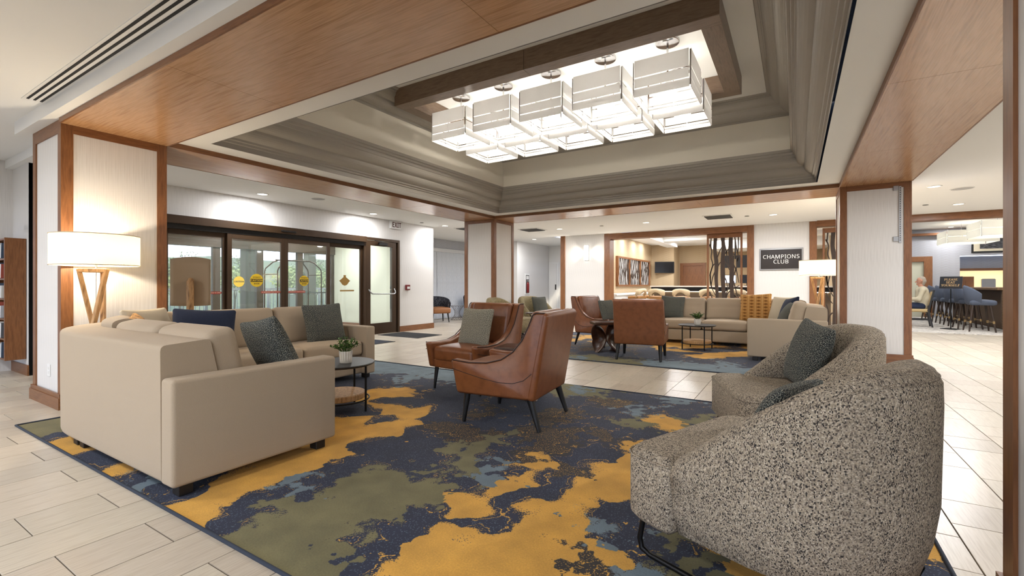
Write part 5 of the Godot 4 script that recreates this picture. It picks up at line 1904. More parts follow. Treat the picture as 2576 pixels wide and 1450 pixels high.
func build_furniture():
	make_fabrics()
	build_rugs()
	var RY := 0.014
	sectional("tan fabric corner sectional with its back to the open floor and lamp behind", Vector3(-4.3, RY, -2.1), 0, 1.585, 1.77)
	sectional("tan fabric corner sectional facing the round table before the club sign", Vector3(-0.62, RY, -9.07), 180, 1.77, 1.45)
	# pillows on the first sectional
	var SH := 0.455 + RY
	pillow("tweed_pillow", "dark tweed pillow lying against the back next to the near sofa arm", M.boucle, Vector3(-3.05, SH, -1.82), 180, 22, -9)
	pillow("tweed_pillow", "dark tweed pillow by the far arm of the sofa with the lamp behind", M.boucle, Vector3(-4.67, SH, -3.42), 78, 18, 2)
	pillow("navy_pillow", "navy pillow in the curved corner of the sofa with the lamp behind", M.navy, Vector3(-4.62, SH, -2.12), 70, 20, -4, Vector3(0.50, 0.46, 0.17))
	pillow("cream_pillow", "cream pillow in the curved corner of the sofa with the lamp behind", M.creamcloth, Vector3(-4.78, SH, -1.78), 120, 20, 0, Vector3(0.48, 0.48, 0.17))
	pillow("diamond_pillow", "mustard pillow with woven diamonds in the sofa corner near the lamp", M.diamonds, Vector3(-4.50, SH, -1.62), 155, 22, 4, Vector3(0.46, 0.44, 0.17))
	# pillows on the second
	pillow("tweed_pillow", "dark tweed pillow at the arm end of the sofa before the bar opening", M.boucle, Vector3(-2.10, SH, -9.56), 4, 18, -3)
	pillow("diamond_pillow", "large mustard pillow with woven diamonds against the second sofa", M.diamonds, Vector3(-0.62, SH, -9.52), -14, 16, 3, Vector3(0.54, 0.52, 0.18))
	pillow("cream_pillow", "plain cream pillow in the corner of the second sofa", M.creamcloth, Vector3(-0.20, SH, -9.25), -45, 18, 0, Vector3(0.48, 0.48, 0.17))
	pillow("navy_pillow", "navy pillow tilted behind the tweed one on the second sofa", M.navy, Vector3(-0.10, SH, -8.78), -70, 20, 8, Vector3(0.48, 0.48, 0.16))
	pillow("tweed_pillow", "dark tweed pillow leaning before the navy one on the second sofa", M.boucle, Vector3(-0.10, SH, -8.42), -75, 30, 0, Vector3(0.44, 0.42, 0.17))
	# tables and plants
	coffee_table("round black coffee table beside the sofa with the lamp behind", Vector3(-3.46, RY, -2.68), 20)
	coffee_table("round black coffee table before the second sofa", Vector3(-1.45, RY, -8.5), 35)
	potted_plant("small leafy plant in a ribbed white pot beside the large sofa arm", Vector3(-3.375, RY + 0.422, -2.69), 3)
	potted_plant("small leafy plant in a ribbed white pot on the table before the second sofa", Vector3(-1.43, RY + 0.422, -8.42), 4)
	# leather chairs
	leather_chair("brown leather armchair with its back to the open floor on the large rug", Vector3(-2.04, RY, -3.33), -84)
	leather_chair("brown leather armchair holding a pale tweed pillow on the large rug", Vector3(-2.97, RY, -4.05), -4)
	leather_chair("brown leather armchair with its back turned before the second sofa", Vector3(-2.01, RY, -7.08), 188)
	leather_chair("brown leather armchair turned sideways beyond the twisted table", Vector3(-3.06, RY, -8.15), 74)
	pillow("tweed_pillow", "pale speckled pillow on the leather armchair of the large rug", M.boucle_pale, Vector3(-2.93, RY + 0.46, -4.02), -4, 16, 0, Vector3(0.42, 0.42, 0.15))
	pillow("tweed_pillow", "green speckled pillow on the sideways leather armchair", M.boucle, Vector3(-2.92, RY + 0.46, -8.09), 74, 18, 0, Vector3(0.42, 0.40, 0.15))
	twist_table("dark carved side table with a twisted base by the sideways leather chair", Vector3(-2.70, RY, -7.38), 35)
	twist_table("dark carved side table between the two leather chairs on the large rug", Vector3(-2.32, RY, -3.95), 10)
	# barrel chairs
	barrel_chair("tweed barrel chair with its rounded back towards the passage, next to the front right column", Vector3(-0.05, RY, -2.07), -112, M.tweed, "tweed barrel chairs on the large rug")
	barrel_chair("tweed barrel chair with a dark pillow, facing the leather chairs", Vector3(0.0, RY, -3.52), -70, M.tweed, "tweed barrel chairs on the large rug")
	pillow("tweed_pillow", "dark tweed pillow upright on the barrel chair facing the leather chairs", M.boucle, Vector3(0.07, RY + 0.45, -3.55), -70, 16, -6, Vector3(0.44, 0.44, 0.17))
	pillow("tweed_pillow", "dark tweed pillow mostly hidden on the barrel chair by the passage", M.boucle, Vector3(-0.04, RY + 0.45, -2.16), -112, 30, 0, Vector3(0.38, 0.30, 0.14))
	barrel_chair("pale tweed barrel chair facing along the rug beyond the far left column", Vector3(-5.0, RY, -9.25), 70, M.tweed_far, "pale tweed barrel chairs on the second rug")
	barrel_chair("pale tweed barrel chair half hidden by the far left column", Vector3(-5.0, RY, -8.0), 96, M.tweed_far, "pale tweed barrel chairs on the second rug")
	pillow("tweed_pillow", "dark tweed pillow on the pale barrel chair beyond the far left column", M.boucle, Vector3(-4.92, RY + 0.45, -9.22), 70, 16, 0, Vector3(0.42, 0.42, 0.16))
	# lamps
	tripod_lamp("oak tripod floor lamp with a linen drum shade beside the front left column", Vector3(-5.29, 0, -1.55), 20)
	tripod_lamp("oak tripod floor lamp with a linen drum shade before the tree screens", Vector3(0.365, 0, -9.86), 55)

# ---------------------------------------------------------------- outdoors, seen through the entrance glass
func grow(b: MB, p: Vector3, d: Vector3, l: float, r: float, depth: int, rr: RandomNumberGenerator, tips: Array):
	var q := p + d * l
	b.tube([p, p.lerp(q, 0.5) + Vector3(rr.randf_range(-1, 1), 0, rr.randf_range(-1, 1)) * l * 0.06, q], [r, r * 0.8, r * 0.62], 4 if depth < 3 else 5, false)
	if depth == 0:
		tips.append(q)
		return
	for k in (2 if depth < 3 else 3):
		var n := (d + Vector3(rr.randf_range(-0.75, 0.75), rr.randf_range(-0.1, 0.45), rr.randf_range(-0.75, 0.75))).normalized()
		grow(b, q, n, l * rr.randf_range(0.62, 0.82), r * 0.6, depth - 1, rr, tips)
	if depth <= 2:
		tips.append(q)

func outdoor_tree(label: String, at: Vector3, h: float, leaf: Material, dens: int, sd: int, bark: Material, lr := 0.35):
	var t := thing("tree", label, "tree", at, 0, "trees on the bank outside")
	var r := RandomNumberGenerator.new()
	r.seed = sd
	var b := MB.new()
	var tips := []
	grow(b, Vector3.ZERO, Vector3(0.02, 1, 0.03).normalized(), h * 0.30, h * 0.022, 4, r, tips)
	put(b, "trunk", bark, t)
	if dens > 0:
		var f := MB.new()
		f.smooth(false)
		for p in tips:
			for k in dens:
				var c: Vector3 = p + Vector3(r.randf_range(-1, 1), r.randf_range(-1, 1), r.randf_range(-1, 1)) * lr
				var u := Vector3(r.randf_range(-1, 1), r.randf_range(-1, 1), r.randf_range(-1, 1)).normalized() * 0.10
				var v := u.cross(Vector3(r.randf_range(-1, 1), 0.5, r.randf_range(-1, 1))).normalized() * 0.06
				f.quad(c - u, c - v, c + u, c + v)
		var o := put(f, "foliage", leaf, t)
		o.set_meta("kind", "stuff")

func build_outside():
	var conc := tri(mat(Color(0.55, 0.53, 0.50), 0.9), noise_tex(256, 0.05, [[0, Color(0.8, 0.8, 0.8)], [1, Color(1, 1, 1)]], 51, 4), Vector3(0.5, 0.5, 0.5))
	sbx("ground_drive", Vector3(-21, -0.45, -40), Vector3(-10.7, -0.10, 12), conc)
	sbx("curb_yellow", Vector3(-13.3, -0.10, -26), Vector3(-13.0, 0.03, 6), mat(Color(0.80, 0.62, 0.12), 0.7), 0.02)
	var grass := tri(mat(Color(0.45, 0.48, 0.33), 1.0), noise_tex(256, 0.04, [[0, Color(0.55, 0.55, 0.5)], [0.5, Color(0.85, 0.85, 0.75)], [1, Color(1, 1, 1)]], 52, 5), Vector3(0.25, 0.25, 0.25))
	# bank rising behind the drive
	var g := []
	var nz := FastNoiseLite.new()
	nz.seed = 3
	nz.frequency = 0.05
	for i in 31:
		var x := -21.0 - i * 3.0
		var row := []
		for j in 61:
			var z := 20.0 - j * 2.0
			var t := i / 30.0
			row.append(Vector3(x, -0.45 + 8.0 * t * t * (1.6 - 0.6 * t) - 1.2 * exp(-pow((i - 3) / 3.0, 2.0)) + nz.get_noise_2d(x, z) * 1.2 * t, z))
		g.append(row)
	var b := MB.new()
	b.grid(g, false, false, false, true)
	tag(put(b, "hill", grass), "green wooded bank beyond the drive", "", "", "structure")
	# porch roof and posts
	sbx("roof_porch", Vector3(-17.5, 2.72, -18), Vector3(-10.66, 3.0, 4), M.bronze)
	sbx("wall_outside", Vector3(-10.7, 0, -9.2), Vector3(-10.5, 2.8, -8.2), mat(Color(0.50, 0.42, 0.34), 0.9))
	sbx("wall_outside", Vector3(-10.7, 2.4, -9.2), Vector3(-10.45, 3.0, -1.7), M.bronze)
	var brick := mat(Color(0.42, 0.36, 0.31), 0.9)
	for q in [[-14.5, -7.9, "brown square porch post beyond the entrance glass"], [-14.5, -3.6, "brown square porch post hidden by the walnut column"], [-15.6, -10.8, "brown square porch post by the planter"]]:
		var p := thing("porch_post", q[2], "post", Vector3(q[0], -0.1, q[1]))
		bx("shaft", Vector3(-0.16, 0, -0.16), Vector3(0.16, 2.82, 0.16), brick, p, 0.01)
		bx("plinth", Vector3(-0.22, 0, -0.22), Vector3(0.22, 0.35, 0.22), conc, p, 0.01)
	# railing
	var ra := thing("railing", "grey metal railing along the far side of the drive", "railing", Vector3(-19.5, -0.1, -12))
	var rm := mat(Color(0.50, 0.52, 0.50), 0.5, 0.2)
	bx("top_rail", Vector3(-0.04, 1.02, -12), Vector3(0.04, 1.10, 13), rm, ra)
	bx("bottom_rail", Vector3(-0.02, 0.10, -12), Vector3(0.02, 0.14, 13), rm, ra)
	var pk := MB.new()
	pk.box(Vector3(-0.010, 0.14, -0.010), Vector3(0.010, 1.02, 0.010))
	var pm := pk.done(rm)
	for k in 178:
		var o := put_mesh(pm, "picket", null, ra)
		o.position = Vector3(0, 0, -11.9 + k * 0.14)
	for k in 11:
		bx("post", Vector3(-0.03, 0, -12.0 + k * 2.5 - 0.03), Vector3(0.03, 1.04, -12.0 + k * 2.5 + 0.03), rm, ra)
	# black rail and planter nearer the door
	var r2 := thing("railing", "short black railing beside the planter outside", "railing", Vector3(-13.6, -0.1, -9.6))
	bx("top_rail", Vector3(-0.02, 0.95, -1.2), Vector3(0.02, 1.0, 1.2), M.blackmetal, r2)
	for k in 9:
		bx("picket", Vector3(-0.01, 0, -1.2 + k * 0.3 - 0.01), Vector3(0.01, 0.95, -1.2 + k * 0.3 + 0.01), M.blackmetal, r2)
	var pl := thing("planter", "pale green planter with a clipped shrub outside the door", "planter", Vector3(-14.4, -0.1, -9.7))
	var pb := MB.new()
	pb.box(Vector3(-0.3, 0, -0.35), Vector3(0.3, 0.9, 0.35), 0.02)
	put(pb, "box", mat(Color(0.62, 0.67, 0.56), 0.7), pl)
	var sh := MB.new()
	sh.smooth(false)
	var rr := RandomNumberGenerator.new()
	rr.seed = 9
	for k in 900:
		var y := rr.randf()
		var a := rr.randf() * TAU
		var rad := 0.26 * (1.0 - y * 0.8) * sqrt(rr.randf_range(0.5, 1.0))
		var c := Vector3(cos(a) * rad, 0.9 + y * 0.75, sin(a) * rad)
		var u := Vector3(rr.randf_range(-1, 1), rr.randf_range(-1, 1), rr.randf_range(-1, 1)).normalized() * 0.04
		var v := u.cross(Vector3.UP).normalized() * 0.02
		sh.quad(c - u, c - v, c + u, c + v)
	var so := put(sh, "shrub_leaves", mat(Color(0.16, 0.26, 0.09), 0.8), pl)
	so.set_meta("kind", "stuff")
	# trees
	var bark := mat(Color(0.25, 0.21, 0.17), 0.95)
	var spring := mat(Color(0.52, 0.57, 0.33), 0.9)
	var green := mat(Color(0.36, 0.43, 0.25), 0.9)
	var ever := mat(Color(0.11, 0.18, 0.09), 0.9)
	var n := 0
	for q in [[-26, -11.0, 2.6, 1], [-27, -14.0, 2.9, 1], [-28, -17.5, 2.8, 1], [-31, -10.5, 3.2, 1], [-33, -21.5, 3.4, 1], [-30, -25.0, 3.0, 1], [-36, -15.0, 3.8, 2], [-38, -28.0, 4.0, 2], [-35, -19.0, 3.6, 2], [-29, -20.5, 2.9, 1]]:
		outdoor_tree(["budding tree with pale green leaves low on the bank", "budding tree with pale green leaves low on the bank", "leafy green tree higher on the bank"][q[3]], Vector3(q[0], -0.6, q[1]), q[2], spring if q[3] == 1 else green, 12, 100 + n, bark)
		n += 1
	for q in [[-52, -16.0, 8.0], [-55, -21.0, 8.5], [-50, -26.5, 7.5], [-57, -31.0, 9.0], [-53, -36.0, 8.0], [-56, -12.5, 8.5], [-58, -41.0, 9.0], [-60, -26.0, 9.5]]:
		outdoor_tree("bare leafless tree along the top of the bank", Vector3(q[0], 1.2, q[1]), q[2] * 0.5, green, 1, 200 + n, bark, 0.2)
		n += 1
	for q in [[-46, -13.5, 5.5], [-48, -33.0, 5.5]]:
		outdoor_tree("dark evergreen tree on the bank behind the panel" if q[1] > -20 else "dark evergreen tree on the bank behind the luggage cart", Vector3(q[0], 0.8, q[1]), q[2] * 0.6, ever, 12, 300 + n, bark, 0.5)
		n += 1
	# luggage cart in the vestibule
	var c := thing("luggage_cart", "dark bronze luggage cart with a hanging rail behind the glass doors", "cart", Vector3(-9.45, 0, -6.15))
	var hoop := []
	for s in [-1, 1]:
		var fr := MB.new()
		fr.tube([Vector3(-0.24 * s, 0.2, -0.52), Vector3(-0.24 * s, 1.42, -0.52), Vector3(-0.24 * s, 1.48, -0.50), Vector3(-0.20 * s, 1.62, -0.36), Vector3(-0.1 * s, 1.66, -0.30)], 0.014, 8)
		put(fr, "upright", M.bronze, c)
		var fr2 := MB.new()
		fr2.tube([Vector3(-0.24 * s, 0.2, 0.52), Vector3(-0.24 * s, 1.42, 0.52), Vector3(-0.24 * s, 1.48, 0.50), Vector3(-0.20 * s, 1.62, 0.36), Vector3(-0.1 * s, 1.66, 0.30)], 0.014, 8)
		put(fr2, "upright", M.bronze, c)
	var tb := MB.new()
	tb.tube([Vector3(0, 1.66, -0.42), Vector3(0, 1.66, 0.42)], 0.014, 8)
	put(tb, "hanging_rail", M.bronze, c)
	for z in [-0.30, 0.30]:
		var cb := MB.new()
		cb.tube([Vector3(-0.12, 1.66, z), Vector3(0.12, 1.66, z)], 0.012, 8)
		put(cb, "cross_rail", M.bronze, c)
	for z in [-0.52, 0.52]:
		var cb := MB.new()
		cb.tube([Vector3(-0.24, 1.35, z), Vector3(0.24, 1.35, z)], 0.010, 8)
		put(cb, "cross_rail", M.bronze, c)
	bx("deck", Vector3(-0.3, 0.16, -0.58), Vector3(0.3, 0.22, 0.58), mat(Color(0.30, 0.08, 0.08), 0.9), c, 0.02)
	for sx in [-1, 1]:
		for sz in [-1, 1]:
			var wb := MB.new()
			wb.cyl(Vector3(sx * 0.24 - 0.02, 0.08, sz * 0.48), Vector3(sx * 0.24 + 0.02, 0.08, sz * 0.48), 0.08, 0.08, 14)
			put(wb, "wheel", M.black, c)

# ---------------------------------------------------------------- rear lounge walls
const ZB := -13.0

func curtain(parent: Node, called: String, x: float, z0: float, z1: float, y0: float, y1: float, sd: int):
	# sheer curtain hanging in a plane x = const
	var n := int(absf(z1 - z0) * 26)
	var g := []
	var nz := FastNoiseLite.new()
	nz.seed = sd
	nz.frequency = 0.9
	for i in n + 1:
		var z := lerpf(z0, z1, float(i) / n)
		var row := []
		for j in 7:
			var t := float(j) / 6.0
			var w := 0.028 * sin(z * 34.0 + 2.2 * nz.get_noise_2d(z * 2.0, t * 0.6)) + 0.02 * nz.get_noise_2d(z * 6.0, t)
			row.append(Vector3(x + w * (0.55 + 0.45 * (1.0 - t)), lerpf(y0, y1, t), z))
		g.append(row)
	var b := MB.new()
	b.grid(g, false, false, false, true)
	return put(b, called, M.sheer, parent)

func ribbon(b: MB, pts: Array, ws: Array, t: Transform3D, d: float):
	# flat bent strip of varying width cut out of a sheet
	var n := pts.size()
	var P := []
	for i in (n - 1) * 5 + 1:
		var f := float(i) / 5.0
		var k := mini(int(f), n - 2)
		var u := f - k
		var p0: Vector2 = pts[maxi(k - 1, 0)]
		var p1: Vector2 = pts[k]
		var p2: Vector2 = pts[k + 1]
		var p3: Vector2 = pts[mini(k + 2, n - 1)]
		P.append([p1.cubic_interpolate(p2, p0, p3, u), lerpf(ws[k], ws[k + 1], u)])
	var L := []
	var R := []
	for i in P.size():
		var a: Vector2 = P[maxi(i - 1, 0)][0]
		var c: Vector2 = P[mini(i + 1, P.size() - 1)][0]
		var nn: Vector2 = (c - a).normalized().orthogonal() * float(P[i][1]) * 0.5
		L.append(P[i][0] + nn)
		R.append(P[i][0] - nn)
	b.smooth(false)
	for i in P.size() - 1:
		var q := [L[i], R[i], R[i + 1], L[i + 1]]
		var F := []
		var K := []
		for p in q:
			F.append(t * Vector3(p.x, p.y, d))
			K.append(t * Vector3(p.x, p.y, 0))
		var ctr: Vector3 = (F[0] + F[2] + K[0] + K[2]) / 4
		b.oquad(F[0], F[1], F[2], F[3], ctr)
		b.oquad(K[0], K[1], K[2], K[3], ctr)
		b.oquad(F[1], F[2], K[2], K[1], ctr)
		b.oquad(F[3], F[0], K[0], K[3], ctr)
		if i == 0:
			b.oquad(F[0], F[1], K[1], K[0], ctr)
		if i == P.size() - 2:
			b.oquad(F[2], F[3], K[3], K[2], ctr)

func tree_screen(label: String, at: Vector3, w: float, h: float):
	# cut-out screen of tree trunks and branches in a walnut frame; local x across, y up
	var r := thing("tree_screen", label, "screen", at)
	var fw := 0.06
	bx("frame_post", Vector3(-w / 2, 0, -0.03), Vector3(-w / 2 + fw * 0.8, h, 0.03), M.wood_y, r, 0.003)
	bx("frame_post", Vector3(w / 2 - fw * 0.8, 0, -0.03), Vector3(w / 2, h, 0.03), M.wood_y, r, 0.003)
	bx("frame_rail", Vector3(-w / 2 + fw * 0.8, h - 0.11, -0.03), Vector3(w / 2 - fw * 0.8, h, 0.03), M.wood_x, r, 0.003)
	var t := Transform3D(Basis(), Vector3(0, 0, -0.008))
	var s := w / 0.84
	var tall := h - 0.1
	# coordinates measured on the panel: x 0..1 across, y 0..1 from the top
	var trunks := [
		[[0.22, 0.0, 0.085], [0.20, 0.14, 0.085], [0.25, 0.28, 0.10], [0.24, 0.45, 0.085], [0.27, 0.62, 0.075], [0.26, 0.8, 0.08], [0.25, 1.0, 0.10]],
		[[0.45, 0.0, 0.10], [0.47, 0.12, 0.09], [0.45, 0.25, 0.10], [0.45, 0.40, 0.11], [0.46, 0.52, 0.10], [0.49, 0.70, 0.09], [0.50, 1.0, 0.09]],
		[[0.70, 0.0, 0.09], [0.69, 0.15, 0.11], [0.73, 0.32, 0.11], [0.72, 0.5, 0.10], [0.74, 0.66, 0.09], [0.74, 0.8, 0.11], [0.72, 1.0, 0.09]]]
	for tr in trunks:
		var p := []
		var ws := []
		for q in tr:
			p.append(Vector2((q[0] - 0.5) * w * 0.9, tall * (1.0 - q[1])))
			ws.append(q[2] * s)
		var b := MB.new()
		ribbon(b, p, ws, t, 0.016)
		put(b, "trunk", M.darkwood, r)
	var br := [
		[[0.03, 0.07], [0.10, 0.14], [0.08, 0.22], [0.13, 0.30], [0.05, 0.42], [0.10, 0.55], [0.22, 0.64]], [[0.08, 0.0], [0.06, 0.08], [0.03, 0.09]],
		[[0.22, 0.28], [0.12, 0.32], [0.03, 0.42]], [[0.05, 0.42], [0.06, 0.50], [0.10, 0.56]], [[0.20, 0.38], [0.13, 0.44], [0.08, 0.53]],
		[[0.26, 0.24], [0.34, 0.16], [0.42, 0.10]], [[0.28, 0.33], [0.36, 0.28], [0.43, 0.26]], [[0.50, 0.06], [0.56, 0.16], [0.60, 0.28], [0.66, 0.33]],
		[[0.54, 0.18], [0.60, 0.14], [0.68, 0.12]], [[0.50, 0.26], [0.58, 0.30], [0.66, 0.36]], [[0.52, 0.67], [0.60, 0.58], [0.70, 0.50]],
		[[0.53, 0.68], [0.62, 0.61], [0.76, 0.57], [0.96, 0.53]], [[0.76, 0.44], [0.86, 0.35], [0.90, 0.26], [0.97, 0.20]], [[0.78, 0.18], [0.86, 0.22], [0.90, 0.26]],
		[[0.82, 0.0], [0.87, 0.12], [0.92, 0.20], [0.90, 0.27]], [[0.93, 0.0], [0.93, 0.10], [0.91, 0.18]], [[0.78, 0.30], [0.88, 0.38], [0.94, 0.50]],
		[[0.78, 0.48], [0.84, 0.56], [0.90, 0.64], [0.97, 0.68]], [[0.78, 0.63], [0.88, 0.66], [0.97, 0.69]], [[0.82, 0.64], [0.86, 0.76], [0.93, 0.84], [0.90, 0.98]],
		[[0.93, 0.68], [0.94, 0.80], [0.91, 0.92]], [[0.03, 0.60], [0.10, 0.66], [0.20, 0.71]], [[0.04, 0.72], [0.10, 0.80], [0.08, 0.90]], [[0.20, 0.80], [0.12, 0.84], [0.10, 0.92]],
		[[0.30, 0.90], [0.36, 0.82], [0.42, 0.77]], [[0.54, 0.78], [0.62, 0.86], [0.68, 0.98]], [[0.56, 0.84], [0.62, 0.80], [0.68, 0.78]], [[0.78, 0.86], [0.86, 0.92], [0.94, 0.98]], [[0.50, 0.44], [0.56, 0.48], [0.60, 0.56]], [[0.30, 0.98], [0.36, 0.93], [0.44, 0.92]]]
	for q in br:
		var p := []
		var ws := []
		for k in q.size():
			p.append(Vector2((q[k][0] - 0.5) * w * 0.9, tall * (1.0 - q[k][1])))
			ws.append(lerpf(0.030, 0.018, float(k) / (q.size() - 1)) * s)
		var b := MB.new()
		ribbon(b, p, ws, t, 0.014)
		put(b, "branch", M.darkwood, r)
	return r

func build_rear():
	M.darkwood = tri(mat(Color(0.24, 0.17, 0.115), 0.5), noise_tex(256, 0.02, [[0, Color(0.7, 0.7, 0.7)], [1, Color(1, 1, 1)]], 31, 3), Vector3(6, 0.8, 6))
	# curtain alcove past the entrance wall
	sbx("wall_alcove_window", Vector3(-10.25, 2.34, -13.6), Vector3(-9.95, CE, -9.2), M.bluegrey)
	sbx("wall_alcove_window", Vector3(-10.25, 0, -13.6), Vector3(-10.05, 0.08, -9.2), M.wallpaper)
	var w2 := struct_root("window_2")
	for z in [-9.3, -10.55, -11.8, -13.05]:
		bx("mullion", Vector3(-10.2, 0.08, z - 0.03), Vector3(-10.12, 2.34, z + 0.03), M.bronze, w2)
	bx("pane", Vector3(-10.163, 0.08, -13.6), Vector3(-10.157, 2.34, -9.2), M.glass, w2)
	var rs := thing("roller_shade", "grey roller shade cassette above the sheer curtain", "blind", Vector3(-9.93, 2.21, -11.4))
	bx("cassette", Vector3(-0.02, 0, -2.2), Vector3(0.05, 0.125, 2.2), M.shade_grey, rs, 0.01)
	var cu := thing("sheer_curtain", "white sheer curtain beyond the entrance wall", "curtain", Vector3.ZERO)
	curtain(cu, "panel", -9.9, -13.5, -11.45, 0.02, 2.21, 4)
	curtain(cu, "panel", -9.9, -11.42, -9.25, 0.02, 2.21, 5)
	var cu2 := thing("sheer_curtain", "white sheer curtain behind the hanging bookcase", "curtain", Vector3.ZERO)
	curtain(cu2, "panel", -8.70, -1.40, 1.9, 0.05, 2.20, 6)
	curtain(cu2, "panel", -8.70, 2.0, 5.3, 0.05, 2.20, 8)
	var rs2 := thing("roller_shade", "white roller shade box above the curtain by the bookcase", "blind", Vector3(-8.70, 2.22, 1.9))
	bx("cassette", Vector3(-0.06, 0, -3.3), Vector3(0.05, 0.14, 3.5), M.trimwhite, rs2, 0.01)
	# wall between alcove and hall, hall wall, hall end with a door
	sbx("wall_hall", Vector3(-10.25, 0, -13.8), Vector3(-8.15, CE, -13.6), M.wallpaper)
	sbx("wall_hall", Vector3(-8.35, 0, -16.2), Vector3(-8.15, CE, -13.8), M.wallpaper)
	sbx("wall_hall_end", Vector3(-8.35, 0, -16.2), Vector3(-6.0, CE, -16.0), M.white)
	sbx("wall_hall_side", Vector3(-6.2, 0, -16.0), Vector3(-6.04, CE, ZB - 0.2), M.white)
	sbx("baseboard_hall", Vector3(-8.15, 0, -16.0), Vector3(-8.135, 0.13, -13.8), M.wood_z)
	var hd := struct_root("door_4", "plain white hall door with dark lever")
	bx("frame", Vector3(-8.14, 0, -16.0), Vector3(-7.74, 2.0, -15.97), M.trimwhite, hd)
	bx("leaf", Vector3(-8.09, 0.01, -15.975), Vector3(-7.79, 1.95, -15.95), M.white, hd, 0.003)
	bx("lever", Vector3(-7.86, 0.95, -15.95), Vector3(-7.81, 1.15, -15.93), M.black, hd, 0.004)
	# fire extinguisher cabinet
	var fx := thing("extinguisher_cabinet", "white framed recessed fire extinguisher cabinet on the hall wall", "cabinet", Vector3(-8.15, 0.79, -14.27))
	bx("frame", Vector3(0, 0, -0.16), Vector3(0.025, 0.74, 0.16), M.trimwhite, fx, 0.004)
	bx("recess", Vector3(0.02, 0.05, -0.12), Vector3(0.027, 0.69, 0.12), mat(Color(0.33, 0.31, 0.31), 0.3), fx)
	var fb := MB.new()
	fb.lathe([Vector2(0.0, 0.06), Vector2(0.06, 0.06), Vector2(0.062, 0.36), Vector2(0.05, 0.41), Vector2(0.02, 0.43), Vector2(0.02, 0.46), Vector2(0, 0.46)], 14, Vector3(0.03, 0, 0))
	put(fb, "extinguisher", mat(Color(0.45, 0.06, 0.06), 0.35), fx)
	bx("valve", Vector3(0.01, 0.46, -0.05), Vector3(0.06, 0.50, 0.05), M.steel, fx, 0.004)
	bx("notice", Vector3(0.026, 0.54, -0.09), Vector3(0.029, 0.66, 0.09), M.white, fx)
	# bar wall: pilaster, wall, openings
	var w := struct_root("wall_rear", "white papered wall with walnut framed openings")
	bx("wall_panel", Vector3(-6.06, 0, ZB - 0.2), Vector3(-4.79, CE, ZB), M.wallpaper, w)
	bx("wall_panel", Vector3(-0.874, 0, ZB - 0.2), Vector3(0.289, CE, ZB), M.wallpaper, w)
	sbx("trim_4", Vector3(-6.207, 0, ZB - 0.2), Vector3(-6.058, CE, ZB + 0.03), M.wood_y, 0.003)
	sbx("baseboard_rear", Vector3(-6.058, 0, ZB), Vector3(-4.79, 0.14, ZB + 0.018), M.wood_x)
	sbx("baseboard_rear", Vector3(-0.874, 0, ZB), Vector3(0.289, 0.14, ZB + 0.018), M.wood_x)
	# bar opening frame, deep reveal
	var f := struct_root("trim_5", "deep walnut frame of the bar opening")
	var dp := 0.34
	bx("jamb", Vector3(-4.79, 0, ZB - dp), Vector3(-4.62, 2.63, ZB + 0.03), M.wood_y, f, 0.004)
	bx("jamb", Vector3(-1.03, 0, ZB - dp), Vector3(-0.874, 2.63, ZB + 0.03), M.wood_y, f, 0.004)
	bx("head", Vector3(-4.62, 2.47, ZB - dp), Vector3(-1.03, 2.63, ZB + 0.03), M.wood_x, f, 0.004)
	tree_screen("dark cut-out screen of bare tree trunks beside the club sign", Vector3(-1.573, 0.0, ZB - 0.16), 0.85, 2.47)
	# second opening towards the restaurant
	var f2 := struct_root("trim_6", "walnut frame of the restaurant opening")
	bx("jamb", Vector3(0.289, 0, ZB - 0.3), Vector3(0.44, 2.63, ZB + 0.03), M.wood_y, f2, 0.004)
	bx("head", Vector3(0.44, 2.50, ZB - 0.3), Vector3(5.2, 2.64, ZB + 0.03), M.wood_x, f2, 0.004)
	bx("jamb", Vector3(5.2, 0, ZB - 0.3), Vector3(5.35, 2.63, ZB + 0.03), M.wood_y, f2, 0.004)
	sbx("wall_rear_end", Vector3(5.35, 0, ZB - 0.3), Vector3(9, CE, ZB), M.wallpaper)
	tree_screen("dark cut-out screen of bare trees behind the far floor lamp", Vector3(0.98, 0.0, ZB - 0.16), 0.85, 2.47)
	# sconce
	var sc := thing("wall_sconce", "slim upright glowing wall sconce on the white rear wall", "wall light", Vector3(-5.342, 1.86, ZB))
	bx("back_plate", Vector3(-0.07, 0, 0), Vector3(0.07, 0.47, 0.012), M.steel, sc, 0.003)
	bx("lamp_diffuser", Vector3(-0.062, 0.012, 0.012), Vector3(0.062, 0.458, 0.085), glow(Color(1, 0.98, 0.94), 1.6), sc, 0.012)
	for k in [-1, 1]:
		var sp := SpotLight3D.new()
		sp.name = "lamp_light"
		sp.light_energy = 0.5
		sp.light_color = Color(1, 0.96, 0.9)
		sp.spot_angle = 60
		sp.spot_range = 12
		sp.light_size = 0.05
		sp.shadow_enabled = true
		sp.position = Vector3(0.10 * k, 0.235, 0.06)
		sp.rotation_degrees = Vector3(0, -90 * k, 0)
		sc.add_child(sp)
	# outlet
	var ol := thing("wall_outlet", "grey wall outlet on the rear wall under the sconce", "outlet", Vector3(-5.31, 0.40, ZB))
	bx("plate", Vector3(-0.036, 0, 0), Vector3(0.036, 0.115, 0.006), M.dim, ol, 0.002)
	for y in [0.025, 0.068]:
		bx("socket", Vector3(-0.017, y, 0.006), Vector3(0.017, y + 0.026, 0.008), M.steel, ol)
	# club sign
	var cs := thing("club_sign", "dark wood sign in a silver frame reading Champions Club", "sign", Vector3(-0.293, 1.49, ZB))
	bx("sign_frame", Vector3(-0.459, 0, 0), Vector3(0.459, 0.531, 0.03), M.steel, cs, 0.004)
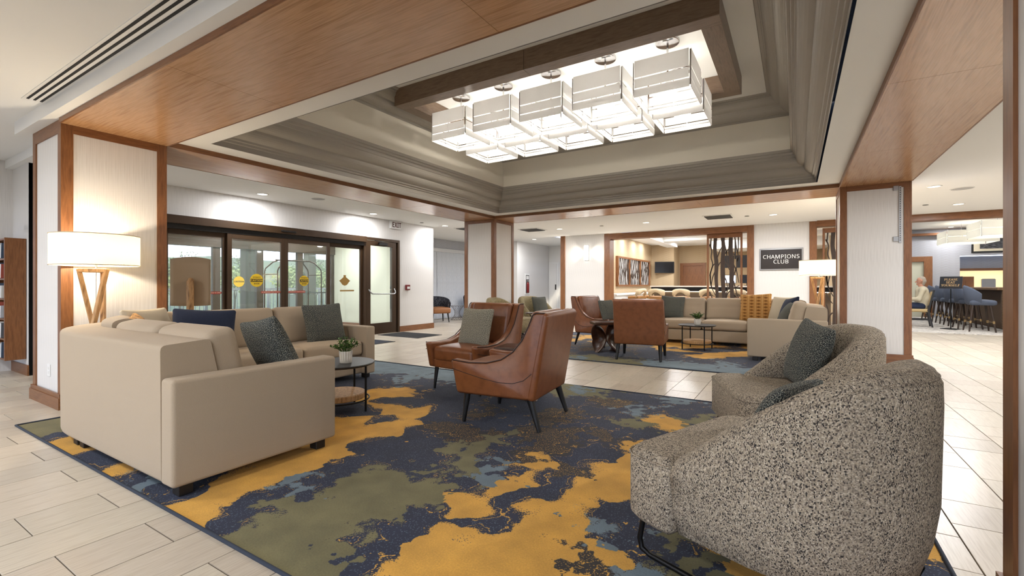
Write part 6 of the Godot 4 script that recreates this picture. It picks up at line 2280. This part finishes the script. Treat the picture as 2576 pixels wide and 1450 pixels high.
	var sgm := tri(mat(Color(0.145, 0.105, 0.085), 0.5), noise_tex(256, 0.02, [[0, Color(0.75, 0.75, 0.75)], [1, Color(1, 1, 1)]], 33, 3), Vector3(0.8, 9, 9))
	bx("sign_board", Vector3(-0.43, 0.03, 0.026), Vector3(0.43, 0.50, 0.036), sgm, cs, 0.002)
	var lt := mat(Color(0.90, 0.89, 0.87), 0.5)
	var a := put_mesh(text_mesh("CHAMPIONS", 0.095, lt, 0.01, "Droid Sans", 500), "lettering", null, cs)
	a.position = Vector3(0, 0.325, 0.041)
	a.scale = Vector3(1.05, 1, 1)
	var c := put_mesh(text_mesh("CLUB", 0.095, lt, 0.01, "Droid Sans", 500), "lettering", null, cs)
	c.position = Vector3(0, 0.205, 0.041)
	c.scale = Vector3(1.05, 1, 1)
	# ceiling air grilles and small sprinkler covers
	for q in [[-7.42, -9.9, "square grey ceiling air grille near the curtains"], [-6.10, -11.0, "square grey ceiling air grille before the hall"], [-1.44, -11.06, "square grey ceiling air grille before the club sign"]]:
		var v := thing("air_grille", q[2], "air vent", Vector3(q[0], CE, q[1]))
		bx("frame", Vector3(-0.30, -0.012, -0.30), Vector3(0.30, 0, 0.30), M.trimwhite, v, 0.003)
		for k in 9:
			var z := -0.24 + 0.06 * k
			var b := MB.new()
			b.boxt(Transform3D(Basis(Vector3(1, 0, 0), 0.6), Vector3(0, -0.014, z)), Vector3(0.52, 0.004, 0.045))
			put(b, "slat", mat(Color(0.42, 0.42, 0.42), 0.6), v)
	for q in [[-7.13, -5.10, 0.11, "round grey ceiling speaker over the entrance"], [2.23, -9.84, 0.13, "round grey ceiling speaker before the restaurant"]]:
		var v := thing("ceiling_speaker", q[3], "speaker", Vector3(q[0], CE, q[1]))
		var b := MB.new()
		b.lathe([Vector2(q[2], 0), Vector2(q[2], -0.008), Vector2(q[2] * 0.9, -0.010), Vector2(0, -0.010)], 24)
		put(b, "grille", mat(Color(0.66, 0.66, 0.66), 0.7), v)
		var b2 := MB.new()
		b2.lathe([Vector2(q[2] * 1.1, 0), Vector2(q[2] * 1.1, -0.006), Vector2(q[2], -0.008)], 24)
		put(b2, "rim", M.trimwhite, v)
	for q in [[-7.7, -8.35, "small white sprinkler cover by the exit sign"], [-4.2, -11.2, "small white sprinkler cover before the bar"], [-0.9, -11.3, "small white sprinkler cover before the tree screen"], [2.1, -11.5, "small white sprinkler cover before the restaurant"]]:
		var v := thing("sprinkler_cover", q[2], "sprinkler", Vector3(q[0], CE, q[1]))
		var b := MB.new()
		b.lathe([Vector2(0.045, -0.004), Vector2(0.043, -0.010), Vector2(0, -0.010)], 16)
		put(b, "plate", M.dim, v)
		var b2 := MB.new()
		b2.lathe([Vector2(0.02, 0), Vector2(0.02, -0.005)], 12)
		put(b2, "neck", M.trimwhite, v)

# ---------------------------------------------------------------- restaurant beyond the passage
func build_restaurant():
	var Z1 := -21.2
	var CR := 3.05
	# surfaces
	var w := struct_root("wall_restaurant", "blue-grey papered back wall of the restaurant")
	bx("wall_panel", Vector3(1.1, 2.12, Z1 - 0.2), Vector3(4.75, CR, Z1), M.bluegrey, w)
	bx("wall_panel", Vector3(1.1, 0, Z1 - 0.2), Vector3(3.0, 2.12, Z1), M.bluegrey, w)
	bx("wall_panel", Vector3(4.05, 0, Z1 - 0.2), Vector3(4.75, 2.12, Z1), M.bluegrey, w)
	bx("wall_panel", Vector3(4.75, 2.12, Z1 - 0.2), Vector3(9, CR, Z1), M.bluegrey, w)
	bx("niche_back", Vector3(4.75, 0, Z1 - 0.9), Vector3(9, 2.12, Z1 - 0.7), M.bluegrey, w)
	sbx("wall_restaurant_left", Vector3(1.0, 0, Z1), Vector3(1.2, CR, ZB - 0.3), M.bluegrey)
	sbx("ceiling_restaurant", Vector3(1.0, CR, Z1 - 1), Vector3(9, CR + 0.12, ZB - 0.2), M.ceiling)
	sbx("trim_8", Vector3(1.2, CR - 0.22, Z1 + 0.02), Vector3(8.8, CR - 0.14, Z1 + 0.25), M.wood_x)
	# door in the back wall
	var d := struct_root("door_6", "walnut framed frosted door in the restaurant back wall")
	bx("frame", Vector3(3.83, 0, Z1 - 0.06), Vector3(4.05, 2.12, Z1 + 0.02), M.wood_y, d)
	bx("frame", Vector3(3.0, 0, Z1 - 0.06), Vector3(3.14, 2.12, Z1 + 0.02), M.wood_y, d)
	bx("frame", Vector3(3.14, 1.94, Z1 - 0.06), Vector3(3.83, 2.12, Z1 + 0.02), M.wood_x, d)
	bx("leaf", Vector3(3.14, 0, Z1 - 0.08), Vector3(3.83, 1.94, Z1 - 0.05), mat(Color(0.72, 0.72, 0.64), 0.35), d)
	# serving hatch in the niche
	var h := thing("serving_hatch", "dark wood serving hatch with a lit kitchen behind", "hatch", Vector3(5.4, 0, Z1 - 0.66))
	bx("lamp_back_wall", Vector3(-0.55, 0.9, 0), Vector3(1.9, 1.62, 0.02), glow(Color(0.95, 0.83, 0.62), 0.55), h)
	bx("frame_rail", Vector3(-0.65, 1.62, 0), Vector3(2.0, 1.70, 0.1), M.wood_x, h)
	bx("frame_post", Vector3(-0.65, 0.0, 0), Vector3(-0.55, 1.62, 0.1), M.wood_y, h)
	bx("frame_post", Vector3(0.62, 0.0, 0), Vector3(0.78, 1.62, 0.1), M.wood_y, h)
	bx("cabinet_door", Vector3(-0.52, 0.95, 0.02), Vector3(-0.16, 1.42, 0.07), M.wood_y, h, 0.006)
	bx("dispenser", Vector3(0.02, 1.02, 0.02), Vector3(0.36, 1.34, 0.14), M.steel, h, 0.02)
	bx("frosted_panel", Vector3(0.80, 0.9, 0.02), Vector3(1.9, 1.58, 0.05), mat(Color(0.78, 0.76, 0.70), 0.4), h)
	# framed pictures
	for q in [[2.62, 2.16, "framed picture beside the walnut column over the seated diner"], [5.55, 2.20, "framed dark landscape picture over the serving niche"]]:
		var p := thing("framed_picture", q[2], "picture", Vector3(q[0], q[1], Z1))
		bx("picture_frame", Vector3(-0.52, 0, 0), Vector3(0.52, 0.62, 0.03), M.black, p, 0.004)
		bx("mat_board", Vector3(-0.47, 0.05, 0.03), Vector3(0.47, 0.57, 0.034), mat(Color(0.80, 0.76, 0.66), 0.7), p)
		bx("print", Vector3(-0.32, 0.13, 0.034), Vector3(0.32, 0.49, 0.037), tri(mat(Color(0.42, 0.42, 0.43), 0.6), noise_tex(256, 0.02, [[0, Color(0.25, 0.25, 0.27)], [0.5, Color(0.6, 0.6, 0.6)], [1, Color(1, 1, 1)]], 41, 4), Vector3(1.5, 5, 1.5)), p)
	# carpet of black strokes on off-white
	var im := Image.create(512, 512, false, Image.FORMAT_RGB8)
	im.fill(Color(0.80, 0.78, 0.74))
	var r := RandomNumberGenerator.new()
	r.seed = 12
	for k in 900:
		var x := r.randi_range(0, 511)
		var y := r.randi_range(0, 511)
		var l := r.randi_range(8, 46)
		var th := r.randi_range(1, 4)
		var sl := r.randf_range(-0.25, 0.25)
		for i in l:
			for j in th:
				im.set_pixel(posmod(x + i, 512), posmod(y + j + int(i * sl), 512), Color(0.10, 0.10, 0.12) if k % 5 else Color(0.42, 0.41, 0.42))
	var tx := ImageTexture.create_from_image(im)
	var cm := tri(mat(Color(1, 1, 1), 0.95), tx, Vector3(0.85, 0.85, 0.85))
	var ca := bx("floor_carpet", Vector3(1.2, 0, Z1), Vector3(8.8, 0.008, -14.35), cm)
	tag(ca, "off-white restaurant carpet with black brush strokes", "", "", "structure")
	# high table with herringbone end and stools along it
	var hw := tri(mat(Color(0.50, 0.38, 0.24), 0.6), noise_tex(256, 0.02, [[0, Color(0.6, 0.58, 0.55)], [1, Color(1, 1, 1)]], 43, 4), Vector3(3, 3, 3))
	var hw2 := tri(mat(Color(0.42, 0.32, 0.21), 0.6), noise_tex(256, 0.02, [[0, Color(0.6, 0.58, 0.55)], [1, Color(1, 1, 1)]], 44, 4), Vector3(3, 3, 3))
	var ct := thing("high_counter", "rustic high counter with a herringbone plank end and live edge", "counter", Vector3(4.75, 0, -15.55))
	bx("body", Vector3(-0.32, 0.02, -5.0), Vector3(0.6, 1.0, -0.03), mat(Color(0.30, 0.22, 0.14), 0.7), ct)
	bx("top", Vector3(-0.62, 1.0, -5.1), Vector3(0.62, 1.06, 0.02), hw, ct, 0.008)
	bx("edge_post", Vector3(-0.52, 0.06, -0.10), Vector3(-0.34, 1.0, 0.0), hw2, ct, 0.01)
	for k in 16:
		for s in 2:
			var y := 0.06 + k * 0.066
			var b := MB.new()
			var x0 := -0.32 + s * 0.46
			var rise := 0.22 if s == 0 else -0.22
			var a := Vector3(x0, y + (0.0 if s == 0 else 0.22), 0.0)
			var e := Vector3(x0 + 0.45, y + (0.22 if s == 0 else 0.0), 0.0)
			if maxf(a.y, e.y) > 1.0 or minf(a.y, e.y) < 0.02:
				continue
			b.bar(a, e, 0.024, 0.056, Vector3.UP, 0.003)
			put(b, "plank", hw if (k + s) % 2 else hw2, ct)
	for q in [[0.05, "white cup on the high restaurant counter", 0], [0.22, "second white cup on the high restaurant counter", 0]]:
		var cu := thing("cup", q[1], "cup", Vector3(4.45 + q[0], 1.06, -15.75 - q[0]))
		var b := MB.new()
		b.lathe([Vector2(0, 0), Vector2(0.03, 0), Vector2(0.04, 0.09), Vector2(0.036, 0.09), Vector2(0.028, 0.01), Vector2(0, 0.01)], 14)
		put(b, "body", M.trimwhite, cu)
		var b2 := MB.new()
		b2.tube([Vector3(0.036, 0.07, 0), Vector3(0.062, 0.06, 0), Vector3(0.06, 0.03, 0), Vector3(0.034, 0.025, 0)], 0.005, 6)
		put(b2, "handle", M.trimwhite, cu)
	for q in [[4.52, -15.95], [4.98, -15.8]]:
		var rc := thing("red_canister", "red canister on the high counter" if q[0] < 4.6 else "red canister further along the high counter beside white plates", "canister", Vector3(q[0], 1.06, q[1]))
		var b := MB.new()
		b.lathe([Vector2(0, 0), Vector2(0.06, 0), Vector2(0.06, 0.11), Vector2(0.05, 0.12), Vector2(0, 0.12)], 14)
		put(b, "body", mat(Color(0.55, 0.08, 0.07), 0.5), rc)
		var b2 := MB.new()
		b2.lathe([Vector2(0.062, 0.112), Vector2(0.062, 0.125), Vector2(0.02, 0.13), Vector2(0, 0.13)], 14)
		put(b2, "lid", M.trimwhite, rc)
	var bf := mat(Color(0.30, 0.33, 0.39), 0.8)
	var brass := mat(Color(0.62, 0.52, 0.36), 0.35, 0.7)
	var st := thing("high_stool", "grey-blue upholstered high stool at the rustic counter, end stool by the herringbone end", "stool", Vector3(3.78, 0, -15.35), -90, "grey-blue stools along the rustic counter")
	var b := MB.new()
	b.rbox(Transform3D(Basis(), Vector3(0, 0.70, -0.03)), Vector3(0.48, 0.12, 0.46), 0.05, 4, 1, 0.02)
	put(b, "seat", bf, st)
	var g := []
	for i in 17:
		var a := lerpf(-1.5, 1.5, i / 16.0)
		var sd := absf(a) / 1.5
		var row := []
		var top := 1.12 - 0.20 * sd * sd
		for q in [[0.66, 0.20], [0.70, 0.245], [top - 0.04, 0.285], [top, 0.265], [top - 0.03, 0.235], [0.72, 0.20]]:
			row.append(Vector3(q[1] * sin(a), q[0], q[1] * cos(a)))
		row.append(row[0])
		g.append(row)
	var b5 := MB.new()
	b5.grid(g, false, false, true, true)
	put(b5, "backrest", bf, st)
	for sx in [-1, 1]:
		for sz in [-1, 1]:
			var l := MB.new()
			l.cyl(Vector3(sx * 0.24, 0, sz * 0.23), Vector3(sx * 0.16, 0.66, sz * 0.15), 0.016, 0.028, 10)
			var lo := put(l, "leg", M.darkwood, st)
			var c := MB.new()
			c.cyl(Vector3(sx * 0.214, 0.21, sz * 0.204), Vector3(sx * 0.207, 0.27, sz * 0.197), 0.023, 0.025, 10)
			put(c, "collar", brass, lo)
	for s in [-1, 1]:
		var fr := MB.new()
		fr.cyl(Vector3(-0.21, 0.24, s * 0.2), Vector3(0.21, 0.24, s * 0.2), 0.010, 0.010, 8)
		put(fr, "foot_rail", brass, st)
	var ord := ["second", "third", "fourth", "fifth", "sixth"]
	for k in 5:
		copy(st, Vector3(3.78, 0, -16.25 - k * 0.87), -90, "grey-blue upholstered high stool at the rustic counter, %s from the herringbone end" % ord[k])
	# notice on a stand
	var ns := thing("notice_stand", "black notice on a thin stand reading Please Seat Yourself", "sign", Vector3(3.36, 0.008, -15.75), -32)
	bx("base_plate", Vector3(-0.16, 0, -0.16), Vector3(0.16, 0.012, 0.16), M.blackmetal, ns, 0.003)
	var pb := MB.new()
	pb.cyl(Vector3(0, 0.012, 0), Vector3(0, 1.02, 0), 0.011)
	put(pb, "post", M.blackmetal, ns)
	var pn := MB.new()
	var pt := Transform3D(Basis(Vector3(1, 0, 0), -0.18), Vector3(0, 1.18, 0.0))
	pn.boxt(pt, Vector3(0.44, 0.31, 0.02), 0.003)
	put(pn, "board", mat(Color(0.06, 0.065, 0.085), 0.5), ns)
	var lt := mat(Color(0.80, 0.66, 0.45), 0.6)
	var yy := 0.075
	for s in ["PLEASE", "SEAT", "YOURSELF"]:
		var tm := put_mesh(text_mesh(s, 0.052, lt, 0.002, "Droid Serif", 500), "lettering", null, ns)
		tm.transform = pt * Transform3D(Basis(), Vector3(0, yy, 0.0115))
		yy -= 0.075
	# dining chair with a seated person, seen past the column
	var ch := thing("dining_chair", "black framed dining chair with a cream back and seat, person seated", "chair", Vector3(2.80, 0.008, -16.35), -95)
	var cr := mat(Color(0.74, 0.64, 0.45), 0.7)
	bx("seat", Vector3(-0.23, 0.40, -0.24), Vector3(0.23, 0.48, 0.22), cr, ch, 0.02)
	for s in [-1, 1]:
		var l := MB.new()
		l.bar(Vector3(s * 0.23, 0, 0.22), Vector3(s * 0.22, 0.42, 0.20), 0.035, 0.035)
		put(l, "leg", M.black, ch)
		var l2 := MB.new()
		l2.bar(Vector3(s * 0.23, 0, -0.30), Vector3(s * 0.22, 0.45, -0.22), 0.035, 0.04)
		l2.bar(Vector3(s * 0.22, 0.43, -0.215), Vector3(s * 0.22, 0.98, -0.33), 0.035, 0.04)
		put(l2, "leg", M.black, ch)
	var bk := MB.new()
	bk.boxt(Transform3D(Basis(Vector3(1, 0, 0), -0.2), Vector3(0, 0.76, -0.28)), Vector3(0.40, 0.38, 0.035), 0.01)
	put(bk, "backrest", cr, ch)
	var tr := MB.new()
	tr.bar(Vector3(-0.22, 0.96, -0.325), Vector3(0.22, 0.96, -0.325), 0.04, 0.045)
	tr.bar(Vector3(-0.22, 0.54, -0.235), Vector3(0.22, 0.54, -0.235), 0.035, 0.035)
	put(tr, "back_rail", M.black, ch)
	for s in [-1, 1]:
		bx("stretcher", Vector3(s * 0.225 - 0.012, 0.18, -0.27), Vector3(s * 0.225 + 0.012, 0.21, 0.2), M.black, ch)
	build_person(Vector3(2.80, 0.008, -16.35), -95)
	# pendant lamps of stacked white panels
	pendant("white box pendant lamp with frosted panels over the counter end", Vector3(4.55, 2.36, -16.6), 1.15, 0.40, CR)
	pendant("white box pendant lamp with frosted panels further over the counter", Vector3(4.5, 2.40, -19.4), 1.15, 0.40, CR)
	for q in [[2.2, -15.0], [3.2, -14.6], [5.6, -15.0], [2.6, -17.8], [2.4, -20.2], [6.6, -17.6], [4.4, -20.6], [6.8, -20.3]]:
		downlight(Vector3(q[0], CR, q[1]), 1.7)

func pendant(label: String, at: Vector3, s: float, h: float, top: float):
	var t := thing("box_pendant", label, "pendant lamp", at)
	var fm := mat(Color(0.92, 0.92, 0.90), 0.5)
	fm.backlight_enabled = true
	fm.backlight = Color(0.9, 0.9, 0.88)
	for a in 4:
		for k in 2:
			var b := MB.new()
			b.boxt(Transform3D(Basis(Vector3.UP, a * PI / 2), Vector3.ZERO) * Transform3D(Basis(), Vector3(0, h * (0.26 + 0.48 * k), s / 2)), Vector3(s * 0.97, h * 0.45, 0.008))
			put(b, "shade_panel", fm, t)
		var e := MB.new()
		e.cyl(Vector3(s / 2, 0, 0).rotated(Vector3.UP, a * PI / 2 + PI / 4) * 1.36, Vector3(s / 2, 0, 0).rotated(Vector3.UP, a * PI / 2 + PI / 4) * 1.36 + Vector3(0, h, 0), 0.008, 0.008, 6)
		put(e, "corner_rod", M.chrome, t)
	for x in [-0.12, 0.12]:
		var e := MB.new()
		e.cyl(Vector3(x, h * 0.4, 0), Vector3(x, top - at.y, 0), 0.006, 0.006, 6)
		put(e, "stem", M.chrome, t)
	var bu := MB.new()
	bu.lathe([Vector2(0, -0.09), Vector2(0.06, -0.07), Vector2(0.09, 0), Vector2(0.06, 0.07), Vector2(0, 0.09)], 16, Vector3(0, h * 0.5, 0))
	put(bu, "lamp_bulb", glow(Color(1, 0.95, 0.86), 3.0), t)
	var l := OmniLight3D.new()
	l.name = "lamp_light"
	l.light_energy = 0.35
	l.light_color = Color(1, 0.95, 0.87)
	l.light_size = 0.09
	l.omni_range = 25
	l.omni_attenuation = 2
	l.shadow_enabled = true
	l.position = Vector3(0, h * 0.5, 0)
	t.add_child(l)

# ---------------------------------------------------------------- people: smooth union of tapered capsules, meshed as surface nets
func field(p: Vector3, bones: Array, k: float) -> float:
	var d := 10.0
	for b in bones:
		var a: Vector3 = b[0]
		var ab: Vector3 = b[1] - a
		var t := clampf((p - a).dot(ab) / maxf(ab.length_squared(), 1e-9), 0.0, 1.0)
		var e := p.distance_to(a + ab * t) - lerpf(b[2], b[3], t)
		var h := clampf(0.5 + 0.5 * (d - e) / k, 0.0, 1.0)
		d = lerpf(d, e, h) - k * h * (1.0 - h)
	return d

func surface_net(b: MB, bones: Array, cell: float, k: float):
	var lo := Vector3.ONE * 99.0
	var hi := -lo
	for q in bones:
		for i in 2:
			var r: float = maxf(q[2], q[3]) + k
			lo = lo.min(q[i] - Vector3.ONE * r)
			hi = hi.max(q[i] + Vector3.ONE * r)
	var n := Vector3i(((hi - lo) / cell).ceil()) + Vector3i.ONE * 2
	var f := PackedFloat32Array()
	f.resize(n.x * n.y * n.z)
	for z in n.z:
		for y in n.y:
			for x in n.x:
				f[x + n.x * (y + n.y * z)] = field(lo + Vector3(x, y, z) * cell, bones, k)
	var v := {}
	for z in n.z - 1:
		for y in n.y - 1:
			for x in n.x - 1:
				var s := Vector3.ZERO
				var c := 0
				for e in 12:
					var ax := e / 4
					var i0 := Vector3i(x, y, z)
					i0[(ax + 1) % 3] += e & 1
					i0[(ax + 2) % 3] += (e >> 1) & 1
					var i1 := i0
					i1[ax] += 1
					var a := f[i0.x + n.x * (i0.y + n.y * i0.z)]
					var d := f[i1.x + n.x * (i1.y + n.y * i1.z)]
					if (a < 0) != (d < 0):
						s += Vector3(i0).lerp(Vector3(i1), a / (a - d))
						c += 1
				if c > 0:
					v[Vector3i(x, y, z)] = lo + s / c * cell
	b.smooth(true)
	for z in range(1, n.z - 1):
		for y in range(1, n.y - 1):
			for x in range(1, n.x - 1):
				var i0 := Vector3i(x, y, z)
				var a := f[x + n.x * (y + n.y * z)]
				for ax in 3:
					var i1 := i0
					i1[ax] += 1
					var d := f[i1.x + n.x * (i1.y + n.y * i1.z)]
					if (a < 0) == (d < 0):
						continue
					var u := Vector3i.ZERO
					var w := Vector3i.ZERO
					u[(ax + 1) % 3] = 1
					w[(ax + 2) % 3] = 1
					var q := [v.get(i0 - u - w), v.get(i0 - w), v.get(i0), v.get(i0 - u)]
					if q.has(null):
						continue
					if a < 0:
						b.quad(q[0], q[1], q[2], q[3])
					else:
						b.quad(q[3], q[2], q[1], q[0])

func build_person(at: Vector3, turn: float):
	# seated, facing the chair's front (+z local)
	var t := thing("person", "seated person in a pale shirt seen past the walnut column", "person", at, turn)
	var skin := mat(Color(0.72, 0.52, 0.42), 0.6)
	var shirt := mat(Color(0.74, 0.70, 0.60), 0.9)
	var jeans := mat(Color(0.13, 0.17, 0.26), 0.9)
	var hair := mat(Color(0.62, 0.58, 0.52), 0.9)
	var b := MB.new()
	var tb := [[Vector3(0, 0.56, -0.10), Vector3(0, 0.75, -0.13), 0.15, 0.155], [Vector3(0, 0.75, -0.13), Vector3(0, 0.95, -0.11), 0.155, 0.14], [Vector3(-0.15, 0.99, -0.11), Vector3(0.15, 0.99, -0.11), 0.065, 0.065],
		[Vector3(-0.185, 0.98, -0.11), Vector3(-0.22, 0.74, -0.03), 0.06, 0.05], [Vector3(0.185, 0.98, -0.11), Vector3(0.22, 0.74, -0.03), 0.06, 0.05],
		[Vector3(-0.22, 0.74, -0.03), Vector3(-0.15, 0.74, 0.20), 0.05, 0.042], [Vector3(0.22, 0.74, -0.03), Vector3(0.15, 0.74, 0.20), 0.05, 0.042]]
	surface_net(b, tb, 0.022, 0.05)
	put(b, "shirt", shirt, t)
	var b2 := MB.new()
	surface_net(b2, [[Vector3(-0.09, 0.55, -0.08), Vector3(-0.11, 0.56, 0.36), 0.105, 0.075], [Vector3(0.09, 0.55, -0.08), Vector3(0.11, 0.56, 0.36), 0.105, 0.075],
		[Vector3(-0.11, 0.54, 0.37), Vector3(-0.11, 0.10, 0.34), 0.07, 0.05], [Vector3(0.11, 0.54, 0.37), Vector3(0.11, 0.10, 0.34), 0.07, 0.05]], 0.024, 0.03)
	put(b2, "trousers", jeans, t)
	var b3 := MB.new()
	surface_net(b3, [[Vector3(0, 1.0, -0.10), Vector3(0, 1.12, -0.085), 0.055, 0.052], [Vector3(0, 1.21, -0.085), Vector3(0, 1.25, -0.09), 0.078, 0.085], [Vector3(0, 1.16, -0.05), Vector3(0, 1.14, -0.03), 0.055, 0.035],
		[Vector3(0, 1.22, 0.0), Vector3(0, 1.195, 0.018), 0.012, 0.016], [Vector3(-0.085, 1.20, -0.09), Vector3(-0.088, 1.235, -0.095), 0.012, 0.014], [Vector3(0.085, 1.20, -0.09), Vector3(0.088, 1.235, -0.095), 0.012, 0.014]], 0.010, 0.014)
	put(b3, "head", skin, t)
	var b4 := MB.new()
	surface_net(b4, [[Vector3(0, 1.27, -0.11), Vector3(0, 1.22, -0.13), 0.083, 0.07], [Vector3(0, 1.22, -0.13), Vector3(0, 1.15, -0.125), 0.07, 0.05]], 0.012, 0.02)
	put(b4, "hair", hair, t)
	for s in [-1, 1]:
		var b5 := MB.new()
		var hb := [[Vector3(s * 0.15, 0.74, 0.21), Vector3(s * 0.14, 0.735, 0.27), 0.03, 0.034]]
		for k in 4:
			var x: float = s * 0.14 + (k - 1.5) * 0.019
			hb.append([Vector3(x, 0.738, 0.28), Vector3(x, 0.735, 0.31 + 0.008 * (2 - absf(k - 1.5))), 0.009, 0.0085])
			hb.append([Vector3(x, 0.735, 0.31 + 0.008 * (2 - absf(k - 1.5))), Vector3(x, 0.72, 0.335), 0.0085, 0.007])
		hb.append([Vector3(s * 0.115, 0.735, 0.25), Vector3(s * 0.095, 0.73, 0.285), 0.011, 0.009])
		surface_net(b5, hb, 0.006, 0.008)
		put(b5, "hand", skin, t)
		var b6 := MB.new()
		b6.rbox(Transform3D(Basis(), Vector3(s * 0.11, 0.04, 0.38)), Vector3(0.09, 0.08, 0.26), 0.035, 3)
		put(b6, "shoe", M.black, t)

# ---------------------------------------------------------------- lamps in the ceilings
func downlight(p: Vector3, e := 3.0, r := 0.075):
	var t := thing("downlight", "round white recessed ceiling downlight", "ceiling light", p, 0, "recessed downlights in the white ceiling")
	var b := MB.new()
	b.lathe([Vector2(r * 1.28, 0), Vector2(r * 1.25, -0.008), Vector2(r, -0.010), Vector2(r, 0.0)], 20)
	put(b, "trim_ring", M.trimwhite, t)
	var b2 := MB.new()
	b2.disc(Vector3(0, -0.004, 0), r, false, 20)
	put(b2, "lamp_lens", M.lamp, t)
	var l := AreaLight3D.new()
	l.name = "lamp_light"
	l.area_size = Vector2(r * 1.7, r * 1.7)
	l.light_energy = e
	l.light_color = Color(0.99, 0.99, 1.0)
	l.shadow_enabled = true
	l.area_range = 30.0
	l.area_attenuation = 2.0
	l.rotation_degrees.x = -90
	l.position.y = -0.014
	t.add_child(l)

func build_lights():
	for q in [[-7.55, -4.35], [-7.62, -6.78], [-7.60, -9.10], [-5.40, -11.23], [-3.07, -11.19], [-0.40, -11.36], [-7.32, -13.31], [1.82, -9.42], [-7.3, -11.6], [2.6, -11.7], [4.4, -9.6], [4.4, -11.7], [2.6, -7.0], [2.6, -4.6], [2.6, -2.2]]:
		downlight(Vector3(q[0], CE, q[1]), 1.7 if q[0] < -7.0 else 3.0)
	for q in [[-7.4, 0.6], [-4.9, 0.6], [-2.4, 0.9], [-0.2, 1.4], [-7.4, 3.0], [-4.0, 3.2], [-0.5, 3.4]]:
		downlight(Vector3(q[0], 2.745, q[1]), 2.3)
